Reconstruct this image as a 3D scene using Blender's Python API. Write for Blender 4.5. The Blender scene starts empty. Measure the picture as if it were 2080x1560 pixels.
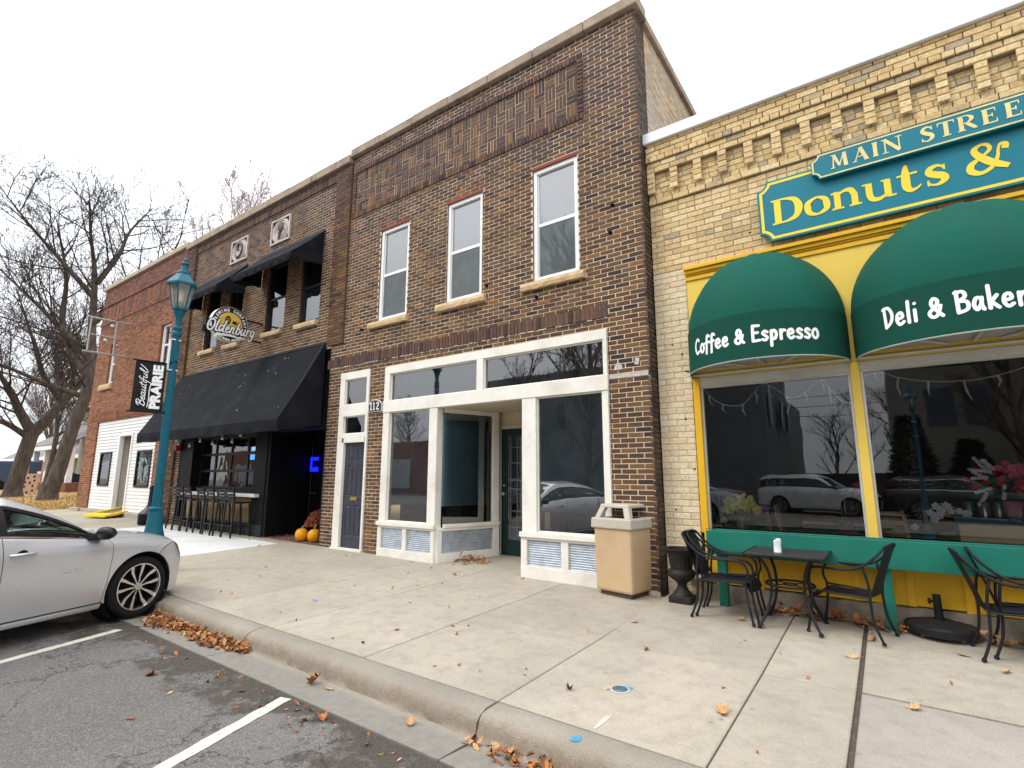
import bpy, math, random
from mathutils import Vector, Matrix
from mathutils.geometry import delaunay_2d_cdt
S = bpy.context.scene
COL = S.collection
PI = math.pi
rnd = random.Random(7)
# ------------------------------------------------------------------ camera
CAM = Vector((0.0, -6.952, 1.5)); FPX = 1058.94
YAW, PITCH, ROLL = 0.618783, 0.175534, 0.00119
cf = Vector((-math.sin(YAW)*math.cos(PITCH), math.cos(YAW)*math.cos(PITCH), math.sin(PITCH)))
cr0 = Vector((math.cos(YAW), math.sin(YAW), 0)); cu0 = cr0.cross(cf)
cr = math.cos(ROLL)*cr0+math.sin(ROLL)*cu0; cu = -math.sin(ROLL)*cr0+math.cos(ROLL)*cu0
cd = bpy.data.cameras.new('camera'); cam = bpy.data.objects.new('camera', cd); COL.objects.link(cam)
cd.sensor_width = 36.0; cd.lens = 36.0*FPX/2080.0; cd.clip_end = 2000; cd.clip_start = 0.05
M4 = Matrix((cr, cu, -cf)).transposed().to_4x4(); M4.translation = CAM
cam.matrix_world = M4
S.camera = cam
def pxs(a, b):
    "projected length of a segment in photograph pixels"
    o = []
    for p in (a, b):
        v = Vector(p)-CAM; d = v.dot(cf)
        if d < 0.2: return 0
        o.append((FPX*v.dot(cr)/d, FPX*v.dot(cu)/d))
    if max(abs(o[0][0]), abs(o[1][0])) > 1060 or max(abs(o[0][1]), abs(o[1][1])) > 800: return 0
    return math.hypot(o[0][0]-o[1][0], o[0][1]-o[1][1])
# ------------------------------------------------------------------ sky and sun (overcast)
SUN_EL, SUN_AZ = math.radians(48), math.radians(215)
W = bpy.data.worlds.new('World'); S.world = W; W.use_nodes = True
nt = W.node_tree; nt.nodes.clear()
def wn(t): return nt.nodes.new(t)
out = wn('ShaderNodeOutputWorld'); bg = wn('ShaderNodeBackground'); bg.inputs['Strength'].default_value = 0.1
sky = wn('ShaderNodeTexSky'); sky.sky_type = 'NISHITA'; sky.sun_disc = False
sky.sun_elevation = SUN_EL; sky.sun_rotation = math.radians(215); sky.air_density = 1.0; sky.dust_density = 3.0
tc = wn('ShaderNodeTexCoord'); sep = wn('ShaderNodeSeparateXYZ'); nt.links.new(tc.outputs['Generated'], sep.inputs[0])
grad = wn('ShaderNodeMapRange'); pw_ = wn('ShaderNodeMath'); pw_.operation = 'POWER'; pw_.use_clamp = True; pw_.inputs[1].default_value = 1.25; nt.links.new(sep.outputs['Z'], pw_.inputs[0]); nt.links.new(pw_.outputs[0], grad.inputs['Value'])
grad.inputs['From Min'].default_value = 0; grad.inputs['From Max'].default_value = 1
grad.inputs['To Min'].default_value = 8.6; grad.inputs['To Max'].default_value = 27.0
nz = wn('ShaderNodeTexNoise'); nz.inputs['Scale'].default_value = 2.2; nz.inputs['Detail'].default_value = 5
mp = wn('ShaderNodeMapping'); mp.inputs['Scale'].default_value = (1, 1, 2.6)
nt.links.new(tc.outputs['Generated'], mp.inputs['Vector']); nt.links.new(mp.outputs[0], nz.inputs['Vector'])
nr = wn('ShaderNodeMapRange'); nt.links.new(nz.outputs['Fac'], nr.inputs['Value'])
nr.inputs['From Min'].default_value = 0.3; nr.inputs['From Max'].default_value = 0.7
nr.inputs['To Min'].default_value = 0.95; nr.inputs['To Max'].default_value = 1.05
mu = wn('ShaderNodeMath'); mu.operation = 'MULTIPLY'; nt.links.new(grad.outputs[0], mu.inputs[0]); nt.links.new(nr.outputs[0], mu.inputs[1])
vm = wn('ShaderNodeVectorMath'); vm.operation = 'SCALE'; vm.inputs[0].default_value = (0.955, 0.985, 1.03); nt.links.new(mu.outputs[0], vm.inputs['Scale'])
mx = wn('ShaderNodeMix'); mx.data_type = 'RGBA'; mx.inputs['Factor'].default_value = 0.93
nt.links.new(sky.outputs[0], mx.inputs['A']); nt.links.new(vm.outputs[0], mx.inputs['B'])
nt.links.new(mx.outputs['Result'], bg.inputs['Color']); nt.links.new(bg.outputs[0], out.inputs['Surface'])
sd = bpy.data.lights.new('sun', 'SUN'); sd.energy = 1.1; sd.angle = math.radians(18); sd.color = (1.0, 0.955, 0.88)
sun = bpy.data.objects.new('sun', sd); COL.objects.link(sun)
dv = Vector((math.sin(SUN_AZ)*math.cos(SUN_EL), math.cos(SUN_AZ)*math.cos(SUN_EL), math.sin(SUN_EL)))
sun.rotation_euler = dv.to_track_quat('Z', 'Y').to_euler()
vs = S.view_settings
S.display_settings.display_device = 'sRGB'
vs.view_transform = 'Standard'; vs.look = 'None'; vs.exposure = 0.34; vs.gamma = 1.0; vs.use_curve_mapping = False
# ------------------------------------------------------------------ materials
MATS = {}
def newmat(name):
    m = bpy.data.materials.new(name); m.use_nodes = True; m.node_tree.nodes.clear(); return m
def N(m, t, **kw):
    n = m.node_tree.nodes.new(t)
    for k, v in kw.items(): setattr(n, k, v)
    return n
def L(m, a, b): m.node_tree.links.new(a, b)
def noise(m, scale, detail=4, rough=0.55, vec=None, stretch=None, coord='pos'):
    n = N(m, 'ShaderNodeTexNoise'); n.inputs['Scale'].default_value = scale; n.inputs['Detail'].default_value = detail; n.inputs['Roughness'].default_value = rough
    if vec is None:
        if coord == 'pos': vec = N(m, 'ShaderNodeNewGeometry').outputs['Position']
        else: vec = N(m, 'ShaderNodeTexCoord').outputs['Object']
    if stretch:
        mp_ = N(m, 'ShaderNodeMapping'); mp_.inputs['Scale'].default_value = stretch; L(m, vec, mp_.inputs['Vector']); vec = mp_.outputs[0]
    L(m, vec, n.inputs['Vector']); return n
def mapr(m, sock, a, b, c, d):
    n = N(m, 'ShaderNodeMapRange'); L(m, sock, n.inputs['Value'])
    for k, v in zip(('From Min', 'From Max', 'To Min', 'To Max'), (a, b, c, d)): n.inputs[k].default_value = v
    return n.outputs[0]
def mixc(m, fac, a, b, blend='MIX'):
    n = N(m, 'ShaderNodeMix', data_type='RGBA', blend_type=blend)
    for s, v in (('Factor', fac), ('A', a), ('B', b)):
        if hasattr(v, 'links'): L(m, v, n.inputs[s])
        elif s == 'Factor': n.inputs[s].default_value = v
        else: n.inputs[s].default_value = (*v[:3], 1)
    return n.outputs['Result']
def finish(m, col, rough=0.7, metal=0.0, bump=None, bstr=0.3, bdist=0.004, spec=0.5, coat=0.0, extra=None):
    b = N(m, 'ShaderNodeBsdfPrincipled'); o = N(m, 'ShaderNodeOutputMaterial')
    if hasattr(col, 'links'): L(m, col, b.inputs['Base Color'])
    else: b.inputs['Base Color'].default_value = (*col[:3], 1)
    if hasattr(rough, 'links'): L(m, rough, b.inputs['Roughness'])
    else: b.inputs['Roughness'].default_value = rough
    b.inputs['Metallic'].default_value = metal; b.inputs['Specular IOR Level'].default_value = spec; b.inputs['Coat Weight'].default_value = coat
    if coat: b.inputs['Coat Roughness'].default_value = 0.06
    if bump is not None:
        bn = N(m, 'ShaderNodeBump'); bn.inputs['Strength'].default_value = bstr; bn.inputs['Distance'].default_value = bdist
        L(m, bump, bn.inputs['Height']); L(m, bn.outputs[0], b.inputs['Normal'])
    L(m, b.outputs[0], o.inputs['Surface']); return m
def pm(name, col, rough=0.6, metal=0.0, var=0.15, scale=6.0, bump=0.0, bscale=60.0, bdist=0.003, spec=0.28, coat=0.0, dirt=None, dscale=1.5, damt=0.35, stretch=None, coord='pos'):
    "plain procedural material: two scales of colour variation, optional dirt blotches, fine relief"
    if name in MATS: return MATS[name]
    m = newmat(name)
    n1 = noise(m, scale, 5, 0.6, stretch=stretch, coord=coord); n2 = noise(m, scale*7, 3, 0.6, coord=coord)
    c = mixc(m, mapr(m, n1.outputs['Fac'], 0.25, 0.75, 0, 1), [x*(1-var) for x in col], [min(1, x*(1+var)) for x in col])
    c = mixc(m, mapr(m, n2.outputs['Fac'], 0.3, 0.7, 0, var*0.7), c, [x*0.75 for x in col])
    if dirt:
        n3 = noise(m, dscale, 6, 0.65, coord=coord); c = mixc(m, mapr(m, n3.outputs['Fac'], 0.48, 0.72, 0, damt), c, dirt)
    r = mapr(m, n1.outputs['Fac'], 0.2, 0.8, max(0.02, rough-0.08), min(1, rough+0.08))
    bn = None
    if bump: bn = noise(m, bscale, 4, 0.6, coord=coord).outputs['Fac']
    MATS[name] = finish(m, c, r, metal, bn, bump, bdist, spec, coat); return MATS[name]
def emit(name, col, s):
    if name in MATS: return MATS[name]
    m = newmat(name); e = N(m, 'ShaderNodeEmission'); e.inputs[0].default_value = (*col, 1); e.inputs[1].default_value = s
    L(m, e.outputs[0], N(m, 'ShaderNodeOutputMaterial').inputs[0]); MATS[name] = m; return m
def glass(name, tint=(0.8, 0.85, 0.87), refl=1.0, ior=1.6, wav=0.02, grime=0.04):
    "thin window glass: straight-through tint plus fresnel mirror, slightly wavy"
    if name in MATS: return MATS[name]
    m = newmat(name); tr = N(m, 'ShaderNodeBsdfTransparent'); tr.inputs[0].default_value = (*tint, 1)
    gl = N(m, 'ShaderNodeBsdfGlossy'); gl.inputs['Roughness'].default_value = 0.012; gl.inputs[0].default_value = (refl, refl, refl, 1)
    fr = N(m, 'ShaderNodeFresnel'); fr.inputs['IOR'].default_value = ior
    bn = N(m, 'ShaderNodeBump'); bn.inputs['Strength'].default_value = wav; bn.inputs['Distance'].default_value = 0.02
    L(m, noise(m, 1.6, 2).outputs['Fac'], bn.inputs['Height']); L(m, bn.outputs[0], gl.inputs['Normal'])
    mxs = N(m, 'ShaderNodeMixShader'); L(m, fr.outputs[0], mxs.inputs[0]); L(m, tr.outputs[0], mxs.inputs[1]); L(m, gl.outputs[0], mxs.inputs[2])
    df = N(m, 'ShaderNodeBsdfDiffuse'); df.inputs[0].default_value = (0.5, 0.5, 0.5, 1)
    mx2 = N(m, 'ShaderNodeMixShader'); L(m, mapr(m, noise(m, 2.5, 6, 0.7).outputs['Fac'], 0.45, 0.8, 0, grime), mx2.inputs[0]); L(m, mxs.outputs[0], mx2.inputs[1]); L(m, df.outputs[0], mx2.inputs[2])
    L(m, mx2.outputs[0], N(m, 'ShaderNodeOutputMaterial').inputs[0]); MATS[name] = m; return m
def ramp(m, sock, stops, interp='LINEAR'):
    r = N(m, 'ShaderNodeValToRGB'); r.color_ramp.interpolation = interp; e = r.color_ramp.elements
    while len(e) < len(stops): e.new(0.5)
    for i, (p, c) in enumerate(stops): e[i].position = p; e[i].color = (*c, 1)
    L(m, sock, r.inputs[0]); return r.outputs[0]
def brickmat(name, pal, grime=(0.05, 0.04, 0.04), gamt=0.35, rough=0.82):
    "fired brick; the colour of each brick comes from its own 'tone' value"
    m = newmat(name); at = N(m, 'ShaderNodeAttribute', attribute_name='tone')
    c = ramp(m, at.outputs['Fac'], [(i/(len(pal)), p) for i, p in enumerate(pal)], 'CONSTANT')
    n1 = noise(m, 26, 5, 0.7); c = mixc(m, 1.0, c, ramp(m, n1.outputs['Fac'], [(0.25, (0.62, 0.62, 0.62)), (0.75, (1.3, 1.27, 1.22))]), 'MULTIPLY')
    n2 = noise(m, 0.9, 6, 0.65); c = mixc(m, mapr(m, n2.outputs['Fac'], 0.45, 0.75, 0, gamt), c, grime)
    n4 = noise(m, 95, 3, 0.7)
    MATS[name] = finish(m, c, rough, 0, n4.outputs['Fac'], 0.55, 0.004, 0.35); return MATS[name]
# ------------------------------------------------------------------ mesh building
class MB:
    def __init__(s): s.v = []; s.f = []; s.t = []; s.m = []; s.mi = 0; s.tone = None
    def add(s, vs, fs):
        o = len(s.v); s.v.extend([tuple(p) for p in vs]); s.f.extend([tuple(i+o for i in f) for f in fs]); s.t.extend([s.tone or 0.0]*len(fs)); s.m.extend([s.mi]*len(fs)); return s
    def poly(s, pts): return s.add(pts, [tuple(range(len(pts)))])
    def box(s, x0, x1, y0, y1, z0, z1):
        return s.add([(x0,y0,z0),(x1,y0,z0),(x1,y1,z0),(x0,y1,z0),(x0,y0,z1),(x1,y0,z1),(x1,y1,z1),(x0,y1,z1)],
                     [(0,3,2,1),(4,5,6,7),(0,1,5,4),(1,2,6,5),(2,3,7,6),(3,0,4,7)])
    def hexa(s, p): return s.add(p, [(0,3,2,1),(4,5,6,7),(0,1,5,4),(1,2,6,5),(2,3,7,6),(3,0,4,7)])
    def bar(s, a, b, w, h, up=(0,0,1)):
        a = Vector(a); b = Vector(b); d = (b-a).normalized(); u = Vector(up)
        if abs(d.dot(u)) > 0.99: u = Vector((0,1,0))
        sd_ = d.cross(u).normalized(); u = sd_.cross(d)
        ps = []
        for p in (a, b):
            for q in ((-1,-1),(1,-1),(1,1),(-1,1)): ps.append(p+sd_*(q[0]*w/2)+u*(q[1]*h/2))
        return s.add(ps, [(0,1,2,3),(7,6,5,4),(0,4,5,1),(1,5,6,2),(2,6,7,3),(3,7,4,0)])
    def tube(s, pts, r, n=8, cap=True, closed=False):
        pts = [Vector(p) for p in pts]; k = len(pts)
        rs = r if isinstance(r, (list, tuple)) else [r]*k
        t0 = (pts[1]-pts[0]).normalized(); u = t0.orthogonal().normalized(); vs_ = []
        for i, p in enumerate(pts):
            if closed: t = (pts[(i+1)%k]-pts[i-1])
            else: t = pts[min(i+1,k-1)]-pts[max(i-1,0)]
            if t.length < 1e-9: t = t0
            t = t.normalized(); u = (u-t*u.dot(t))
            u = u.normalized() if u.length > 1e-6 else t.orthogonal().normalized()
            w = t.cross(u)
            for j in range(n):
                a = 2*PI*j/n; vs_.append(p+(u*math.cos(a)+w*math.sin(a))*rs[i])
        fs = []
        for i in range(k if closed else k-1):
            i2 = (i+1)%k
            for j in range(n): fs.append((i*n+j, i*n+(j+1)%n, i2*n+(j+1)%n, i2*n+j))
        if cap and not closed: fs.append(tuple(range(n-1,-1,-1))); fs.append(tuple((k-1)*n+j for j in range(n)))
        return s.add(vs_, fs)
    def lathe(s, prof, c=(0,0,0), n=24, a0=0, a1=2*PI, axis='z', sx=1, sy=1):
        full = abs(a1-a0-2*PI) < 1e-6; vs_ = []; m_ = n if full else n+1
        for r, z in prof:
            for j in range(m_):
                a = a0+(a1-a0)*j/n; x, y = r*math.cos(a)*sx, r*math.sin(a)*sy
                vs_.append((c[0]+x, c[1]+y, c[2]+z) if axis == 'z' else ((c[0]+x, c[1]+z, c[2]+y) if axis == 'y' else (c[0]+z, c[1]+x, c[2]+y)))
        fs = []
        for i in range(len(prof)-1):
            for j in range(n if full else n): 
                j2 = (j+1)%m_ if full else j+1
                fs.append((i*m_+j, i*m_+j2, (i+1)*m_+j2, (i+1)*m_+j))
        return s.add(vs_, fs)
    def prism(s, poly, fn, d0, d1):
        "extrude a 2D outline; fn(a,b,d) -> point"
        k = len(poly); vs_ = [fn(a,b,d0) for a,b in poly]+[fn(a,b,d1) for a,b in poly]
        return s.add(vs_, [tuple(range(k)), tuple(range(2*k-1,k-1,-1))]+[(i,k+i,k+(i+1)%k,(i+1)%k) for i in range(k)])
    def xform(s, mat):
        s.v = [tuple(mat @ Vector(p)) for p in s.v]; return s
    def merge(s, o):
        k = len(s.v); s.v.extend(o.v); s.f.extend([tuple(i+k for i in f) for f in o.f]); s.t.extend(o.t); s.m.extend(o.m); return s
    def mesh(s, name, mat, smooth=None, tones=False):
        me = bpy.data.meshes.new(name); me.from_pydata(s.v, [], s.f)
        for x in (mat if isinstance(mat, (list, tuple)) else [mat]): me.materials.append(x)
        if isinstance(mat, (list, tuple)): me.polygons.foreach_set('material_index', s.m)
        if tones: me.attributes.new('tone', 'FLOAT', 'FACE').data.foreach_set('value', s.t)
        if smooth is not None:
            me.polygons.foreach_set('use_smooth', [True]*len(s.f))
            if smooth < 180: me.set_sharp_from_angle(angle=math.radians(smooth))
        me.update(); return me
    def build(s, name, mat, parent=None, smooth=None, tones=False, bevel=0, kind=None, recalc=False):
        me = s.mesh(name, mat, smooth, tones)
        if recalc:
            import bmesh
            b = bmesh.new(); b.from_mesh(me); bmesh.ops.recalc_face_normals(b, faces=b.faces); b.to_mesh(me); b.free()
        return link(name, me, parent, bevel, kind)
def link(name, me, parent=None, bevel=0, kind=None, loc=None):
    o = bpy.data.objects.new(name, me); COL.objects.link(o)
    if parent:
        o.parent = parent
        if parent.get('_world'): o.matrix_parent_inverse = Matrix.Translation(-Vector(parent.location))
    if loc: o.location = loc
    if bevel:
        b = o.modifiers.new('bevel', 'BEVEL'); b.width = bevel; b.segments = 2; b.limit_method = 'ANGLE'; b.angle_limit = math.radians(40)
    if kind: o['kind'] = kind
    return o
def thing(name, label, cat, loc=(0,0,0), rotz=0, group=None, world=False):
    "an Empty at the base of a thing; world=True: its parts are written in world coordinates"
    o = bpy.data.objects.new(name, None); COL.objects.link(o); o.location = loc; o.rotation_euler = (0,0,rotz); o.empty_display_size = 0.1
    o['label'] = label; o['category'] = cat
    if group: o['group'] = group
    if world: o['_world'] = 1
    return o
def tag(o, label, cat, group=None):
    o['label'] = label; o['category'] = cat
    if group: o['group'] = group
    return o
def copy_tree(r, loc, rotz, label, group=None, scale=None):
    def rec(o, par):
        c = o.copy(); COL.objects.link(c)
        if par: c.parent = par
        for ch in o.children: rec(ch, c)
        return c
    c = rec(r, None); c.location = loc; c.rotation_euler = (0,0,rotz); c['label'] = label
    if group: c['group'] = group
    if scale: c.scale = scale
    return c
def structure(o): o['kind'] = 'structure'; return o
def smoothpts(pts, n=6, closed=False):
    "Catmull-Rom through tuples of any dimension"
    P = [tuple(p) for p in pts]; k = len(P); o = []
    rng = range(k if closed else k-1)
    for i in rng:
        p0 = P[i-1] if (closed or i > 0) else P[i]; p1 = P[i]; p2 = P[(i+1)%k]; p3 = P[(i+2)%k] if (closed or i+2 < k) else P[(i+1)%k]
        for j in range(n):
            t = j/n
            o.append(tuple(0.5*((2*b)+(-a+c)*t+(2*a-5*b+4*c-d)*t*t+(-a+3*b-3*c+d)*t**3) for a,b,c,d in zip(p0,p1,p2,p3)))
    if not closed: o.append(P[-1])
    return o
def itp(x, tab):
    "smooth table lookup (monotone-ish cubic)"
    if x <= tab[0][0]: return tab[0][1]
    if x >= tab[-1][0]: return tab[-1][1]
    for i in range(len(tab)-1):
        x0,y0 = tab[i]; x1,y1 = tab[i+1]
        if x0 <= x <= x1:
            def sl(j):
                if j <= 0 or j >= len(tab)-1: return 0 if False else ((tab[min(j+1,len(tab)-1)][1]-tab[max(j-1,0)][1])/(tab[min(j+1,len(tab)-1)][0]-tab[max(j-1,0)][0]))
                a = (tab[j][1]-tab[j-1][1])/(tab[j][0]-tab[j-1][0]); b = (tab[j+1][1]-tab[j][1])/(tab[j+1][0]-tab[j][0])
                return 0 if a*b <= 0 else 2*a*b/(a+b)
            h_ = x1-x0; t = (x-x0)/h_; m0, m1 = sl(i)*h_, sl(i+1)*h_
            return (2*t**3-3*t*t+1)*y0+(t**3-2*t*t+t)*m0+(-2*t**3+3*t*t)*y1+(t**3-t*t)*m1
# ------------------------------------------------------------------ ground heights
SL, TL = 0.01935, -0.0115
def gz(x, y=0.0):
    "pavement height"
    x = max(-60.0, min(30.0, x)); return SL*y+TL*(x+5.5)+(0.02*max(0.0, min(y, 0.5)+1.95) if x > -2.475 else 0.0)
def rz(x, y=-5.0):
    "roadway height (gutter edge downwards)"
    x = max(-60.0, min(30.0, x)); return TL*(x+5.5)-0.213+0.008*min(8, max(0, -4.28-y))
# ------------------------------------------------------------------ ground materials
def concrete(name, col, dark=0.55, spk=1.0):
    m = newmat(name); oi = N(m, 'ShaderNodeObjectInfo')
    n1 = noise(m, 0.8, 7, 0.65); n2 = noise(m, 7, 5, 0.65); n3 = noise(m, 160, 2, 0.6); n4 = noise(m, 420, 2, 0.5)
    c = mixc(m, mapr(m, n1.outputs['Fac'], 0.3, 0.7, 0, 1), [x*0.80 for x in col], [x*1.08 for x in col])
    c = mixc(m, mapr(m, n2.outputs['Fac'], 0.47, 0.72, 0, 0.5), c, [x*dark for x in col])
    c = mixc(m, mapr(m, n3.outputs['Fac'], 0.52, 0.68, 0, 0.6*spk), c, (0.13, 0.11, 0.09))
    c = mixc(m, mapr(m, n4.outputs['Fac'], 0.55, 0.68, 0, 0.5*spk), c, (0.66, 0.61, 0.52))
    # sparse dark spots (old gum, drips)
    vo = N(m, 'ShaderNodeTexVoronoi'); vo.inputs['Scale'].default_value = 3.3; L(m, N(m, 'ShaderNodeNewGeometry').outputs['Position'], vo.inputs['Vector'])
    c = mixc(m, mapr(m, vo.outputs['Distance'], 0.035, 0.075, 0.4, 0), c, (0.09, 0.085, 0.08))
    hsv = N(m, 'ShaderNodeHueSaturation'); L(m, c, hsv.inputs['Color']); L(m, mapr(m, oi.outputs['Random'], 0, 1, 0.9, 1.08), hsv.inputs['Value'])
    MATS[name] = finish(m, hsv.outputs[0], 0.88, 0, n3.outputs['Fac'], 0.35, 0.003, 0.3); return MATS[name]
M_CONC = concrete('concrete', (0.41, 0.36, 0.285))
M_CONCG = concrete('concrete_grey', (0.36, 0.325, 0.275), 0.6)
M_CONCW = concrete('concrete_new', (0.66, 0.655, 0.64), 0.8, 0.3)
M_JOINT = pm('joint_dirt', (0.10, 0.075, 0.06), 0.95, var=0.4, scale=20, bump=0.4)
def kerbmat():
    m = newmat('kerb_concrete'); g = N(m, 'ShaderNodeNewGeometry'); nrm = N(m, 'ShaderNodeSeparateXYZ'); L(m, g.outputs['Normal'], nrm.inputs[0])
    n1 = noise(m, 1.5, 7, 0.65); n2 = noise(m, 13, 5, 0.7); n3 = noise(m, 150, 3, 0.65)
    c = mixc(m, mapr(m, n1.outputs['Fac'], 0.3, 0.7, 0, 1), (0.31, 0.275, 0.225), (0.40, 0.36, 0.295))
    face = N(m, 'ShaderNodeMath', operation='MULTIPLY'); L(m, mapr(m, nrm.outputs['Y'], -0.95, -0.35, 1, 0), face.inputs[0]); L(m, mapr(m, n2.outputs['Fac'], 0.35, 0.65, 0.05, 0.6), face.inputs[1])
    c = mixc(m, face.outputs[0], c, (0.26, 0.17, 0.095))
    # rusty worn nose
    nose = N(m, 'ShaderNodeMath', operation='MULTIPLY'); L(m, mapr(m, nrm.outputs['Y'], -0.7, -0.15, 1, 0), nose.inputs[0]); L(m, mapr(m, noise(m, 34, 5, .8).outputs['Fac'], 0.52, 0.66, 0, 0.6), nose.inputs[1])
    c = mixc(m, nose.outputs[0], c, (0.33, 0.19, 0.07))
    c = mixc(m, mapr(m, n3.outputs['Fac'], 0.5, 0.7, 0, 0.65), c, (0.10, 0.085, 0.07))
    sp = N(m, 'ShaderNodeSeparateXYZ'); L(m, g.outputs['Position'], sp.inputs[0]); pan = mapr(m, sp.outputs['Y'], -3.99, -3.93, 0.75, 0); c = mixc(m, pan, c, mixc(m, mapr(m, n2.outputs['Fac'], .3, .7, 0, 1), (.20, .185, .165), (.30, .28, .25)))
    MATS['kerb'] = finish(m, c, 0.9, 0, n3.outputs['Fac'], 0.8, 0.012, 0.2); return m
M_KERB = kerbmat()
def asphalt():
    m = newmat('asphalt'); g = N(m, 'ShaderNodeNewGeometry'); sp = N(m, 'ShaderNodeSeparateXYZ'); L(m, g.outputs['Position'], sp.inputs[0])
    n1 = noise(m, 0.7, 6, 0.6); n2 = noise(m, 5.5, 5, 0.7); n3 = noise(m, 130, 3, 0.7)
    vo = N(m, 'ShaderNodeTexVoronoi'); vo.inputs['Scale'].default_value = 130; L(m, g.outputs['Position'], vo.inputs['Vector'])
    c = mixc(m, mapr(m, n1.outputs['Fac'], 0.3, 0.7, 0, 1), (0.135, 0.126, 0.118), (0.195, 0.183, 0.172))
    sepc = N(m, 'ShaderNodeSeparateColor'); L(m, vo.outputs['Color'], sepc.inputs[0])
    c = mixc(m, mapr(m, sepc.outputs[0], 0.80, 0.86, 0, 0.6), c, (0.34, 0.31, 0.27))
    c = mixc(m, mapr(m, sepc.outputs[1], 0.82, 0.86, 0, 0.6), c, (0.06, 0.056, 0.053))
    c = mixc(m, mapr(m, n2.outputs['Fac'], 0.60, 0.70, 0, 0.4), c, (0.085, 0.078, 0.072))
    # broken dirty strip along the gutter
    e = N(m, 'ShaderNodeMath', operation='ADD'); L(m, sp.outputs['Y'], e.inputs[0]); L(m, mapr(m, noise(m, 2.4, 5, 0.7).outputs['Fac'], 0.3, 0.7, -0.5, 0.5), e.inputs[1])
    edge = mapr(m, e.outputs[0], -4.74, -4.5, 0, 0.92); c = mixc(m, edge, c, mixc(m, mapr(m, n3.outputs['Fac'], 0.4, 0.6, 0, 1), (0.038, 0.030, 0.025), (0.12, 0.098, 0.08)))
    # hairline cracks
    v2 = N(m, 'ShaderNodeTexVoronoi', feature='DISTANCE_TO_EDGE'); v2.inputs['Scale'].default_value = 0.55
    wv = N(m, 'ShaderNodeVectorMath', operation='ADD'); nn = noise(m, 2.5, 5, 0.7); sc = N(m, 'ShaderNodeVectorMath', operation='SCALE'); sc.inputs['Scale'].default_value = 0.5
    L(m, nn.outputs['Color'], sc.inputs[0]); L(m, g.outputs['Position'], wv.inputs[0]); L(m, sc.outputs[0], wv.inputs[1]); L(m, wv.outputs[0], v2.inputs['Vector'])
    c = mixc(m, mapr(m, v2.outputs['Distance'], 0.002, 0.006, 0.6, 0), c, (0.025, 0.023, 0.022))
    hs = N(m, 'ShaderNodeMath', operation='ADD'); L(m, vo.outputs['Distance'], hs.inputs[0]); L(m, n3.outputs['Fac'], hs.inputs[1])
    MATS['asphalt'] = finish(m, c, 0.9, 0, hs.outputs[0], 0.75, 0.008, 0.3); return m
M_ASPH = asphalt()
M_LINE = newmat('road_paint')
_n = noise(M_LINE, 22, 6, 0.75)
finish(M_LINE, mixc(M_LINE, mapr(M_LINE, _n.outputs['Fac'], 0.53, 0.66, 0, 0.85), (0.64, 0.60, 0.49), (0.17, 0.16, 0.15)), 0.8, 0, noise(M_LINE, 120, 3).outputs['Fac'], 0.4, 0.004)
def lawnmat():
    m = newmat('dry_lawn'); n1 = noise(m, 0.5, 7, 0.7); n2 = noise(m, 6, 6, 0.75); n3 = noise(m, 45, 4, 0.7)
    c = mixc(m, mapr(m, n1.outputs['Fac'], 0.35, 0.65, 0, 1), (0.36, 0.235, 0.075), (0.46, 0.31, 0.12))
    c = mixc(m, mapr(m, n2.outputs['Fac'], 0.5, 0.65, 0, 0.8), c, (0.40, 0.19, 0.07)); c = mixc(m, mapr(m, n3.outputs['Fac'], 0.5, 0.75, 0, 0.6), c, (0.16, 0.15, 0.05))
    return finish(m, c, 0.95, 0, n3.outputs['Fac'], 0.8, 0.03)
M_LAWN = lawnmat()
# ------------------------------------------------------------------ ground: sheets out to the horizon
def sheet(xs, ys, zf):
    b = MB(); vs_ = [(x, y, zf(x, y)) for y in ys for x in xs]; k = len(xs)
    b.add(vs_, [(j*k+i, j*k+i+1, (j+1)*k+i+1, (j+1)*k+i) for j in range(len(ys)-1) for i in range(k-1)]); return b
XS = [-400, -150, -60, -40, -30, -25, -20, -15, -10, -5, 0, 5, 10, 20, 30, 80, 400]
structure(sheet(XS, [-400, -120, -60, -30, 0, 30, 80, 400], lambda x, y: gz(x, 0)-0.55).build('ground', M_LAWN))
structure(sheet(XS, [-20.7, -15.7, -12.5, -10, -8, -6, -4.285], lambda x, y: rz(x, y)).build('road', M_ASPH))
structure(sheet(XS, [-60, -40, -22, -20.72], lambda x, y: rz(x, -12)+0.02).build('lot', M_ASPH))
structure(sheet([-400, -150, -60, -40, -35, -30, -26.0], [-3.7, -1, 2, 6, 15, 40, 200], lambda x, y: gz(x, min(y, 8))-0.02).build('lawn', M_LAWN))
structure(sheet([-26.0, -20, -10, -2.48, -2.47, 0, 10, 30], [-3.64, -1.95, 0, 0.5, 1.6], lambda x, y: gz(x, y)-0.022).build('sidewalk', M_JOINT))
SIDEWALK = bpy.data.objects['sidewalk']
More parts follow.
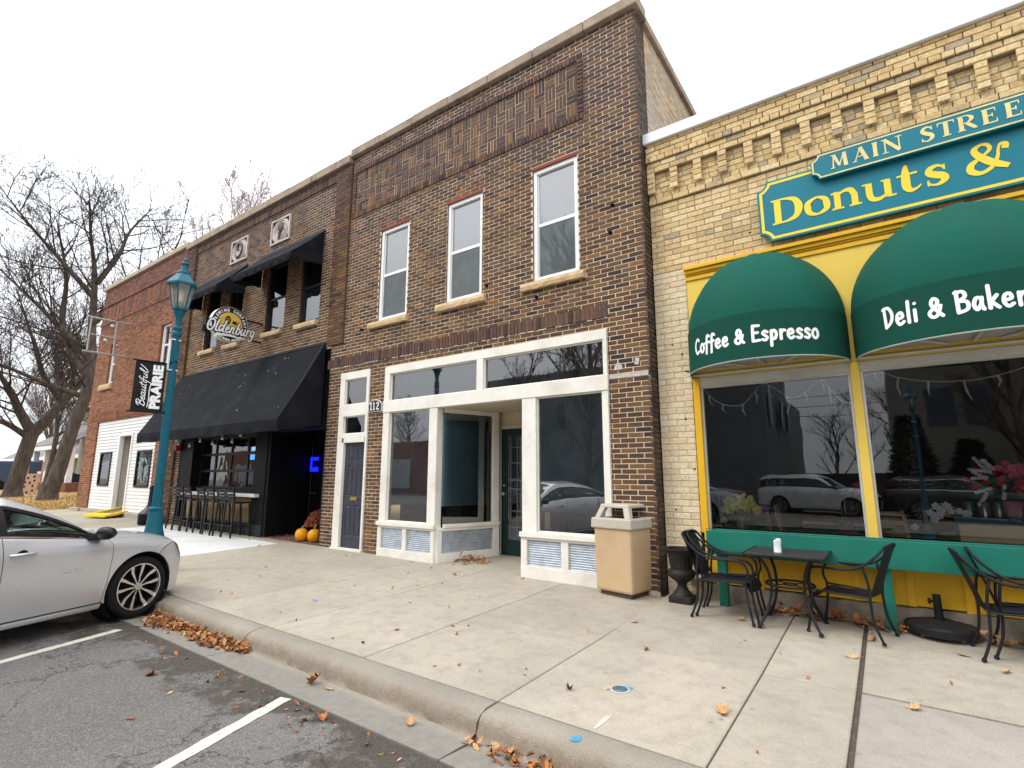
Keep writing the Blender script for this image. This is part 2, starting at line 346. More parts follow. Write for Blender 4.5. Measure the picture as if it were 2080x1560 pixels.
def slab(x0, x1, y0, y1, mat, g=0.006, ch=0.009):
    b = MB(); j = rnd.uniform(-0.0015, 0.0015); a0, a1, b0, b1 = x0+g, x1-g, y0+g, y1-g
    def P(x, y, d): return (x, y, gz(x, y)+j+d)
    t = [P(a0+ch,b0+ch,0), P(a1-ch,b0+ch,0), P(a1-ch,b1-ch,0), P(a0+ch,b1-ch,0)]; c = [P(a0,b0,-0.006), P(a1,b0,-0.006), P(a1,b1,-0.006), P(a0,b1,-0.006)]; d = [P(a0,b0,-0.08), P(a1,b0,-0.08), P(a1,b1,-0.08), P(a0,b1,-0.08)]
    b.add(t+c+d, [(0,1,2,3)]+[(4+i,4+(i+1)%4,(i+1)%4,i) for i in range(4)]+[(8+i,8+(i+1)%4,4+(i+1)%4,4+i) for i in range(4)])
    return b.build('paving_slab', mat, SIDEWALK)
sx = [-26.0]
while sx[-1] < -11.6: sx.append(sx[-1]+1.5)
sx = [x for x in sx if x < -11.2]+[-11.0, -10.0, -8.45, -6.97, -5.47, -3.98, -2.48, -1.01]
for a, b in zip(sx[:-1], sx[1:]):
    mid = (a+b)/2; w = -17.2 < mid < -11
    if w:
        slab(a, b, -2.55, -0.28, M_CONCW); slab(a, b, -3.64, -2.55, M_CONC); slab(a, b, -0.28, 0.55, M_CONC)
    else:
        slab(a, b, -3.64, -2.0, M_CONC); slab(a, b, -2.0, 0.5 if mid < -12 or mid > -2.5 else 0.02, M_CONC)
slab(-1.01, -0.36, -3.64, -1.97, M_CONC); slab(-1.01, -0.36, -1.97, 0.4, M_CONC)
for a, b in ((-0.335, 1.3), (1.3, 2.9), (2.9, 4.5), (4.5, 6.5)):
    slab(a, b, -3.64, -1.96, M_CONCG, 0.007); slab(a, b, -1.93, 0.4, M_CONC, 0.007)
b_ = MB(); b_.hexa([(x, y, gz(x, y)+d) for d in (-0.1, 0.004) for x, y in ((-6.66, 0.02), (-4.72, 0.02), (-4.72, 1.6), (-6.66, 1.6))]); structure(b_.build('doorstep_slab', M_CONC, bevel=0.006))
# ------------------------------------------------------------------ kerb and gutter, in cast lengths
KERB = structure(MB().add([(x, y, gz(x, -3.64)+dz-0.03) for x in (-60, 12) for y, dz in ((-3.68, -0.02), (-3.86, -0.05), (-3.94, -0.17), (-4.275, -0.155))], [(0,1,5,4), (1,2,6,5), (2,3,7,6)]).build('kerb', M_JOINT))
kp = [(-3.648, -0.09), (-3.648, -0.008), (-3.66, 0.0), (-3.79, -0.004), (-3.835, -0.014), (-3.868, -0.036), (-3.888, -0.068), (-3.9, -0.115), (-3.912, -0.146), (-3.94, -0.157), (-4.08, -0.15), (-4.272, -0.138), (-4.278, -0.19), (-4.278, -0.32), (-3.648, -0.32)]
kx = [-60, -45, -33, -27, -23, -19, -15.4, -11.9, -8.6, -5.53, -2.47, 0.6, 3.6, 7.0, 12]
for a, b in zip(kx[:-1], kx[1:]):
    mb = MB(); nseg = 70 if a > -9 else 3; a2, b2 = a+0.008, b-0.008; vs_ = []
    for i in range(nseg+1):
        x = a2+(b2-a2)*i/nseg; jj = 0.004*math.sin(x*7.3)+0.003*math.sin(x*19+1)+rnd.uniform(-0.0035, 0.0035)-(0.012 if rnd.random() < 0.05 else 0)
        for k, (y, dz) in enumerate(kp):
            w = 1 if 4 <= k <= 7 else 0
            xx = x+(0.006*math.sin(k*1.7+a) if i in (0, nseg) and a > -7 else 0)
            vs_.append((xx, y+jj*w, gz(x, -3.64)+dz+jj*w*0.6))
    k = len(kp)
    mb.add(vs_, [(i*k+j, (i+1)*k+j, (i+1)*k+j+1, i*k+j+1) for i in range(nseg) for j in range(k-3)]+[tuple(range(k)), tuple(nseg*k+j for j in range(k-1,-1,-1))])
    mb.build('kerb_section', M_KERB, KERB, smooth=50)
# parking lines
lines = MB()
for (x0, y0, le, wd) in ((-7.17, -4.43, 5.4, 0.105), (-4.06, -4.33, 5.4, 0.105), (-1.02, -4.4, 5.4, 0.105), (-10.2, -4.4, 5.4, 0.105), (-13.2, -4.4, 5.4, 0.105)):
    d = Vector((0.315, -0.949, 0)); s_ = Vector((0.949, 0.315, 0)); n_ = 60; vs_ = []
    for i in range(n_+1):
        p = Vector((x0, y0, 0))+d*(le*i/n_)
        for q in (-1, 1):
            r_ = p+s_*(q*(wd/2+rnd.uniform(-0.006, 0.006))); vs_.append((r_.x, r_.y, rz(r_.x, r_.y)+0.004))
    lines.add(vs_, [(2*i, 2*i+1, 2*i+3, 2*i+2) for i in range(n_)])
o = lines.build('parking_lines', M_LINE); structure(o)
# crumbled edge of the asphalt: loose stones
cr_ = MB()
for i in range(4200):
    x = rnd.uniform(-7.3, -0.5); y = -4.29-abs(rnd.gauss(0, 0.17)); s_ = rnd.uniform(0.003, 0.011)*(2.0 if rnd.random() < 0.06 else 1)
    if rnd.random() > 0.55+0.45*math.sin(x*2.3+1): continue
    z = rz(x, y); a = rnd.uniform(0, 6)
    p = [(x+s_*math.cos(a+k*2.09)*rnd.uniform(.7, 1.2), y+s_*math.sin(a+k*2.09)*rnd.uniform(.7, 1.2), z-0.001) for k in range(3)]
    cr_.add(p+[(x, y, z+s_*rnd.uniform(.5, 1))], [(0,1,3), (1,2,3), (2,0,3)])
tag(cr_.build('asphalt_crumbs', pm('crumbs', (0.12, 0.105, 0.09), 0.9, var=0.6, scale=60), kind='stuff'), 'loose crumbled asphalt and grit along the gutter edge', 'gravel')
# a lump of patched asphalt with raised lip beside the gutter
pt = MB(); ring = []
for k in range(26):
    a = 2*PI*k/26; ring.append((-6.28+0.36*math.cos(a)*(1+0.16*math.sin(3*a+1)), -4.55+0.13*math.sin(a)*(1+0.2*math.cos(5*a))))
pt.add([(x, y, rz(x, y)-0.002) for x, y in ring]+[(-6.28+(x+6.28)*.8, -4.55+(y+4.55)*.75, rz(x, y)+0.022) for x, y in ring], [(i, (i+1)%26, 26+(i+1)%26, 26+i) for i in range(26)]+[tuple(range(26, 52))])
structure(pt.build('asphalt_patch', pm('patch_asphalt', (0.17, 0.16, 0.15), 0.9, var=0.45, scale=40, bump=1.0, bscale=110, bdist=0.01, dirt=(.06,.05,.045), dscale=8, damt=.8), smooth=180))
# flush round utility lid with blue survey paint
t = thing('utility_cover', 'small round metal utility lid with blue paint set in the pavement', 'utility cover', (-1.83, -2.96, gz(-1.83, -2.96)+0.002))
mb = MB(); mb.lathe([(0.075, -0.02), (0.075, 0.004), (0.06, 0.006)], n=24); mb.build('rim', pm('lid_rim', (0.55, 0.55, 0.53), 0.5, 0.3, bump=0.2), t, smooth=40)
mb = MB(); mb.lathe([(0.058, 0.002), (0.05, 0.005), (0.02, 0.006), (0.0001, 0.006)], n=24); mb.build('lid', pm('lid_iron', (0.10, 0.15, 0.17), 0.6, 0.4, var=0.5, scale=40, bump=0.3, dirt=(0.12, 0.35, 0.5), dscale=25, damt=0.8), t, smooth=40)
def splat(name, label, cx, cy, rx, ry, mat, z=0.003, zf=gz, n=18, lean=0):
    pts = []
    for k in range(n):
        a = 2*PI*k/n; r_ = rnd.uniform(0.7, 1.15); x = cx+rx*r_*math.cos(a); y = cy+ry*r_*math.sin(a); pts.append((x, y, zf(x, y)+z))
    o = MB().poly(pts).build(name, mat); tag(o, label, 'paint mark'); return o
M_BLUE = pm('survey_paint', (0.06, 0.27, 0.48), 0.85, var=0.35, scale=40)
splat('paint_mark', 'blue spray paint blotch beside the round utility lid', -1.80, -2.90, 0.05, 0.035, M_BLUE)
splat('paint_mark', 'blue survey paint dash on the pavement nearer the dark storefront', -6.06, -2.72, 0.06, 0.028, M_BLUE)
splat('paint_mark', 'short pale chalk stripe at the pavement edge behind the kerb', -1.72, -3.5, 0.022, 0.13, pm('chalk', (0.52, 0.48, 0.40), 0.9, var=0.2, scale=60))
splat('paint_mark', 'blue paint blot on the kerb nose below the chalk stripe', -1.76, -3.78, 0.03, 0.045, M_BLUE, 0.0, lambda x, y: gz(x, -3.64)-0.001-0.1*max(0, -3.785-y))
# lawn tufts
tf = MB()
for i in range(5200):
    x = -26.2-abs(rnd.gauss(0, 7)); y = rnd.uniform(-3.5, 8); z = gz(x, min(y, 8))-0.02; a = rnd.uniform(0, 6.3); h_ = rnd.uniform(0.04, 0.12); w = 0.02
    tf.add([(x-w*math.cos(a), y-w*math.sin(a), z), (x+w*math.cos(a), y+w*math.sin(a), z), (x+rnd.uniform(-.05, .05), y+rnd.uniform(-.05, .05), z+h_)], [(0, 1, 2)])
tag(tf.build('dry_grass', pm('straw', (0.42, 0.28, 0.09), 0.9, var=0.4, scale=3), kind='stuff'), 'short dry straw coloured grass on the lawn', 'grass')
# ------------------------------------------------------------------ brickwork
PAL_BROWN = [(.175,.092,.038),(.130,.065,.030),(.100,.051,.028),(.072,.040,.026),(.040,.024,.027),(.23,.105,.038),(.105,.046,.028),(.145,.082,.040),
             (.125,.060,.046),(.095,.054,.044),(.070,.043,.043),(.150,.075,.052),(.048,.029,.033),(.110,.062,.046),(.085,.052,.052),(.160,.077,.048)]
PAL_ORANGE = [(.33,.125,.052),(.26,.092,.042),(.20,.072,.038),(.36,.150,.065),(.13,.055,.036),(.29,.105,.045),(.24,.10,.05),(.30,.13,.06),
              (.19,.065,.042),(.155,.058,.042),(.12,.050,.042),(.22,.080,.050),(.09,.042,.038),(.17,.068,.045),(.25,.10,.055),(.14,.06,.045)]
PAL_CREAM = [(0.741,0.616,0.418),(0.763,0.643,0.451),(0.696,0.572,0.374),(0.785,0.671,0.484),(0.741,0.605,0.396),(0.774,0.649,0.462),(0.718,0.594,0.396),(0.673,0.550,0.363),(0.663,0.499,0.253),(0.734,0.568,0.309),(0.592,0.429,0.209),(0.686,0.510,0.275),(0.509,0.383,0.209),(0.757,0.603,0.342),(0.639,0.464,0.231),(0.414,0.336,0.231)]
B_BROWN = brickmat('brick_brown', PAL_BROWN); B_ORANGE = brickmat('brick_orange', PAL_ORANGE, (0.07, 0.04, 0.035), 0.25); B_CREAM = brickmat('brick_cream', PAL_CREAM, (0.40, 0.31, 0.20), 0.14)
B_SIDE = brickmat('brick_side_dark', [(.10,.065,.045),(.08,.055,.042),(.13,.085,.055),(.06,.045,.038)], (0.02, 0.02, 0.02), 0.5)
B_SIDEC = brickmat('brick_sidewall', [(.52,.40,.26),(.46,.34,.21),(.56,.45,.31),(.42,.32,.22)], (0.42, 0.40, 0.36), 0.95)
M_MORT = pm('mortar_tan', (.66, .53, .375), 0.9, var=0.15, scale=3, bump=0.3, dirt=(.36, .26, .20), dscale=1.1, damt=0.5)
M_MORTO = pm('mortar_brownish', (.48, .33, .22), 0.9, var=0.2, scale=3, bump=0.3, dirt=(.2, .11, .08), dscale=1, damt=0.5)
M_MORTC = pm('mortar_cream', (.34, .28, .20), 0.9, var=0.25, scale=3, bump=0.3, dirt=(.17, .13, .09), dscale=1.3, damt=0.6)
M_REV = pm('reveal_brown', (.13, .07, .035), .88, var=.35, scale=14, bump=.4); M_REVO = pm('reveal_orange', (.24, .09, .045), .88, var=.3, scale=14)
M_MORTD = pm('mortar_side_dark', (.12, .10, .08), 0.95, var=0.3, scale=6)
def rsub(r, hs):
    out_ = [r]
    for hx0, hx1, hz0, hz1 in hs:
        nx = []
        for x0, x1, z0, z1 in out_:
            if hx0 >= x1 or hx1 <= x0 or hz0 >= z1 or hz1 <= z0: nx.append((x0, x1, z0, z1)); continue
            if hx0 > x0: nx.append((x0, hx0-0.006, z0, z1))
            if hx1 < x1: nx.append((hx1+0.006, x1, z0, z1))
            a, b = max(x0, hx0), min(x1, hx1)
            if hz0 > z0: nx.append((a, b, z0, hz0-0.004))
            if hz1 < z1: nx.append((a, b, hz1+0.004, z1))
        out_ = nx
    return [q for q in out_ if q[1]-q[0] > 0.022 and q[3]-q[2] > 0.016]
def courses(x0, x1, z0, z1, holes, Lp, Cp, j, tonef, proud=0.0, off=0.0, hdr=None):
    out_ = []; k = 0; z = z0
    while z < z1-0.015:
        zt = min(z+Cp-j, z1); isH = hdr and (k % hdr == hdr-1); lp = Lp/2 if isH else Lp
        x = x0-lp+((0 if k % 2 else 0.5)*lp+off) % lp
        if x > x0: x -= lp
        while x < x1:
            a, b = max(x+rnd.uniform(-.002, .002), x0), min(x+lp-j*1.1, x1)
            if b-a > 0.025:
                for q in rsub((a, b, z, zt), holes): out_.append((*q, proud+rnd.uniform(-.002, .0035), tonef(q)))
            x += lp
        z += Cp; k += 1
    return out_
def pick(lo, hi, w=None):
    i = rnd.choices(range(lo, hi), w)[0]; return (i+0.5)/16
WB = [5, 5, 5, 3, 2, 1.2, 4, 4]
def tone2(zs, zw):
    def f(q):
        up = rnd.random() < (q[2]-zs)/zw+0.5
        return pick(8, 16, WB) if up else pick(0, 8, WB)
    return f
def brickgeo(mb, q, mapf, bev=0.004, back=0.03, jit=0.0012):
    x0, x1, z0, z1, d, tn = q; mb.tone = tn; J = lambda: rnd.uniform(-jit, jit)
    o = [(x0+J(), z0+J()), (x1+J(), z0+J()), (x1+J(), z1+J()), (x0+J(), z1+J())]; e = bev
    i_ = [(o[0][0]+e, o[0][1]+e), (o[1][0]-e, o[1][1]+e), (o[2][0]-e, o[2][1]-e), (o[3][0]+e, o[3][1]-e)]
    vs_ = [mapf(a, b, d) for a, b in i_]+[mapf(a, b, d-e) for a, b in o]+[mapf(a, b, d-back) for a, b in o]
    fs = [(0,1,2,3)]+[(4+k,4+(k+1)%4,(k+1)%4,k) for k in range(4)]+[(8+k,8+(k+1)%4,4+(k+1)%4,4+k) for k in range(4)]
    mb.add(vs_, fs)
BMESH = {}
def lay(building, bl, y0, mat, nparts=300, bev=0.004, stuff='brickwork'):
    "front-facing bricks: those that show largest become parts, the rest one mesh"
    sc = []
    for q in bl:
        p = pxs((q[0], y0, q[2]), (q[1], y0, q[3])); sc.append(p)
    idx = sorted(range(len(bl)), key=lambda i: -sc[i]); top = set(i for i in idx[:nparts] if sc[i] >= 9)
    mb = MB()
    for i, q in enumerate(bl):
        if i in top:
            w, h_ = q[1]-q[0], q[3]-q[2]; key = (mat.name, round(w/0.008), round(h_/0.006), round(q[4], 2), round(q[5]*16-0.5))
            if key not in BMESH:
                m1 = MB(); brickgeo(m1, (-w/2, w/2, -h_/2, h_/2, round(q[4], 2), q[5]), lambda a, b, d: (a, -d, b), bev); BMESH[key] = m1.mesh('brick', mat, None, True)
            link('brick', BMESH[key], building, loc=((q[0]+q[1])/2, y0, (q[2]+q[3])/2))
        else: brickgeo(mb, q, lambda a, b, d: (a, y0-d, b), bev if sc[i] > 14 else 0.003)
    o = mb.build(stuff, mat, building, tones=True, kind='stuff'); return o
def wallface(mb, x0, x1, z0, z1, holes, yf, depth):
    "flat mortar bed with openings and their reveals"
    xs = sorted({x0, x1, *[min(max(h[0], x0), x1) for h in holes], *[min(max(h[1], x0), x1) for h in holes]}); zs = sorted({z0, z1, *[min(max(h[2], z0), z1) for h in holes], *[min(max(h[3], z0), z1) for h in holes]})
    for a, b in zip(xs[:-1], xs[1:]):
        for c, d in zip(zs[:-1], zs[1:]):
            mx_, mz_ = (a+b)/2, (c+d)/2
            if not any(h[0] < mx_ < h[1] and h[2] < mz_ < h[3] for h in holes): mb.poly([(a, yf, c), (b, yf, c), (b, yf, d), (a, yf, d)])
    for a, b, c, d in holes:
        a, b, c, d = max(a, x0), min(b, x1), max(c, z0), min(d, z1); e = yf+depth; mb.mi = 1
        mb.poly([(a, yf, c), (a, yf, d), (a, e, d), (a, e, c)]); mb.poly([(b, yf, d), (b, yf, c), (b, e, c), (b, e, d)])
        if d < z1: mb.poly([(a, yf, d), (b, yf, d), (b, e, d), (a, e, d)])
        if c > z0: mb.poly([(b, yf, c), (a, yf, c), (a, e, c), (b, e, c)])
    mb.mi = 0
    return mb
def lb(mb, o, ang, s0, s1, n0, n1, z0, z1):
    "box in a frame turned by ang about z: s along, n to the left of s"
    c, s_ = math.cos(ang), math.sin(ang); P = lambda s, n, z: (o[0]+s*c-n*s_, o[1]+s*s_+n*c, z)
    return mb.hexa([P(s0,n0,z0),P(s1,n0,z0),P(s1,n1,z0),P(s0,n1,z0),P(s0,n0,z1),P(s1,n0,z1),P(s1,n1,z1),P(s0,n1,z1)])
M_WHITE = pm('white_trim', (.80, .77, .70), 0.5, var=0.05, scale=3, bump=0.15, bscale=40, dirt=(.50, .43, .33), dscale=2.6, damt=0.42)
M_VINYL = pm('white_vinyl', (.84, .84, .83), 0.35, var=0.03, scale=3)
M_STONE = pm('sill_stone', (.58, .42, .24), 0.85, var=0.2, scale=9, bump=0.8, bscale=28, bdist=0.012, dirt=(.35, .24, .15), dscale=5, damt=0.4)
M_COPE = pm('coping_stone_mat', (.36, .285, .215), 0.9, var=0.25, scale=4, bump=0.7, bscale=50, bdist=0.006, dirt=(.14, .11, .09), dscale=2.5, damt=0.6)
M_BLACK = pm('black_paint', (.006, .006, .007), 0.5, var=0.3, scale=4, bump=0.1, spec=.15)
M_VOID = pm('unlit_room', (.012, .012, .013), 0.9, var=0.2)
M_GL = glass('window_glass', (.74, .80, .82), 1.0, 2.5, 0.04)
M_GLD = glass('shop_glass', (.92, .93, .93), .95, 2.0, 0.03, 0.01)
M_REDP = pm('red_lintel', (.26, .045, .03), 0.7, var=0.25, scale=14)
M_SCR0 = 'screen'
M_GLU = glass('clear_window_glass', (.98, .99, .99), 1.0, 3.0, 0.03)
def hung_window(par, x0, x1, z0, z1, y, mat, fw, blind_u, blind_l, rail=0.5, name='window', sill=None, deep=0.05):
    "double-hung window: frame, sashes, two panes, blind behind"
    f = MB(); f.box(x0, x0+fw, y, y+0.08, z0, z1); f.box(x1-fw, x1, y, y+0.08, z0, z1); f.box(x0+fw, x1-fw, y, y+0.08, z1-fw, z1); f.box(x0+fw, x1-fw, y, y+0.08, z0, z0+fw*0.9)
    w = f.build(name, mat, par, bevel=0.006)
    zm = z0+(z1-z0)*rail; s_ = MB(); a, b = x0+fw, x1-fw; t_ = fw*0.5
    s_.box(a, b, y+0.025, y+0.065, zm-0.03, zm+0.03); s_.box(a, a+t_, y+0.03, y+0.06, z0+fw*.9, zm-0.03); s_.box(b-t_, b, y+0.03, y+0.06, z0+fw*.9, zm-0.03); s_.box(a+t_, b-t_, y+0.03, y+0.06, z0+fw*.9, z0+fw*.9+t_*1.3)
    s_.box(a, a+t_*.6, y+0.035, y+0.07, zm+0.03, z1-fw); s_.box(b-t_*.6, b, y+0.035, y+0.07, zm+0.03, z1-fw)
    s_.build('sash', mat, w, bevel=0.004)
    for (c, d, yy, bm) in ((zm, z1-fw, y+0.05, blind_u), (z0+fw, zm, y+0.045, blind_l)):
        MB().poly([(a, yy, c), (b, yy, c), (b, yy, d), (a, yy, d)]).build('pane', M_GLU if bm in (M_SCR0, MATS.get('blind_pale')) else M_GL, w)
        if bm is M_SCR0: MB().poly([(a+.02, y+.028, c+.03), (b-.02, y+.028, c+.03), (b-.02, y+.028, d-.02), (a+.02, y+.028, d-.02)]).build('insect_screen', M_SCRN, w); bm = MATS['blind_pale']
        if bm: MB().poly([(a, yy+deep, c), (b, yy+deep, c), (b, yy+deep, d), (a, yy+deep, d)]).build('blind', bm, w)
    if sill:
        sx0, sx1, sz0, sz1 = sill; g = MB(); n = 12; vs_ = []
        for i in range(n+1):
            x = sx0+(sx1-sx0)*i/n; vs_ += [(x, -0.075+rnd.uniform(-.008, .008), sz0+rnd.uniform(-.006, .006)), (x, -0.085+rnd.uniform(-.01, .008), (sz0+sz1)/2), (x, -0.065+rnd.uniform(-.006, .006), sz1), (x, 0.1, sz1+0.004), (x, 0.1, sz0)]
        g.add(vs_, [(i*5+j, (i+1)*5+j, (i+1)*5+(j+1) % 5, i*5+(j+1) % 5) for i in range(n) for j in range(5)]+[(0,1,2,3,4), tuple(n*5+j for j in (4,3,2,1,0))])
        g.build('sill', M_STONE, w)
    return w
# ================================================================== building 1: dark brown brick storefront
B1 = thing('brick_storefront', 'dark brown brick two storey building with white empty storefront and three white upper windows', 'building', (-6.0, 0, 0), world=True)
X0, X1 = -9.95, -2.575
wins = [(-8.43, -7.56, 4.68, 6.73), (-6.50, -5.63, 4.70, 6.73), (-4.52, -3.65, 4.68, 6.72)]
SF = (-8.07, -3.21, -0.1, 3.67); DR = (-9.50, -8.55, -0.1, 3.70)
sills = [(-8.65, -7.49, 4.555, 4.68), (-6.70, -5.52, 4.57, 4.70), (-4.73, -3.54, 4.555, 4.68)]
PAN = (-9.46, -3.50, 7.30, 8.545); SOLD = (-10.03, -3.20, 3.845, 4.06)
holes = wins+[SF, DR]
lints = [(a-0.02, b+0.02, d, d+0.055) for a, b, c, d in wins]
wallface(MB(), X0, X1, -0.1, 8.88, holes, 0.006, 0.26).build('wall', [M_MORT, M_REV], B1)
bl = courses(X0, X1, 0.03, 8.87, holes+sills+lints+[PAN, SOLD], 0.230, 0.072, 0.0135, tone2(7.0, 1.2))
hd = []
x = SOLD[0]
while x < SOLD[1]-0.03: hd.append((x, x+0.062, 3.855, 4.055, 0.012+rnd.uniform(-.002, .003), pick(8, 16, [5, 3, 1, 4, 1, 3, 1, 5]))); x += 0.0745
x = PAN[0]
while x < PAN[1]-0.03:
    e = min(x+0.064, PAN[1])
    hd.append((x, e, 7.31, 7.425, 0.028, pick(0, 16))); hd.append((x, e, 8.43, 8.54, 0.028, pick(8, 16))); x += 0.0765
for xa in (PAN[0], PAN[1]-0.105):
    z = 7.437
    while z < 8.40: hd.append((xa, xa+0.105, z, z+0.066, 0.028, pick(8, 16))); z += 0.0785
ncol = 27; cw = (9.345-3.615)/ncol
for i in range(ncol):
    for k in range(4):
        cx, cz = -9.345+i*cw, 7.437+k*0.2475; rowc = [pick(8, 16, [6, 4, 3, 5, 2, 4, 3, 4]) for _ in range(3)]
        for t_ in range(3):
            if (i+k) % 2: q = (cx+0.006, cx+cw-0.006, cz+t_*0.0825+0.005, cz+t_*0.0825+0.0765)
            else: q = (cx+t_*cw/3+0.005, cx+(t_+1)*cw/3-0.005, cz+0.006, cz+0.2415); rowc[t_] = pick(0, 16)
            hd.append((*q, rnd.uniform(-.002, .004), rowc[t_]))
lay(B1, bl+hd, 0.0, B_BROWN, 300)
# pale streak of lime along the foot of the soldier course
mb = MB()
for i in range(70):
    x = rnd.uniform(-9.9, -3.25); w = rnd.uniform(0.03, 0.22)
    mb.box(x, min(x+w, -3.2), -0.016, 0.0, 3.842+rnd.uniform(-.004, .002), 3.853)
mb.build('lime_streak', pm('lime', (.62, .60, .57), 0.9, var=0.2, scale=30), B1, kind='stuff')
for a, b, c, d in lints: MB().box(a, b, -0.003, 0.07, c+0.004, d).build('lintel', M_REDP, B1)
M_SCR0 = 'screen'
M_SCRN = newmat('insect_screen'); _a = N(M_SCRN, 'ShaderNodeBsdfDiffuse'); _a.inputs[0].default_value = (.13, .15, .15, 1); _b = N(M_SCRN, 'ShaderNodeBsdfTransparent'); _m = N(M_SCRN, 'ShaderNodeMixShader'); L(M_SCRN, mapr(M_SCRN, noise(M_SCRN, 5, 4).outputs['Fac'], .3, .7, .36, .48), _m.inputs[0]); L(M_SCRN, _a.outputs[0], _m.inputs[1]); L(M_SCRN, _b.outputs[0], _m.inputs[2]); L(M_SCRN, _m.outputs[0], N(M_SCRN, 'ShaderNodeOutputMaterial').inputs[0])
M_BLU = pm('blind_pale', (.86, .93, .95), 0.6, var=0.04, scale=2)
for q, s_ in zip(wins, sills): hung_window(B1, *q, 0.03, M_VINYL, 0.072, M_BLU, M_SCR0, 0.5, sill=s_)
# coping stones, corner side wall, mass behind
M_RBRK = pm('roof_mass', (.10, .09, .08), 0.9)
x = -9.56; k = 0
while x < -2.52:
    e = min(x+1.02, -2.49); MB().box(x+0.004, e-0.004, -0.085+rnd.uniform(-.006, .006), 0.33, 8.875, 9.07+rnd.uniform(-.006, .008)).build('coping_stone', M_COPE, B1, bevel=0.018); x += 1.02
y = 0.33
while y < 9: MB().box(-2.95, -2.50, y+0.004, y+0.996, 8.80+0.01*rnd.random(), 8.97).build('coping_stone', M_COPE, B1, bevel=0.018); y += 1.0
MB().box(-9.9, -2.62, 0.30, 13.5, 4.0, 8.82).build('wall', M_RBRK, B1)
# side wall towards the bakery: darker brick and mortar below, cream and patched with grey wash above the neighbour's roof
sm = lambda a, b, d: (-2.575+d, a, b)
mbw = MB().poly([(-2.588, 0.02, -0.1), (-2.588, 13, -0.1), (-2.588, 13, 8.85), (-2.588, 0.02, 8.85)]); mbw.build('wall', M_MORTD, B1)
m1 = MB()
for q in courses(0.0, 0.40, 0.02, 8.87, [], 0.23, 0.072, 0.0125, lambda q: rnd.choice([.03, .3, .55, .8])/1.0): brickgeo(m1, (q[0], q[1], q[2], q[3], q[4], q[5]), sm, 0.006)
B_SIDE4 = B_SIDE
m1.build('side_brickwork', B_SIDE, B1, tones=True, kind='stuff')
m2 = MB()
for q in courses(0.41, 9.2, 6.3, 8.80, [], 0.235, 0.080, 0.011, lambda q: rnd.choice([.03, .3, .55, .8])): brickgeo(m2, q, sm, 0.004)
m2.build('side_brickwork', B_SIDEC, B1, tones=True, kind='stuff')
# ---------------- storefront joinery
f = MB(); Y0, Y1 = -0.035, 0.10
f.box(-8.07, -3.21, Y0, Y1, 3.52, 3.665); f.box(-8.07, -7.92, Y0, Y1, 2.97, 3.52); f.box(-5.69, -5.545, Y0, Y1, 2.97, 3.52); f.box(-3.275, -3.21, Y0, Y1, 2.97, 3.52)
f.box(-8.075, -3.205, Y0-0.012, Y1, 2.745, 2.97)
f.box(-8.07, -7.895, Y0, Y1, 0.66, 2.745); f.box(-6.80, -6.60, Y0, 0.13, 0.66, 2.745); f.box(-4.73, -4.465, Y0, 0.13, 0.66, 2.745); f.box(-3.31, -3.21, Y0, Y1, 0.66, 2.745)
for a, b in ((-8.10, -6.585), (-4.755, -3.20)): f.box(a, b, -0.085, 0.12, 0.585, 0.66)
for a, b in ((-8.08, -6.60), (-4.745, -3.205)):
    f.box(a, b, -0.055, 0.09, -0.09, 0.165); f.box(a, b, -0.05, 0.09, 0.545, 0.585)
for a, b in ((-8.08, -7.98), (-7.395, -7.30), (-6.68, -6.60), (-4.745, -4.635), (-4.03, -3.91), (-3.31, -3.205)): f.box(a, b, -0.05, 0.09, 0.165, 0.545)
# fine stops round the glass
def stops(mb, x0, x1, z0, z1, y, w=0.022):
    mb.box(x0, x1, y, y+0.03, z1-w, z1); mb.box(x0, x1, y, y+0.03, z0, z0+w); mb.box(x0, x0+w, y, y+0.03, z0+w, z1-w); mb.box(x1-w, x1, y, y+0.03, z0+w, z1-w)
panes1 = [(-7.92, -5.69, 2.97, 3.52), (-5.545, -3.275, 2.97, 3.52), (-7.895, -6.80, 0.66, 2.745), (-4.465, -3.31, 0.66, 2.745)]
for q in panes1: stops(f, *q, 0.005)
A1 = math.atan2(1.25, 0.42); R1 = (-6.60, 0.0)
lb(f, R1, A1, 0.13, 1.32, -0.09, 0.0, 0.60, 0.66); lb(f, R1, A1, 0.0, 1.32, -0.07, 0.03, -0.09, 0.165); lb(f, R1, A1, 0.0, 1.32, -0.06, 0.03, 0.545, 0.60)
lb(f, R1, A1, 0.0, 0.10, -0.06, 0.03, 0.165, 0.545); lb(f, R1, A1, 1.20, 1.32, -0.06, 0.03, 0.165, 0.545); lb(f, R1, A1, 1.18, 1.32, -0.05, 0.04, 0.66, 2.745); lb(f, R1, A1, 0.13, 1.18, -0.04, 0.04, 2.66, 2.745)
A2 = math.atan2(1.25, -0.42); R2 = (-4.72, 0.0)
lb(f, R2, A2, 0.13, 1.32, 0.0, 0.07, -0.09, 0.66); lb(f, R2, A2, 1.2, 1.32, 0, 0.07, 0.66, 2.745)
f.build('storefront_frame', M_WHITE, B1, bevel=0.006)
TR = MB(); TR.box(-6.9, -4.4, 0.11, 1.5, 2.75, 2.80); TR.box(-6.25, -5.05, 1.36, 1.42, 2.50, 2.749); TR.box(-6.25, -6.16, 1.33, 1.42, 0.0, 2.50); TR.box(-5.16, -5.05, 1.33, 1.42, 0, 2.50); TR.box(-6.16, -5.16, 1.34, 1.42, 2.42, 2.50)
TR.build('entry_ceiling', pm('cream_board', (.60, .52, .38), 0.6, var=0.08, scale=4, bump=0.1), B1, bevel=0.004)
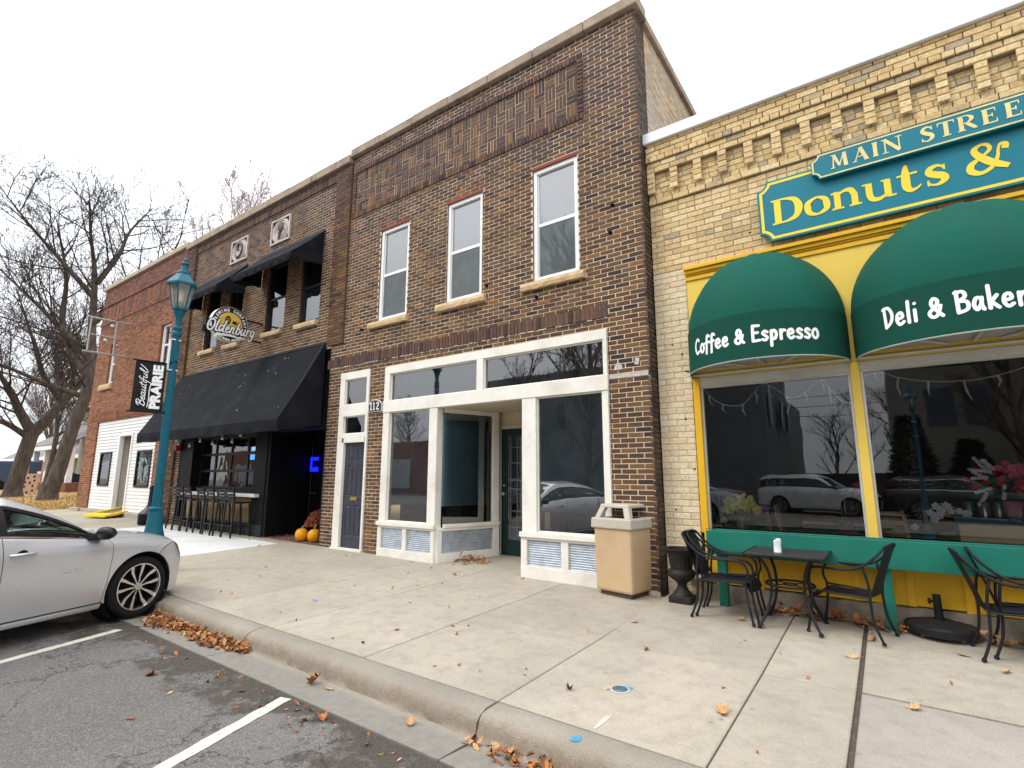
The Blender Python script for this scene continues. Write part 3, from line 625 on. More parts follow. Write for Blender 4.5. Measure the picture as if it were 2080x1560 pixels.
for q in panes1: MB().poly([(q[0], 0.035, q[2]), (q[1], 0.035, q[2]), (q[1], 0.035, q[3]), (q[0], 0.035, q[3])]).build('pane', M_GL, B1)
c1, s1 = math.cos(A1), math.sin(A1); LP = lambda s, n, z: (R1[0]+s*c1-n*s1, R1[1]+s*s1+n*c1, z)
MB().poly([LP(.13, 0, .66), LP(1.18, 0, .66), LP(1.18, 0, 2.66), LP(.13, 0, 2.66)]).build('pane', M_GL, B1)
# corrugated steel bulkhead panels
M_CORR = pm('galvanised', (.62, .67, .73), 0.42, 0.8, var=0.15, scale=9, dirt=(.35, .37, .38), dscale=6, damt=0.5)
def corrugated(par, P, s0, s1, z0, z1, pitch=0.034, amp=0.011):
    n = int((z1-z0)/pitch*8); vs_ = []
    for i in range(n+1):
        z = z0+(z1-z0)*i/n; d = amp*math.sin(2*PI*(z-z0)/pitch)
        vs_ += [P(s0, d, z), P(s1, d, z)]
    return MB().add(vs_, [(2*i, 2*i+1, 2*i+3, 2*i+2) for i in range(n)]).build('corrugated_panel', M_CORR, par, smooth=180)
FP = lambda s, d, z: (s, -0.012-d, z)
for a, b in ((-7.98, -7.395), (-7.30, -6.68), (-4.635, -4.03), (-3.91, -3.31)): corrugated(B1, FP, a, b, 0.165, 0.545)
corrugated(B1, lambda s, d, z: LP(s, -0.012-d, z), 0.10, 1.20, 0.165, 0.545)
# slatted blinds, hung just behind the glass
M_SLAT = pm('blind_slats', (.30, .44, .50), 0.5, var=0.1, scale=2)
def blind(par, P, s0, s1, z0, z1):
    mb = MB(); z = z0
    while z < z1:
        mb.poly([P(s0, 0.0, z), P(s1, 0.0, z), P(s1, 0.017, z+0.027), P(s0, 0.017, z+0.027)]); z += 0.0285
    mb.poly([P(s0, 0.03, z0), P(s1, 0.03, z0), P(s1, 0.03, z1), P(s0, 0.03, z1)])
    mb.build('blind', M_SLAT, par)
blind(B1, lambda s, n, z: (s, 0.065+n, z), -7.89, -6.81, 0.99, 2.74); blind(B1, lambda s, n, z: (s, 0.065+n, z), -4.46, -3.31, 0.96, 2.74); blind(B1, lambda s, n, z: LP(s, 0.05+n, z), 0.14, 1.17, 0.97, 2.65)
for q, c in ((panes1[0], (.25, .33, .38)), (panes1[1], (.045, .052, .064))):  # panel tones imitate what each transom mirrors, pale sky on the left
    MB().poly([(q[0], 0.16, q[2]), (q[1], 0.16, q[2]), (q[1], 0.16, q[3]), (q[0], 0.16, q[3])]).build('reflection_backing', pm('reflection_tone%d' % (c[0]*100), c, 0.7, var=0.1, scale=2), B1)
# dark empty rooms behind
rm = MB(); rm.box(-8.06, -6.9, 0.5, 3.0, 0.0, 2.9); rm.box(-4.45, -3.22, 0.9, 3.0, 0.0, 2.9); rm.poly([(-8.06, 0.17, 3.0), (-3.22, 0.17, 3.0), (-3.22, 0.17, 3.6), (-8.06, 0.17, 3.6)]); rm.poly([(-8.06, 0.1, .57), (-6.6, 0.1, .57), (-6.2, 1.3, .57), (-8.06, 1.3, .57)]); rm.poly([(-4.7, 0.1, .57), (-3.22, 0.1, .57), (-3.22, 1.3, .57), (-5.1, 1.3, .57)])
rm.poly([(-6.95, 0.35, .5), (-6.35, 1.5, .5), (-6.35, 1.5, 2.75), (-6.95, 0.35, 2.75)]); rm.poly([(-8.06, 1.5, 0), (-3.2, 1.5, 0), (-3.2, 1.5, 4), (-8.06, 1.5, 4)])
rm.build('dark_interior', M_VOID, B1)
# shop door (dark green, long glass with leaded pattern)
D1 = MB(); D1.box(-6.16, -6.03, 1.35, 1.40, 0.0, 2.42); D1.box(-5.29, -5.16, 1.35, 1.40, 0.0, 2.42); D1.box(-6.03, -5.29, 1.35, 1.40, 2.28, 2.42); D1.box(-6.03, -5.29, 1.35, 1.40, 0.0, 0.32)
d_ = D1.build('door', pm('dark_green_door', (.010, .035, .032), 0.35, var=0.15, scale=4), B1, bevel=0.006)
MB().poly([(-6.03, 1.372, .32), (-5.29, 1.372, .32), (-5.29, 1.372, 2.28), (-6.03, 1.372, 2.28)]).build('pane', M_GL, d_)
ld = MB()
for xx in (-5.95, -5.80, -5.52, -5.37): ld.box(xx, xx+0.012, 1.362, 1.368, 0.35, 2.25)
for zz in (0.55, 0.85, 1.75, 2.05): ld.box(-5.95, -5.37, 1.360, 1.366, zz, zz+0.012)
ld.build('leading', pm('lead_came', (.30, .30, .30), 0.4, 0.6), d_)
mb = MB(); mb.lathe([(0.0001, -.065), (.028, -.06), (.034, -.045), (.026, -.02), (.03, 0)], (-6.09, 1.35, 1.17), 14, axis='y'); mb.lathe([(0.0001, -.03), (.02, -.028), (.024, 0)], (-6.09, 1.35, 1.33), 12, axis='y'); mb.build('handle', pm('brushed_metal', (.6, .58, .55), 0.3, 0.9), d_, smooth=40)
# narrow street door with two lights over it
f = MB(); f.box(-9.50, -9.34, -0.03, 0.10, 2.30, 3.70); f.box(-8.63, -8.55, -0.03, 0.10, 2.30, 3.70); f.box(-9.34, -8.63, -0.03, 0.10, 3.54, 3.70); f.box(-9.34, -8.63, -0.035, 0.10, 2.745, 2.99); f.box(-9.34, -8.63, -0.03, 0.10, 2.19, 2.37)
f.box(-9.50, -9.285, -0.03, 0.10, 0.08, 2.30); f.box(-8.605, -8.55, -0.03, 0.10, 0.08, 2.30); f.box(-9.52, -8.53, -0.06, 0.08, -0.06, 0.075); stops(f, -9.34, -8.63, 2.99, 3.54, 0.0); stops(f, -9.34, -8.63, 2.37, 2.745, 0.0)
f.build('door_frame', M_WHITE, B1, bevel=0.005)
for c, d in ((2.99, 3.54), (2.37, 2.745)): MB().poly([(-9.34, 0.03, c), (-8.63, 0.03, c), (-8.63, 0.03, d), (-9.34, 0.03, d)]).build('pane', M_GL, B1)
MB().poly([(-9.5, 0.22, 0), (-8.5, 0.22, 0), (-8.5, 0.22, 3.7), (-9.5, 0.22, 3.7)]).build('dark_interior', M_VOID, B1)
dm = MB(); dx0, dx1, dz0, dz1 = -9.28, -8.61, 0.09, 2.185
dm.box(dx0, dx1, 0.05, 0.09, dz0, dz1)
def raised(mb, a, b, c, d, y):
    e = 0.018; vs_ = [(a, y, c), (b, y, c), (b, y, d), (a, y, d), (a+e, y+0.012, c+e), (b-e, y+0.012, c+e), (b-e, y+0.012, d-e), (a+e, y+0.012, d-e), (a+2.6*e, y-0.004, c+2.6*e), (b-2.6*e, y-0.004, c+2.6*e), (b-2.6*e, y-0.004, d-2.6*e), (a+2.6*e, y-0.004, d-2.6*e)]
    mb.add(vs_, [(k, (k+1) % 4, 4+(k+1) % 4, 4+k) for k in range(4)]+[(4+k, 4+(k+1) % 4, 8+(k+1) % 4, 8+k) for k in range(4)]+[(8, 9, 10, 11)])
# stiles and rails in front of the panel field
for a, b, c, d in ((dx0, dx0+.10, dz0, dz1), (dx1-.10, dx1, dz0, dz1), (dx0+.285, dx1-.285, dz0, dz1)): dm.box(a, b, 0.034, 0.05, c, d)
for c, d in ((dz0, .30), (.92, 1.10), (1.72, 1.82), (2.07, dz1)): dm.box(dx0+.10, dx0+.285, 0.034, 0.05, c, d); dm.box(dx1-.285, dx1-.10, 0.034, 0.05, c, d)
for a, b in ((dx0+.10, dx0+.285), (dx1-.285, dx1-.10)):
    for c, d in ((.30, .92), (1.10, 1.72), (1.82, 2.07)): raised(dm, a, b, c, d, 0.036)
d_ = dm.build('door', pm('navy_door', (.040, .042, .060), 0.42, var=0.15, scale=5, bump=0.1, dirt=(.10, .10, .11), dscale=3, damt=0.3), B1)
mb = MB(); mb.box(-9.03, -8.83, 0.022, 0.034, 1.015, 1.085); mb.box(-9.01, -8.85, 0.016, 0.022, 1.03, 1.068); mb.build('mail_slot', pm('brass', (.62, .45, .13), 0.3, 0.9, var=0.1), d_, bevel=0.003)
# grey horizontal scar where a pipe bracket and paint once ran, and small patches
mb = MB(); mb.box(-3.2, -2.60, -0.006, 0.004, 2.905, 2.965)
mb.build('mortar_patch', pm('patch_white', (.50, .48, .45), 0.9, var=0.45, scale=30), B1)
mb = MB(); mb.add([(-3.12, -.007, 3.03), (-2.98, -.007, 3.03), (-2.99, -.007, 3.09), (-3.05, -.007, 3.15), (-3.11, -.007, 3.08)], [(0,1,2,3,4)]); mb.add([(-2.80, -.007, 3.08), (-2.74, -.007, 3.07), (-2.72, -.007, 3.16), (-2.78, -.007, 3.18)], [(0,1,2,3)]); mb.build('mortar_patch', MATS['patch_white'], B1)
# anchor studs
for xx, zz in ((-3.1, 5.18), (-3.05, 5.62), (-4.45, 4.42), (-5.5, 4.85), (-8.9, 4.6)): MB().lathe([(.03, 0), (.03, -.03), (.012, -.05), (.0001, -.05)], (xx, 0, zz), 8, axis='y').build('anchor_stud', M_BLACK, B1)
# ------------------------------------------------------------------ lettering
def font_mesh(txt, size=1.0, bold=0.0, spacing=1.0, shear=0.0):
    "letters from Blender's built-in face, as flat 2D polygons: list of (verts2d, faces), width"
    c = bpy.data.curves.new('txt', 'FONT'); c.body = txt; c.size = size; c.offset = bold; c.space_character = spacing; c.shear = shear; c.resolution_u = 3
    o = bpy.data.objects.new('txt', c); me = bpy.data.meshes.new_from_object(o)
    vs_ = [(v.co.x, v.co.y) for v in me.vertices]; fs = [tuple(p.vertices) for p in me.polygons]
    bpy.data.objects.remove(o); bpy.data.curves.remove(c); bpy.data.meshes.remove(me)
    return vs_, fs
def put_font(mb, txt, P, size, bold=0.0, spacing=1.0, align=0.5, shear=0.0, width=None):
    vs_, fs = font_mesh(txt, size, bold, spacing, shear)
    if not vs_: return 0
    a = min(v[0] for v in vs_); b = max(v[0] for v in vs_); k = (width/(b-a)) if width else 1
    mb.add([P((x-a)*k-(b-a)*k*align, y, 0) for x, y in vs_], fs); return (b-a)*k
STK = [0]
def ribbon(mb, pts, P, H, n=5, closed=False, flat=False, z=0.0006):
    "brush stroke with per-point width; each stroke lies a hair above the last"
    if len(pts) == 1: pts = pts+[(pts[0][0]+0.001, pts[0][1], pts[0][2])]
    sm = pts if flat else smoothpts(pts, n, closed); k = len(sm); STK[0] = (STK[0]+1) % 7; d0 = 0.0004*STK[0]
    vs_ = []
    for i, (x, y, w) in enumerate(sm):
        a = sm[i-1] if (i > 0 or closed) else sm[i]; b = sm[(i+1) % k] if (i < k-1 or closed) else sm[i]
        dx, dy = b[0]-a[0], b[1]-a[1]; l_ = math.hypot(dx, dy) or 1; nx, ny = -dy/l_, dx/l_
        d = d0+2.5e-5*i
        vs_.append(P(x+nx*w/2, y+ny*w/2, d)); vs_.append(P(x-nx*w/2, y-ny*w/2, d))
    fs = [(2*i, 2*i+1, (2*i+3) % (2*k), (2*i+2) % (2*k)) for i in range(k if closed else k-1)]
    mb.add(vs_, fs)
    return sm
def dab(mb, x, y, r, P, n=10):
    STK[0] = (STK[0]+1) % 7; d = 0.0004*STK[0]; mb.poly([P(x+r*math.cos(2*PI*i/n), y+r*math.sin(2*PI*i/n), d) for i in range(n)])
def brush(mb, strokes, P):
    "round-ended strokes"
    for st in strokes:
        cl = st[-1] == 'c'; pts = [p for p in st if p != 'c']
        sm = ribbon(mb, pts, P, 1, closed=cl)
        if not cl:
            dab(mb, sm[0][0], sm[0][1], sm[0][2]/2, P); dab(mb, sm[-1][0], sm[-1][1], sm[-1][2]/2, P)
T = 0.055
# roman glyphs: x 0..1 of own box, y in cap heights; stroke widths in cap heights. 's' entries are straight
def srf(x, y, w): return [(x-w, y, T*1.1), (x+w, y, T*1.1)]
ROM = {
 'D': ([[(.2,.0,.2),(.2,1.,.2)], srf(.17,.025,.17), srf(.17,.975,.17)], [[(.15,.965,.05),(.45,.965,.07),(.78,.84,.16),(.9,.5,.23),(.78,.16,.16),(.45,.035,.07),(.15,.035,.05)]]),
 'o': ([], [[(.5,.67,.07),(.17,.53,.15),(.13,.33,.19),(.2,.12,.15),(.5,.01,.07),(.83,.14,.15),(.87,.34,.19),(.8,.55,.15),'c']]),
 'n': ([[(.2,.0,.17),(.2,.66,.17)], srf(.2,.025,.2), [(.0,.62,.05),(.2,.65,.09)], [(.78,.0,.17),(.78,.44,.17)], srf(.79,.025,.2)], [[(.2,.5,.05),(.42,.64,.09),(.66,.63,.15),(.78,.42,.17)]]),
 'u': ([[(.2,.66,.17),(.2,.22,.17)], [(.0,.64,.05),(.22,.64,.06)], [(.76,.66,.17),(.76,.02,.17)], [(.58,.64,.05),(.78,.64,.06)], [(.76,.025,.06),(1.,.035,.05)]], [[(.2,.25,.17),(.27,.06,.15),(.5,.01,.11),(.76,.16,.05)]]),
 't': ([[(.0,.62,.06),(.85,.64,.07)]], [[(.42,.98,.06),(.38,.8,.15),(.36,.5,.21),(.36,.2,.21),(.5,.04,.14),(.75,.05,.07),(.95,.16,.04)]]),
 's': ([[(.12,.0,.05),(.12,.2,.05)], [(.84,.48,.05),(.84,.67,.05)]], [[(.84,.55,.05),(.6,.67,.08),(.28,.62,.14),(.2,.47,.18),(.45,.36,.2),(.75,.27,.2),(.82,.14,.17),(.55,.01,.09),(.3,.02,.06),(.12,.1,.05)]]),
 '&': ([], [[(.95,.66,.15),(.98,.80,.13),(.87,.84,.08),(.80,.70,.06),(.76,.45,.08),(.62,.16,.1),(.34,.01,.11),(.1,.14,.17),(.12,.36,.15),(.38,.55,.07),(.6,.74,.09),(.56,.92,.1),(.4,.97,.08),(.24,.85,.14),(.3,.64,.17),(.6,.3,.2),(.98,.05,.13)]]),
 'M': ([[(.14,.0,.07),(.22,1.,.07)], srf(.12,.025,.12), [(.22,1.,.17),(.52,.1,.12)], [(.5,.1,.06),(.8,1.,.07)], [(.82,1.,.2),(.88,.0,.2)], srf(.88,.025,.12), srf(.16,.975,.1), srf(.84,.975,.1)], []),
 'A': ([[(.12,.0,.06),(.52,1.,.07)], srf(.12,.025,.14), [(.5,1.,.2),(.86,.0,.2)], srf(.86,.025,.14), [(.25,.34,.06),(.72,.34,.06)]], []),
 'I': ([[(.5,.0,.2),(.5,1.,.2)], srf(.5,.025,.45), srf(.5,.975,.45)], []),
 'N': ([[(.16,.0,.07),(.16,1.,.07)], srf(.16,.025,.15), [(.14,1.,.18),(.86,.0,.18)], [(.86,.0,.07),(.86,1.,.07)], srf(.12,.975,.12), srf(.86,.975,.15)], []),
 'S': ([[(.1,.0,.05),(.1,.26,.05)], [(.86,.72,.05),(.86,1.,.05)]], [[(.86,.8,.05),(.6,.98,.09),(.28,.92,.15),(.18,.72,.19),(.45,.54,.21),(.76,.4,.21),(.84,.2,.18),(.55,.02,.1),(.3,.03,.07),(.1,.16,.05)]]),
 'T': ([[(.5,.0,.2),(.5,1.,.2)], srf(.5,.025,.25), [(.02,.965,.07),(.98,.965,.07)], [(.04,.98,.05),(.04,.76,.04)], [(.96,.98,.05),(.96,.76,.04)]], []),
 'R': ([[(.2,.0,.2),(.2,1.,.2)], srf(.2,.025,.2), srf(.16,.975,.14), [(.48,.48,.18),(.92,.02,.16)], srf(.9,.025,.1)], [[(.2,.965,.05),(.55,.96,.07),(.78,.74,.18),(.55,.5,.08),(.2,.49,.05)]]),
 'E': ([[(.24,.0,.2),(.24,1.,.2)], [(.04,.965,.07),(.88,.965,.07)], [(.88,.98,.05),(.88,.76,.04)], [(.2,.52,.07),(.68,.52,.07)], [(.68,.66,.05),(.68,.4,.05)], [(.04,.035,.07),(.92,.035,.07)], [(.93,.02,.05),(.93,.26,.04)]], []),
}
def roman(mb, ch, x0, x1, base, H, P):
    st, cv = ROM[ch]; sx = x1-x0
    Q = lambda l: [(x0+a*sx, base+b*H, w*H*1.16) for a, b, w in l]
    for l in st: ribbon(mb, Q(l), P, H, flat=True)
    for l in cv:
        cl = l[-1] == 'c'; ribbon(mb, Q([p for p in l if p != 'c']), P, H, closed=cl, n=6)
w_ = .205
def Bw(*pts): return [(a, b, w_) for a, b in pts]
# casual brush capitals and lower case (x in letter widths, y in cap heights)
BRU = {
 'C': (.62, [Bw((.62,.82),(.42,.95),(.14,.72),(.1,.35),(.3,.06),(.6,.16))]),
 'o': (.5, [Bw((.3,.56),(.1,.42),(.1,.16),(.28,.04),(.46,.2),(.44,.44))+['c']]),
 'f': (.42, [Bw((.5,.9),(.32,.98),(.24,.75),(.2,.3),(.16,-.12)), Bw((.04,.52),(.42,.56))]),
 'e': (.52, [Bw((.1,.3),(.42,.36),(.36,.56),(.16,.5),(.1,.24),(.26,.05),(.48,.14))]),
 '&': (.7, [Bw((.62,.5),(.45,.12),(.2,.06),(.08,.26),(.4,.5),(.5,.72),(.32,.84),(.2,.62),(.4,.34),(.68,.06))]),
 'E': (.6, [Bw((.16,.95),(.14,.5),(.14,.06)), Bw((.16,.94),(.58,.92)), Bw((.14,.52),(.48,.53)), Bw((.14,.06),(.58,.08))]),
 's': (.46, [Bw((.42,.5),(.24,.57),(.12,.44),(.26,.32),(.4,.2),(.28,.05),(.08,.1))]),
 'p': (.52, [Bw((.14,.56),(.12,.1),(.1,-.3)), Bw((.14,.44),(.32,.57),(.46,.36),(.34,.08),(.14,.16))]),
 'r': (.42, [Bw((.14,.56),(.14,.04)), Bw((.15,.36),(.28,.54),(.42,.52))]),
 'D': (.68, [Bw((.16,.94),(.18,.5),(.2,.05)), Bw((.08,.9),(.42,.92),(.62,.6),(.52,.25),(.2,.05))]),
 'l': (.24, [Bw((.16,.98),(.14,.5),(.14,.05))]),
 'i': (.26, [Bw((.14,.54),(.14,.05)), Bw((.16,.82))]),
 'B': (.66, [Bw((.16,.94),(.17,.5),(.18,.05)), Bw((.1,.9),(.45,.9),(.52,.68),(.2,.52)), Bw((.2,.52),(.58,.46),(.58,.16),(.18,.05))]),
 'a': (.52, [Bw((.44,.5),(.22,.55),(.1,.28),(.22,.06),(.42,.3)), Bw((.45,.54),(.42,.25),(.5,.05))]),
 'k': (.52, [Bw((.14,.98),(.14,.5),(.14,.05)), Bw((.46,.56),(.16,.28)), Bw((.2,.32),(.5,.05))]),
 'y': (.52, [Bw((.12,.55),(.16,.26),(.36,.2)), Bw((.48,.56),(.38,.1),(.2,-.3))]),
 ' ': (.3, []),
}
def brush_text(mb, txt, P, H, wd, wk=.85):
    tot = sum(BRU[c][0]+.1 for c in txt); k = wd/(tot*H); x = 0
    for c in txt:
        a, st = BRU[c]
        for s_ in st:
            cl = s_[-1] == 'c'; q = [((x+p[0]*1.0)*H*k, p[1]*H, p[2]*H*wk) for p in s_ if p != 'c']
            brush(mb, [q+(['c'] if cl else [])], P)
        x += a+.1
# joined script words in one coordinate space (height 1 = tall stroke)
def sc(w, *pts): return [(a, b, w) for a, b in pts]
SCRIPT_OLD = [  # 'Oldenburg'
 sc(.15,(.62,.95),(.3,.9),(.12,.55),(.2,.12),(.5,.05),(.74,.4),(.72,.8),(.5,.98),(.3,.86)),
 sc(.15,(1.12,1.),(.98,.5),(.96,.1),(1.14,.06)),
 sc(.14,(1.62,.52),(1.4,.56),(1.26,.28),(1.38,.05),(1.6,.3)), sc(.15,(1.86,1.0),(1.72,.5),(1.66,.12),(1.8,.06)),
 sc(.13,(1.98,.26),(2.22,.4),(2.16,.58),(2.0,.46),(1.96,.16),(2.12,.04),(2.32,.18)),
 sc(.14,(2.5,.56),(2.42,.05)), sc(.13,(2.46,.34),(2.64,.56),(2.76,.46),(2.7,.12),(2.84,.06)),
 sc(.15,(3.22,1.),(3.08,.5),(3.02,.1)), sc(.13,(3.06,.4),(3.26,.56),(3.4,.36),(3.28,.06),(3.04,.1)),
 sc(.14,(3.62,.56),(3.54,.2),(3.66,.04),(3.86,.28)), sc(.14,(3.94,.56),(3.86,.12),(3.98,.06)),
 sc(.14,(4.2,.56),(4.12,.05)), sc(.13,(4.16,.36),(4.3,.56),(4.44,.52)),
 sc(.13,(4.86,.5),(4.66,.56),(4.54,.28),(4.66,.06),(4.84,.3)), sc(.14,(4.92,.56),(4.82,.0),(4.66,-.34),(4.42,-.26)),
]
SCRIPT_BEA = [  # 'Beautiful'
 sc(.10,(.3,.95),(.22,.5),(.14,.04)), sc(.09,(.02,.7),(.16,.96),(.5,1.),(.62,.8),(.44,.56),(.24,.52)), sc(.10,(.26,.52),(.6,.46),(.6,.16),(.34,.0),(.1,.1)),
 sc(.08,(.78,.24),(1.0,.36),(.96,.52),(.8,.4),(.78,.12),(.92,.03),(1.14,.2)),
 sc(.08,(1.44,.46),(1.24,.5),(1.14,.22),(1.24,.03),(1.44,.28)), sc(.08,(1.5,.5),(1.44,.12),(1.56,.05),(1.68,.2)),
 sc(.08,(1.76,.5),(1.7,.16),(1.82,.04),(2.0,.26)), sc(.08,(2.06,.5),(2.0,.12),(2.1,.05),(2.22,.2)),
 sc(.08,(2.4,.86),(2.3,.4),(2.28,.1),(2.42,.05)), sc(.07,(2.18,.6),(2.52,.62)),
 sc(.08,(2.62,.5),(2.58,.12),(2.7,.05)), sc(.09,(2.68,.74),(2.69,.74)),
 sc(.08,(3.06,.9),(2.96,1.),(2.86,.7),(2.8,.1),(2.72,-.4),(2.62,-.5)), sc(.07,(2.7,.46),(3.06,.48)),
 sc(.08,(3.16,.5),(3.1,.14),(3.22,.04),(3.4,.28)), sc(.08,(3.46,.5),(3.4,.12),(3.5,.05)),
 sc(.08,(3.6,.2),(3.84,.7),(3.9,1.0),(3.76,.9),(3.68,.4),(3.72,.06),(3.9,.1),(4.1,.4),(4.3,.95)),
 sc(.09,(.1,-.34),(1.0,-.42),(1.9,-.38),(2.66,-.5)),
]
def script(mb, strokes, P, sx, sy, shear=0.12, grow=0.0):
    for s_ in strokes: brush(mb, [[((a+shear*b)*sx, b*sy, (w+grow)*sy) for a, b, w in s_]], P)
# ================================================================== building 2: brewery front
B2 = thing('brewery_building', 'brown brick two storey building with black awnings and two pale carved medallions', 'building', (-13.5, 0, 0), world=True)
X0, X1 = -17.88, -9.95
wins = [(-16.25, -15.45, 5.14, 7.0), (-14.92, -14.12, 5.12, 7.0), (-12.90, -12.00, 5.14, 7.0), (-11.36, -10.52, 5.12, 7.0)]
sills = [(-16.38, -15.50, 5.02, 5.14), (-14.95, -14.10, 5.0, 5.12), (-12.92, -12.02, 5.02, 5.14), (-11.42, -10.55, 5.0, 5.12)]
med = [(-15.02, -14.10, 7.54, 8.24), (-12.90, -12.0, 7.55, 8.25)]
OPN = (-16.98, -9.95, -0.2, 4.35)
H2 = wins+[OPN]
wallface(MB(), X0, X1, -0.1, 8.74, H2, 0.006, 0.3).build('wall', [M_MORT, M_REV], B2)
bl = courses(X0, X1, 0.10, 8.44, H2+sills+med+[(-17.88, -17.22, -1, 9), (-10.1, -9.9, 4, 9)], 0.230, 0.072, 0.0125, tone2(7.3, 1.6))
bl += [(*q[:4], q[4]+0.07, q[5]) for q in courses(-17.86, -17.23, 0.10, 8.72, [], 0.230, 0.072, 0.0125, tone2(6.5, 2.5))]
bl += [(*q[:4], q[4]+0.05, q[5]) for q in courses(-10.08, -9.53, 4.45, 8.72, [], 0.230, 0.072, 0.0125, tone2(7.3, 1.6))]
x = -17.2
while x < -10.15: bl.append((x, x+0.062, 8.46, 8.66, 0.035, pick(8, 16))); x += 0.075
bl += courses(-17.2, -10.1, 8.665, 8.735, [], 0.23, 0.072, 0.0125, tone2(6, 1), 0.05)
lay(B2, bl, 0.0, B_BROWN, 300)
mb = MB(); mb.box(-17.87, -17.22, -0.061, 0.01, 0.0, 8.73); mb.build('pilaster_core', M_REV, B2); MB().box(-10.09, -9.52, -0.042, 0.01, 4.4, 8.73).build('pilaster_core', M_REV, B2)
M_FRB = pm('dark_bronze', (.018, .016, .017), 0.45, var=0.2)
for q, s_ in zip(wins, sills): hung_window(B2, *q, 0.06, M_FRB, 0.06, pm('dim_blind', (.10, .11, .13), 0.7), pm('dim_blind2', (.20, .23, .27), 0.7, var=.1), 0.5, sill=s_)
x = -17.9
while x < -9.6:
    e = min(x+0.98, -9.545); MB().box(x+.004, e-.004, -0.12, 0.3, 8.745, 8.95+rnd.uniform(-.005, .008)).build('coping_stone', M_COPE, B2, bevel=0.018); x += 0.98
mb = MB(); mb.box(-17.8, -9.97, 0.31, 13.5, 4.4, 8.70); mb.box(-17.8, -17.0, 0.31, 5, 0, 4.4); mb.build('wall', M_RBRK, B2)
# carved stone medallions
M_MED = pm('carved_stone', (.56, .50, .45), 0.85, var=0.12, scale=10, bump=0.5, bscale=60, dirt=(.22, .18, .16), dscale=7, damt=0.5)
for i, (a, b, c, d) in enumerate(med):
    mb = MB(); cx, cz, w, h_ = (a+b)/2, (c+d)/2, (b-a)/2, (d-c)/2
    mb.box(a, b, -0.02, 0.03, c, d)
    for u0, u1, v0, v1 in ((a, b, d-.05, d), (a, b, c, c+.05), (a, a+.05, c+.05, d-.05), (b-.05, b, c+.05, d-.05)): mb.box(u0, u1, -0.045, -0.02, v0, v1)
    for r0, ht in ((0.86, .045), (0.70, .03), (0.52, .05)):
        pts = [(cx+w*r0*.82*math.cos(2*PI*k/28), -0.025, cz+h_*r0*.95*math.sin(2*PI*k/28)) for k in range(28)]; mb.tube(pts, 0.018, 6, closed=True)
    o = mb.build('medallion', M_MED, B2, bevel=0.006)
    mb = MB()
    if i == 0:
        mb.tube(smoothpts([(cx-.16, -.03, cz-.12), (cx-.05, -.045, cz-.22), (cx+.12, -.045, cz-.16), (cx+.18, -.04, cz+.02), (cx+.05, -.045, cz+.2), (cx-.1, -.045, cz+.14), (cx-.04, -.045, cz+.02)]), 0.035, 6)
    else:
        mb.tube(smoothpts([(cx-.02, -.04, cz-.24), (cx, -.05, cz-.1), (cx+.03, -.05, cz+.05)]), 0.035, 6); mb.lathe([(.16, -.02), (.12, -.055), (.04, -.07), (.0001, -.07)], (cx+.02, 0, cz+.1), 14, axis='y')
    mb.build('carving', pm('carving_weathered', (.13, .11, .11), 0.85, var=0.5, scale=12), o, smooth=60)
    mb = MB()
    for sx_, sz_ in ((-1, 1), (1, 1), (-1, -1), (1, -1)): mb.add([(cx+sx_*w*.84, -.024, cz+sz_*h_*.86), (cx+sx_*w*.45, -.024, cz+sz_*h_*.86), (cx+sx_*w*.66, -.024, cz+sz_*h_*.66), (cx+sx_*w*.84, -.024, cz+sz_*h_*.40)], [(0, 1, 2, 3) if sx_*sz_ < 0 else (3, 2, 1, 0)])
    mb.build('dark_corner', pm('corner_black', (.012, .011, .012), 0.9), o)  # flat near-black facets laid on the medallion face, not cut in
# ---------------- ground floor: black front, overhead glazed door, serving counter, recessed entry
f = MB(); YB = 0.30
f.box(-16.98, -16.20, 0.02, 0.32, 1.0, 2.66); f.box(-16.98, -16.72, 0.02, 0.32, 0.1, 1.0)
f.box(-12.78, -12.22, -0.02, 0.34, 0.34, 3.1); f.box(-16.98, -9.95, 0.05, 0.32, 2.55, 4.35)
f.box(-16.2, -12.78, 0.16, 0.32, 1.06, 1.19); f.box(-10.02, -9.952, 0.02, 1.2, 0.1, 4.3)
f.box(-12.22, -12.1, 0.0, 1.0, 0.06, 3.0)
f.build('black_front', M_BLACK, B2, bevel=0.01)
cols, rows = 4, 3; gx0, gx1, gz0, gz1 = -16.2, -12.78, 1.19, 2.55
g = MB()
for i in range(cols+1): x = gx0+(gx1-gx0)*i/cols; g.box(x-.035, x+.035, 0.26, 0.31, gz0, gz1)
for k in range(rows+1): z = gz0+(gz1-gz0)*k/rows; g.box(gx0, gx1, 0.255, 0.305, z-.035, z+.035)
gd = g.build('glazed_overhead_door', M_FRB, B2, bevel=0.004)
M_GLW = glass('rippled_glass', (.6, .6, .6), 1.0, 2.2, 0.35, 0.01)
for i in range(cols):
    for k in range(rows):
        a, b = gx0+(gx1-gx0)*i/cols+.035, gx0+(gx1-gx0)*(i+1)/cols-.035; c, d = gz0+(gz1-gz0)*k/rows+.035, gz0+(gz1-gz0)*(k+1)/rows-.035
        t_ = rnd.uniform(-.006, .006); MB().poly([(a, .285, c), (b, .285+t_, c), (b, .285+t_, d), (a, .285, d)]).build('pane', M_GLW, gd)
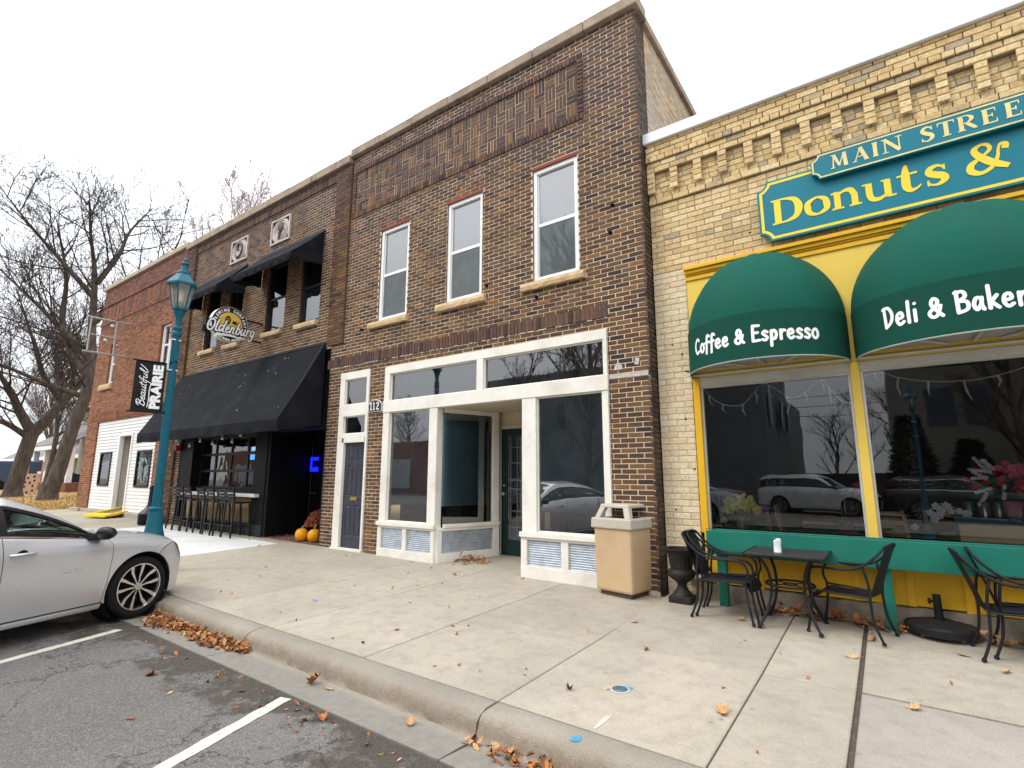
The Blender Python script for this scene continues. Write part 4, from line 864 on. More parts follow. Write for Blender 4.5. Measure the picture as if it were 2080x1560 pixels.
r_ = MB(); r_.box(-17, -12.4, 0.6, 4.0, -0.1, 0.02); r_.poly([(-17, 4, 0), (-12.3, 4, 0), (-12.3, 4, 4), (-17, 4, 4)]); r_.poly([(-17, .5, 3.0), (-12.3, .5, 3.0), (-12.3, 4, 3.0), (-17, 4, 3.0)]); r_.poly([(-12.3, .4, 0), (-12.3, 4, 0), (-12.3, 4, 4), (-12.3, .4, 4)])
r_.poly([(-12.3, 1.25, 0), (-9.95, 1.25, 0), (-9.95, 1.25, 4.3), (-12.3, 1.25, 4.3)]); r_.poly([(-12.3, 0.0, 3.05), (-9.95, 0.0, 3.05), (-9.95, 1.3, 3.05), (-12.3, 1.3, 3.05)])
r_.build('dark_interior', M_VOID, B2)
# lit things seen through the overhead door
mb = MB(); mb.box(-16.05, -15.55, 1.6, 1.63, 2.0, 2.16); mb.box(-15.95, -15.6, 1.6, 1.63, 2.28, 2.38); mb.build('lit_screen', emit('screen_blue', (.10, .38, 1.0), 2.2), B2)
mb = MB(); mb.lathe([(.0001, -.05), (.05, -.03), (.055, .02), (.0001, .06)], (-15.0, 1.8, 2.42), 10); mb.build('lit_bulb', emit('bulb_warm', (1, .75, .3), 3.0), B2)
# counter
c = MB(); c.box(-16.30, -12.42, -0.15, 0.25, 0.995, 1.075); ct = c.build('counter_top', M_CONCW, B2, bevel=0.012)
M_PLY = pm('weathered_board', (.30, .19, .09), 0.75, var=0.3, scale=3, stretch=(6, 1, 1), bump=0.2, dirt=(.13, .08, .05), dscale=3, damt=0.5)
x = -16.25
while x < -12.5:
    e = min(x+0.62, -12.46); MB().box(x+.004, e-.004, 0.0+rnd.uniform(0, .004), 0.03, 0.36, 0.993).build('board', M_PLY, B2, bevel=0.003); x += 0.62
c = MB(); c.box(-16.98, -12.22, -0.03, 0.15, 0.02, 0.355); c.build('plinth', pm('plinth_paint', (.020, .022, .027), 0.55, var=0.3, scale=3, dirt=(.12, .11, .10), dscale=2), B2, bevel=0.008)
# recessed entry door and its blue LED sign
d_ = MB(); d_.box(-13.0, -11.3, 1.19, 1.24, 0.1, 2.7); d_.box(-12.2, -12.14, 1.15, 1.19, 0.15, 2.6); d_.box(-11.42, -11.36, 1.15, 1.19, 0.15, 2.6); d_ = d_.build('door', M_BLACK, B2, bevel=0.006)
mb = MB(); mb.box(-12.12, -12.10, 1.135, 1.15, 0.35, 2.45); mb.box(-12.1, -11.85, 1.12, 1.14, 1.05, 1.10); mb.box(-11.5, -11.46, 1.12, 1.14, 1.2, 1.34); mb.build('handle', pm('dull_steel', (.22, .22, .22), 0.4, 0.8), d_, bevel=0.003)
mb = MB(); lx, ly, lz = -12.10, 1.10, 1.62
for a, b, c_, e_ in ((0, .34, .28, .36), (0, .075, 0, .28), (.0, .13, .0, .11), (.10, .20, .0, .06), (.17, .34, .0, .11)): mb.box(lx+a, lx+b, ly-.004-a*.01, ly, lz+c_, lz+e_)
LED = mb.build('led_sign', emit('led_blue', (.005, .01, 1.0), 2.6)); tag(LED, 'small blue glowing LED sign on the dark recessed brewery door', 'sign')
fl = MB(); fl.add([(-12.22, 0.02, gz(-12)+.006), (-9.96, .02, gz(-10)+.006), (-9.96, 1.25, gz(-10)+.03), (-12.22, 1.25, gz(-12)+.03)], [(0, 1, 2, 3)]); structure(fl.build('entry_floor', pm('red_tile', (.18, .095, .07), 0.75, var=0.3, scale=5, dirt=(.07, .05, .04), dscale=3)))
# festoon bulbs under the awning
for i, (bx, bz) in enumerate(((-16.3, 2.40), (-15.6, 2.33), (-15.0, 2.44), (-14.3, 2.34), (-13.8, 2.46), (-13.3, 2.36), (-12.9, 2.50), (-16.75, 2.12))):
    mb = MB(); mb.lathe([(.0001, -.05), (.03, -.035), (.034, -.01), (.018, .02), (.014, .06), (.0001, .06)], (bx, -.35, bz), 10)
    o = mb.build('string_bulb', pm('bulb_glass', (.75, .76, .78), 0.15), smooth=60); tag(o, ['leftmost but one clear string bulb under the big black awning', 'third clear string bulb from the left under the big black awning', 'fourth clear string bulb from the left under the big black awning', 'fourth clear string bulb from the right under the big black awning', 'third clear string bulb from the right under the big black awning', 'second clear string bulb from the right under the big black awning', 'rightmost clear string bulb under the big black awning', 'leftmost clear string bulb, hanging low by the jamb under the black awning'][i], 'light bulb', 'string light bulbs under the big black awning')
mb = MB(); mb.tube([(-17.0, -.35, 2.46), (-16.3, -.35, 2.43), (-15.6, -.35, 2.40), (-15.0, -.35, 2.5), (-14.3, -.35, 2.41), (-13.8, -.35, 2.52), (-13.3, -.35, 2.43), (-12.9, -.35, 2.55), (-12.3, -.35, 2.6)], .008, 4); tag(mb.build('light_cord', M_BLACK), 'black cord of string lights slung under the big black awning', 'cord')
# fire bell (red) high at the left jamb
t = thing('fire_alarm_bell', 'small red and white fire alarm fixture on the brick jamb under the awning', 'alarm', (-16.98, -.08, 2.32))
MB().box(-.13, .06, -.06, .08, -.08, .12).build('horn_box', pm('alarm_red', (.35, .02, .015), 0.4), t, bevel=.01); MB().box(-.11, .04, -.05, .06, .125, .26).build('strobe', pm('strobe_pale', (.6, .5, .36), 0.3), t, bevel=.01)
# ================================================================== building 3: orange brick with white siding
B3 = thing('orange_brick_building', 'orange brick two storey building with white clapboard ground floor', 'building', (-21.6, 0, 0.1), world=True)
X0, X1 = -25.35, -17.89
wins3 = [(-23.97, -23.30, 4.92, 6.50), (-19.42, -18.62, 5.10, 6.50)]
OP3 = (-24.22, -18.80, -0.2, 3.50)
wallface(MB(), X0, X1, 0.0, 8.9, wins3+[OP3], 0.007, 0.3).build('wall', [M_MORTO, M_REVO], B3)
s3 = [(-24.45, -23.25, 4.72, 4.92), (-19.6, -18.5, 4.9, 5.1)]
lo = tone2(7.0, 1.5); bl = courses(X0, X1, 0.33, 8.88, wins3+s3+[OP3, (-25, -18, 3.55, 3.86), (-25.35, -17.89, 8.17, 8.25), (-25.35, -17.89, 7.40, 7.48)], 0.230, 0.072, 0.0125, lo)
x = -24.98
while x < -18.05: bl.append((x, x+.06, 3.56, 3.72, .02, pick(0, 8, WB))); bl.append((x, x+.06, 3.73, 3.855, .008, pick(0, 8, WB))); x += .074
bl += courses(X0, X1, 8.17, 8.25, [], .23, .082, .0125, lo, .035)+courses(X0, X1, 7.40, 7.48, [], .23, .082, .0125, lo, .03)
x = -25.0
while x < -18.2:     # stack of raised soldiers between the two bands
    bl.append((x, x+.10, 7.55, 8.1, .012, pick(4, 12))); x += .42
lay(B3, bl, 0.0, B_ORANGE, 300)
mb = MB(); mb.box(-25.3, -17.9, 0.31, 13, 3.6, 8.85); mb.box(-25.3, -24.3, .31, 13, 0, 3.6); mb.build('wall', pm('side_orange', (.24, .10, .055), 0.9, var=0.25, scale=8), B3)
x = X0-0.05
while x < X1-0.05:
    e = min(x+0.9, X1); MB().box(x+.003, e-.003, -.08, .3, 8.9, 9.06).build('coping_tile', pm('glazed_coping', (.42, .35, .26), 0.6, var=0.2, scale=5), B3, bevel=.015); x += 0.9
for q, s_ in zip(wins3, s3): hung_window(B3, *q, 0.08, M_VINYL, 0.07, pm('sky_blind', (.40, .46, .58), 0.6), pm('sky_blind', (.4, .46, .58), 0.6), 0.5, sill=s_)
M_SID = pm('white_siding', (.80, .79, .76), 0.45, var=0.05, scale=1.5, dirt=(.55, .5, .44), dscale=1.2, damt=0.25)
M_SIDT = pm('tan_siding', (.48, .42, .36), 0.5, var=0.06, scale=1.5)
sw = [(-23.56, -22.48, 1.16, 2.34), (-20.22, -19.08, 1.15, 2.33)]; DO = (-21.97, -20.75, 0.0, 2.97)
z = 0.34
while z < 3.48:
    for q in rsub((-24.2, -18.82, z, min(z+.112, 3.5)), sw+[DO]):
        mb = MB(); a, b, c, d = q; mb.add([(a, .045, c), (b, .045, c), (b, .064, d-.003), (a, .064, d-.003), (a, .075, c), (b, .075, c), (b, .078, d), (a, .078, d)], [(0,1,2,3), (4,7,6,5), (0,4,5,1), (0,3,7,4), (1,5,6,2)]); mb.build('siding_board', M_SID, B3)
    z += .112
MB().box(-24.2, -22.02, .08, .2, .3, 3.5).box(-20.72, -18.82, .08, .2, .3, 3.5).box(-22.02, -20.72, .08, .2, 2.97, 3.5).build('wall', M_VOID, B3)
z = 0.34
while z < 2.95:
    mb = MB(); mb.add([(-21.93, .1, z), (-21.45, 1.5, z), (-21.47, 1.5, z+.11), (-21.95, .1, z+.11)], [(0, 1, 2, 3)]); mb.add([(-20.77, .1, z), (-20.77, 1.5, z), (-20.77, 1.5, z+.11), (-20.77, .1, z+.11)], [(3, 2, 1, 0)]); mb.build('siding_board', M_SIDT, B3); z += .112
mb = MB(); mb.box(-21.97, -21.85, .02, .16, .3, 2.97); mb.box(-20.85, -20.75, .02, .16, .3, 2.97); mb.box(-21.85, -20.85, .02, .16, 2.87, 2.97); mb.build('door_casing', M_VINYL, B3, bevel=.006)
MB().box(-21.9, -20.8, 1.5, 1.55, .2, 2.95).build('door', pm('brown_door', (.16, .12, .09), 0.5), B3)
for i, (a, b, c, d) in enumerate(sw):
    mb = MB(); mb.box(a, a+.06, .02, .09, c, d); mb.box(b-.06, b, .02, .09, c, d); mb.box(a+.06, b-.06, .02, .09, d-.06, d); mb.box(a+.06, b-.06, .02, .09, c, c+.06); w = mb.build('window', M_FRB, B3, bevel=.004)
    MB().poly([(a, .06, c), (b, .06, c), (b, .06, d), (a, .06, d)]).build('pane', M_GL, w)
    MB().poly([(a, .077, c), (b, .077, c), (b, .077, d), (a, .077, d)]).build('curtain', pm('grey_curtain' if i == 0 else 'lace', (.20, .21, .21) if i == 0 else (.46, .44, .44), 0.8, var=0.25, scale=2, stretch=(6, 1, .5)), w)
mb = MB(); mb.box(-25.3, -18.0, -.06, .2, gz(-21)-.25, .33); mb.box(-25.55, -24.6, -.14, .1, 0, .34); mb.build('foundation', M_CONC, B3, bevel=.02)
# wreath of pale lights in the right-hand window
t = thing('window_wreath', 'round pale green wreath hanging in the right window of the white clapboard front', 'wreath', (-19.62, .05, 1.72))
mb = MB()
for k in range(90):
    a = rnd.uniform(0, 2*PI); r_ = .30+rnd.gauss(0, .04); p = Vector((r_*math.cos(a), rnd.uniform(-.035, 0), r_*math.sin(a)*1.15)); q = p+Vector((rnd.uniform(-.07, .07), rnd.uniform(-.02, 0), rnd.uniform(-.07, .07)))
    mb.tube([p, q], [.012, .004], 4)
mb.build('foliage', pm('wreath_pale', (.45, .62, .55), 0.6, var=0.4, scale=20), t)
# bare pipe frame of a missing sign
t = thing('empty_sign_frame', 'bare grey pipe frame of a missing sign projecting from the orange brick wall', 'sign frame', (-22.0, 0, 5.72)); fx = 0
for a, b in (((0, .1, 1.22), (0, -1.35, 1.22)), ((0, .1, 0), (0, -1.35, 0))):
    mb = MB(); mb.tube([a, b], .032, 8); mb.build('arm', pm('old_galvanised', (.42, .41, .40), 0.5, 0.5, var=.2), t, smooth=60)
for y_ in (-.47, -1.22):
    mb = MB(); mb.tube([(fx, y_, 0), (fx, y_, 1.22)], .032, 8); mb.build('upright', MATS['old_galvanised'], t, smooth=60)
mb = MB(); mb.tube([(fx, -.47, .62), (fx, -1.22, .62)], .025, 8); mb.build('crossbar', MATS['old_galvanised'], t, smooth=60)
for y_ in (-.6, -.75):
    mb = MB(); mb.lathe([(.0001, .0), (.05, .01), (.06, .05), (.03, .09), (.0001, .1)], (0, y_, 1.0 if y_ == -.6 else .45), 8); mb.build('lamp_socket', pm('white_porcelain', (.7, .7, .68), 0.3), t, smooth=60)
# wheelchair ramp board lying at the doorstep
t = thing('threshold_ramp', 'yellow edged grey folding ramp lying at the white clapboard doorway', 'ramp', (-21.15, .5, gz(-21.3)+.02), math.radians(16))
mb = MB(); mb.hexa([(-.45, -1.05, 0), (.45, -1.05, 0), (.45, .75, .26), (-.45, .75, .26), (-.45, -1.05, .05), (.45, -1.05, .05), (.45, .75, .32), (-.45, .75, .32)]); mb.build('deck', pm('ramp_grey', (.17, .165, .16), 0.8, var=.2), t, bevel=.01)
for sx_ in (-1, 1):
    mb = MB(); mb.hexa([(sx_*.47-.06, -1.15, .02), (sx_*.47+.06, -1.15, .02), (sx_*.47+.06, -.1, .19), (sx_*.47-.06, -.1, .19), (sx_*.47-.06, -1.15, .10), (sx_*.47+.06, -1.15, .10), (sx_*.47+.06, -.1, .27), (sx_*.47-.06, -.1, .27)]); mb.build('edge_rail', pm('safety_yellow', (.75, .52, .02), 0.5, var=.1), t, bevel=.01)
mb = MB(); mb.hexa([(-.5, -1.3, 0), (.5, -1.3, 0), (.5, -1.0, .07), (-.5, -1.0, .07), (-.5, -1.3, .07), (.5, -1.3, .07), (.5, -1.0, .12), (-.5, -1.0, .12)]); mb.build('lip', MATS['safety_yellow'], t, bevel=.01)
# ================================================================== building 4: cream brick bakery
B4 = thing('cream_brick_bakery', 'cream brick single storey bakery with yellow shopfront and corbelled brick parapet', 'building', (0.3, 0.27, 0), world=True)
X0, X1, YF = -2.56, 3.4, 0.27
OP4 = (-2.09, 3.4, -0.2, 4.44)
wallface(MB(), X0, X1, 4.45, 6.52, [], YF+0.008, 0.3).build('wall', M_MORTC, B4)
wallface(MB(), X0, -2.09, -0.15, 4.45, [], YF+0.004, 0.3).build('wall', pm('painted_mortar', (.52,.42,.28), .9, var=.2, scale=6, bump=.3, dirt=(.30,.23,.15), dscale=2.5, damt=.6), B4)
MB().poly([(-2.09, YF+.004, -.15), (-2.09, .5, -.15), (-2.09, .5, 4.45), (-2.09, YF+.004, 4.45)]).build('reveal', pm('reveal_brick', (.36,.25,.17), .9, var=.25, scale=9), B4)
CL = [6, 5, 4, 5, 3, 4, 4, 2]; tl_ = lambda q: pick(0, 8, CL); tu_ = lambda q: pick(8, 16, [6, 5, 2.5, 5, 2, 4, 4, .7])
tg_ = lambda q: pick(8, 16, [4, 2, 5, 4, 4, 2, 4, 4])
bl = courses(X0, -2.085, -0.06, 4.44, [], .240, .0836, .008, tl_)
bl += courses(X0, X1, 4.455, 5.55, [], .240, .0836, .009, tu_, 0, 0.07, 6)
z = 5.556
def row(z, dz, proud, Lp, tf, off=0): return courses(X0, X1, z, z+dz-.001, [], Lp, dz, .009, tf, proud, off)
C4 = .0836
bl += row(z, C4, .032, .24, tu_); z += C4
bl += row(z, C4, .012, .12, tu_, .04); z += C4
zd = z
for k in range(4): bl += row(zd+k*C4, C4, .002, .24 if k % 2 else .12, tu_ if k < 2 else tg_, .05*k)
x = X0; 
while x < X1:
    for k in range(4): bl.append((x, x+.112, zd+k*C4, zd+(k+1)*C4-.009, .070+rnd.uniform(-.004, .004), tu_(0)))
    x += .345
z = zd+4*C4
bl += row(z, C4, .068, .24, tu_); z += C4
bl += row(z, C4, .068, .24, tg_, .1); z += C4
bl += row(z, C4, .100, .12, tu_); z += C4
bl += row(z, C4, .088, .24, tg_, .1); z += C4
bl += courses(X0, X1, z, 6.525, [], .24, C4, .009, tg_, .09, .03)
lay(B4, bl, YF, B_CREAM, 300, 0.006)
mb = MB(); mb.box(X0, X1, YF-.05, YF+.02, zd+4*C4, 6.52); mb.build('corbel_core', M_MORTC, B4)
# little drilled holes and stains in the painted pier
for xx, zz in ((-2.2, 2.28), (-2.16, 2.95), (-2.13, 2.94), (-2.33, 3.35), (-2.2, 3.2), (-2.12, 1.6), (-2.4, 1.06), (-1.2, 4.75)): MB().lathe([(.014, -.004), (.0001, -.004)], (xx, YF, zz), 8, axis='y').build('drill_hole', M_VOID, B4)
mb = MB(); mb.box(X0-.02, X1, .13, .62, 6.525, 6.695); mb.build('metal_coping', pm('white_metal', (.80, .82, .85), 0.35, var=.03, scale=2), B4, bevel=.008)
mb = MB(); mb.box(X0, X1, .62, 12, 4.6, 6.5); mb.box(X0+.01, X0+.2, .5, 12, -.1, 6.4); mb.build('wall', M_RBRK, B4)
# yellow joinery
M_YEL = pm('yellow_paint', (.80, .56, .095), 0.5, var=.05, scale=2.5, bump=.12, bscale=30, dirt=(.55, .40, .12), dscale=2.4, damt=.2)
M_YELD = pm('golden_paint', (.80, .455, .018), 0.5, var=.07, scale=3, bump=.25, bscale=25, dirt=(.42, .25, .05), dscale=3, damt=.3)
MB().box(-2.09, 3.4, .285, .34, 2.83, 4.32).build('fascia_board', M_YEL, B4, bevel=.004)
mb = MB(); mb.box(-2.10, 3.4, .20, .34, 4.395, 4.445); mb.box(-2.095, 3.4, .235, .34, 4.345, 4.393); mb.box(-2.09, 3.4, .26, .34, 4.322, 4.343); mb.box(-2.092, 3.4, .262, .284, 4.25, 4.30); mb.build('cornice_moulding', M_YELD, B4, bevel=.006)
for a, b in ((-2.075, -1.985), (-.25, -.155), (1.93, 2.02)): MB().box(a, b, .255, .37, .78, 2.83).build('post', M_YEL if a > -2 else M_YELD, B4, bevel=.006)
M_ALU = pm('aluminium', (.60, .60, .56), 0.4, 0.3, var=.1)
PW = [(-1.985, -.25, .785, 2.72), (-.155, 1.93, .785, 2.74), (2.02, 3.4, .785, 2.74)]
for q in PW:
    w = MB().box(q[0], q[1], .275, .36, q[3], 2.83).build('window_head', pm('head_white', (.66, .65, .58), 0.5, var=.08, scale=2, dirt=(.4, .38, .3), dscale=3), B4, bevel=.005)
    mb = MB(); mb.box(q[0], q[0]+.028, .30, .36, q[2], q[3]); mb.box(q[1]-.028, q[1], .30, .36, q[2], q[3]); mb.box(q[0]+.028, q[1]-.028, .30, .36, q[3]-.03, q[3]); mb.box(q[0]+.028, q[1]-.028, .30, .36, q[2], q[2]+.03)
    fr = mb.build('window_frame', M_ALU, B4, bevel=.003)
    MB().poly([(q[0]+.02, .335, q[2]), (q[1]-.02, .335, q[2]), (q[1]-.02, .335, q[3]), (q[0]+.02, .335, q[3])]).build('pane', M_GLD, fr)
# bulkhead of golden boards with battens, on a rough concrete footing
bx = [-2.0, -1.84, -1.37, -.88, -.4, .07, .53, 1.0, 1.47, 1.95, 2.4, 2.9, 3.4]
for a, b in zip(bx[:-1], bx[1:]):
    MB().box(a+.003, b-.003, .105, .13, .19+rnd.uniform(-.012, .012), .84).build('panel_board', M_YELD, B4)
    if a > -1.9: MB().box(a-.035, a+.035, .082, .104, .17+rnd.uniform(-.03, .02), .84).build('batten', M_YELD, B4, bevel=.003)
mb = MB(); n = 60; vs_ = []
for i in range(n+1):
    x = -2.05+(3.4+2.05)*i/n; vs_ += [(x, .03+rnd.uniform(-.008, .008), -.25), (x, .045+rnd.uniform(-.01, .01), .07), (x, .065+rnd.uniform(-.012, .008), .175+rnd.uniform(-.014, .012)), (x, .3, .185)]
mb.add(vs_, [(i*4+j, (i+1)*4+j, (i+1)*4+j+1, i*4+j+1) for i in range(n) for j in range(3)]); mb.build('footing', pm('footing_concrete', (.27, .23, .18), 0.95, var=.3, scale=7, bump=.8, bscale=45, bdist=.01, dirt=(.12, .10, .08), dscale=3, damt=.6), B4, smooth=40)
mb = MB(); mb.box(-2.0, 3.4, .13, .20, .1, .84); mb.build('bulkhead_back', M_VOID, B4)
# interior
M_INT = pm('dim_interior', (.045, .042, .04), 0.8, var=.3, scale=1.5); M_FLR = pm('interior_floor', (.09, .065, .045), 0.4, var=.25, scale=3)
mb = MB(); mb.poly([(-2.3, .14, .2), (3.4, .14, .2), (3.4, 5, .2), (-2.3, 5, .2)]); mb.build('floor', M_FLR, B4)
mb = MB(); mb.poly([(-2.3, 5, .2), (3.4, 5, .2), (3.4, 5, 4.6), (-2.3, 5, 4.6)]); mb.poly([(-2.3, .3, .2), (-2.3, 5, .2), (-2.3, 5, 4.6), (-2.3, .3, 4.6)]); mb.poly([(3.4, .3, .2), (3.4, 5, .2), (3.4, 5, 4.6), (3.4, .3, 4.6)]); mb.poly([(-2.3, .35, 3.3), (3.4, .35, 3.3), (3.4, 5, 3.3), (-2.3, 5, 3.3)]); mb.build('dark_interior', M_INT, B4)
MB().box(-1.98, 3.3, .37, .50, .80, .835).build('inner_sill', pm('sill_dark', (.05, .045, .04), 0.4), B4)
# ---------------- lettered sign
def scoop(x0, x1, z0, z1, r, e):
    pts = []
    for cx, cz, a0 in ((x0, z0, 90), (x1, z0, 180), (x1, z1, 270), (x0, z1, 0)):
        R = r+e; da = math.degrees(math.asin(min(1, e/R))) if e else 0; n = 7; seg = []
        for k in range(n+1):
            a = math.radians(a0-da-(90-2*da)*k/n); seg.append((cx+R*math.cos(a), cz+R*math.sin(a)))
        pts += seg
    return pts
M_TEAL = pm('teal_signboard', (.006, .185, .25), 0.45, var=.06, scale=3, dirt=(.02, .14, .19), dscale=2, damt=.25); M_TEALE = pm('teal_edge', (.012, .09, .13), 0.5)
M_GOLD = pm('sign_yellow', (.90, .66, .055), 0.45, var=.04, scale=4); M_GOLDE = pm('sign_buff', (.80, .66, .28), 0.45)
SG = thing('bakery_sign', 'teal signboard reading Donuts with yellow serif letters and a smaller Main Street board over it', 'sign', (1.0, .25, 4.5), world=True)
def board(name, x0, x1, z0, z1, r, yf, th, bw, bi, gm):
    b = MB(); b.prism(scoop(x0, x1, z0, z1, r, 0), lambda a, c, d: (a, d, c), yf, yf+th); o = b.build(name, M_TEAL, SG, bevel=.006, recalc=True)
    i1, i2 = scoop(x0, x1, z0, z1, r, bi), scoop(x0, x1, z0, z1, r, bi+bw); m_ = MB(); k = len(i1)
    m_.add([(a, yf-.003, c) for a, c in i1]+[(a, yf-.003, c) for a, c in i2], [(i, k+i, k+(i+1) % k, (i+1) % k) for i in range(k)]); m_.build('border', gm, o); return o
o = board('board', -1.06, 3.25, 4.505, 5.345, .115, .165, .05, .034, .028, M_GOLD)
mb = MB(); PB = lambda x, y, d: (x, .1615-d, y)
for ch, a, b in (('D', -.90, -.555), ('o', -.53, -.25), ('n', -.235, .07), ('u', .085, .405), ('t', .42, .645), ('s', .67, .88), ('&', 1.03, 1.37), ('M', 1.49, 1.88), ('o', 1.92, 2.2)): roman(mb, ch, a, b, 4.72, .335, PB)
mb.build('lettering', M_GOLD, o)
o = board('name_board', -.41, 3.1, 5.135, 5.465, .075, .085, .055, .017, .012, M_GOLDE)
mb = MB(); PB2 = lambda x, y, d: (x, .0815-d, y)
for ch, a, b in (('M', -.20, -.02), ('A', .03, .19), ('I', .225, .285), ('N', .32, .51), ('S', .68, .80), ('T', .83, .98), ('R', 1.0, 1.16), ('E', 1.20, 1.33), ('E', 1.385, 1.515), ('T', 1.55, 1.69)): roman(mb, ch, a, b, 5.222, .175, PB2)
mb.build('lettering', M_GOLDE, o)
# ---------------- dome awnings
M_GRN = pm('green_canvas', (.001, .085, .056), 0.85, var=.12, scale=2.5, bump=.25, bscale=260, bdist=.001, dirt=(.002, .05, .04), dscale=1.3, damt=.35); M_GRN2 = pm('green_valance', (.001, .058, .038), 0.85, var=.1, scale=2.5, bump=.25, bscale=260, bdist=.001)
M_SOF = pm('soffit_grey', (.36, .35, .345), 0.8, var=.06); M_WLET = pm('white_lettering', (.88, .88, .86), 0.5, var=.02)
def dome(label, cx, a, dep, z0, z1, H, txt, tw, th, tz, ta, wk):
    t = thing('dome_awning', label, 'awning', (cx, .27, z0), world=True); y0 = .283
    nt_, nf = 56, 18; vs_ = []
    def rib(th_): return 1-.010*abs(math.sin(th_*3.5))**1.0
    for k in range(nf+1):
        ph = PI/2*k/nf; c, s_ = math.cos(ph), math.sin(ph)
        for i in range(nt_+1):
            q = PI-PI*i/nt_; f_ = 1-.030*math.sin(q*4)**2*math.sin(min(1, 2.2*(1-c)+.25)*PI/2)
            vs_.append((cx+a*c*math.cos(q)*f_, y0-dep*c*math.sin(q)*f_, z1+H*s_*(1-.014*math.sin(q*4)**2)))
    m_ = nt_+1; mb = MB().add(vs_, [(k*m_+i, k*m_+i+1, (k+1)*m_+i+1, (k+1)*m_+i) for k in range(nf) for i in range(nt_)]); mb.build('canopy', M_GRN, t, smooth=180)
    vs_ = []
    for i in range(nt_+1):
        q = PI-PI*i/nt_; rr = 1.004
        vs_ += [(cx+a*rr*math.cos(q), y0-dep*rr*math.sin(q), z0+.004*math.sin(q*9)), (cx+a*rr*math.cos(q), y0-dep*rr*math.sin(q), z1+.004)]
    MB().add(vs_, [(2*i, 2*i+2, 2*i+3, 2*i+1) for i in range(nt_)]).build('valance', M_GRN2, t, smooth=180)
    mb = MB(); mb.tube([(cx+a*math.cos(PI*i/40), y0-dep*math.sin(PI*i/40), z0+.004) for i in range(41)], .009, 5); mb.build('hem', pm('hem_pale', (.40, .42, .38), 0.6), t)
    MB().poly([(cx+a*.97*math.cos(PI*i/30), y0-dep*.97*math.sin(PI*i/30), z0+.10) for i in range(31)]).build('soffit', M_SOF, t)
    mb = MB()
    for q in (PI*.30, PI*.5, PI*.70): mb.tube([(cx+a*.35*math.cos(q), y0-.02, z0+.085), (cx+a*.97*math.cos(q), y0-dep*.97*math.sin(q), z0+.05)], .016, 6)
    mb.tube([(cx-a, y0-.02, z0+.03), (cx+a, y0-.02, z0+.03)], .018, 6); mb.build('frame_rib', M_ALU, t)
    # lettering runs along the curved valance
    tab = [0]; 
    for i in range(400):
        q0, q1 = PI-PI*i/400, PI-PI*(i+1)/400; tab.append(tab[-1]+math.hypot(a*(math.cos(q1)-math.cos(q0)), dep*(math.sin(q1)-math.sin(q0))))
    def P(s, y, d):
        s += tab[-1]*ta-tw/2; i = max(0, min(399, next((j for j, v in enumerate(tab) if v > s), 400)-1)); fr_ = (s-tab[i])/max(1e-6, tab[i+1]-tab[i]); q = PI-PI*(i+fr_)/400; r_ = 1.004
        return (cx+(a*r_+.0015+d*.6)*math.cos(q), y0-(dep*r_+.0015+d*.6)*math.sin(q), tz+y)
    mb = MB(); brush_text(mb, txt, P, th, tw, wk); mb.build('lettering', M_WLET, t)
dome('smaller green dome awning lettered Coffee and Espresso', -1.15, .925, .85, 2.84, 3.39, 1.0, 'Coffee & Espresso', 1.53, .205, 3.03, .49, .78)
dome('larger green dome awning lettered Deli and Bakery', .885, 1.06, .88, 2.84, 3.39, 1.05, 'Deli & Bakery', 1.25, .235, 3.03, .432, .68)
# ---------------- long green ledge box on posts
t = thing('planter_ledge', 'long green painted wooden ledge box on two posts under the bakery windows', 'ledge', (-1.0, -.1, -.05), world=True)
M_GP = pm('green_paint', (.012, .165, .118), 0.45, var=.08, scale=3, bump=.15, bscale=35, dirt=(.03, .12, .09), dscale=2, damt=.3)
MB().box(-1.89, 3.3, -.21, -.175, .575, .858).build('front_board', M_GP, t, bevel=.005); MB().box(-1.888, -1.855, -.174, .08, .577, .852).build('end_board', M_GP, t, bevel=.005); MB().box(-1.854, 3.3, .045, .08, .577, .856).build('back_board', M_GP, t, bevel=.005); MB().box(-1.85, 3.3, -.17, .044, .70, .80).build('soil', pm('soil_dark', (.03, .026, .02), 0.95, var=.4, scale=30, bump=.7), t)
for a in (-1.79, -.175, 1.5): MB().box(a, a+.10, -.172, -.075, gz(a)-.02, .574).build('post', M_GP, t, bevel=.005)
# ---------------- things on show behind the glass
WOODC = pm('beech_wood', (.68, .42, .16), 0.5, var=.2, scale=3, stretch=(1, 1, 6))
def cafe_chair(label, x, y, rot, sc_=1.0):
    t = thing('cafe_chair', label, 'chair', (x, y, .2), rot, 'wooden chairs inside the bakery')
    for sx_ in (-1, 1):
        mb = MB(); mb.tube(smoothpts([(sx_*.19, .2, 0), (sx_*.19, .19, .45), (sx_*.185, .22, .7), (sx_*.18, .27, .92)], 4), .022, 6); mb.build('back_post', WOODC, t, smooth=60)
        MB().box(sx_*.18-.02, sx_*.18+.02, -.2, -.16, 0, .44).build('leg', WOODC, t, bevel=.004)
    for z in (.56, .67, .78, .885):
        mb = MB(); mb.hexa([(-.18, .2+(z-.5)*.16, z-.025), (.18, .2+(z-.5)*.16, z-.025), (.18, .22+(z-.5)*.16, z-.025), (-.18, .22+(z-.5)*.16, z-.025), (-.18, .2+(z-.5)*.16, z+.02), (.18, .2+(z-.5)*.16, z+.02), (.18, .22+(z-.5)*.16, z+.02), (-.18, .22+(z-.5)*.16, z+.02)]); mb.build('slat', WOODC, t, bevel=.004)
    MB().box(-.21, .21, -.22, .2, .44, .475).build('seat', WOODC, t, bevel=.01); return t
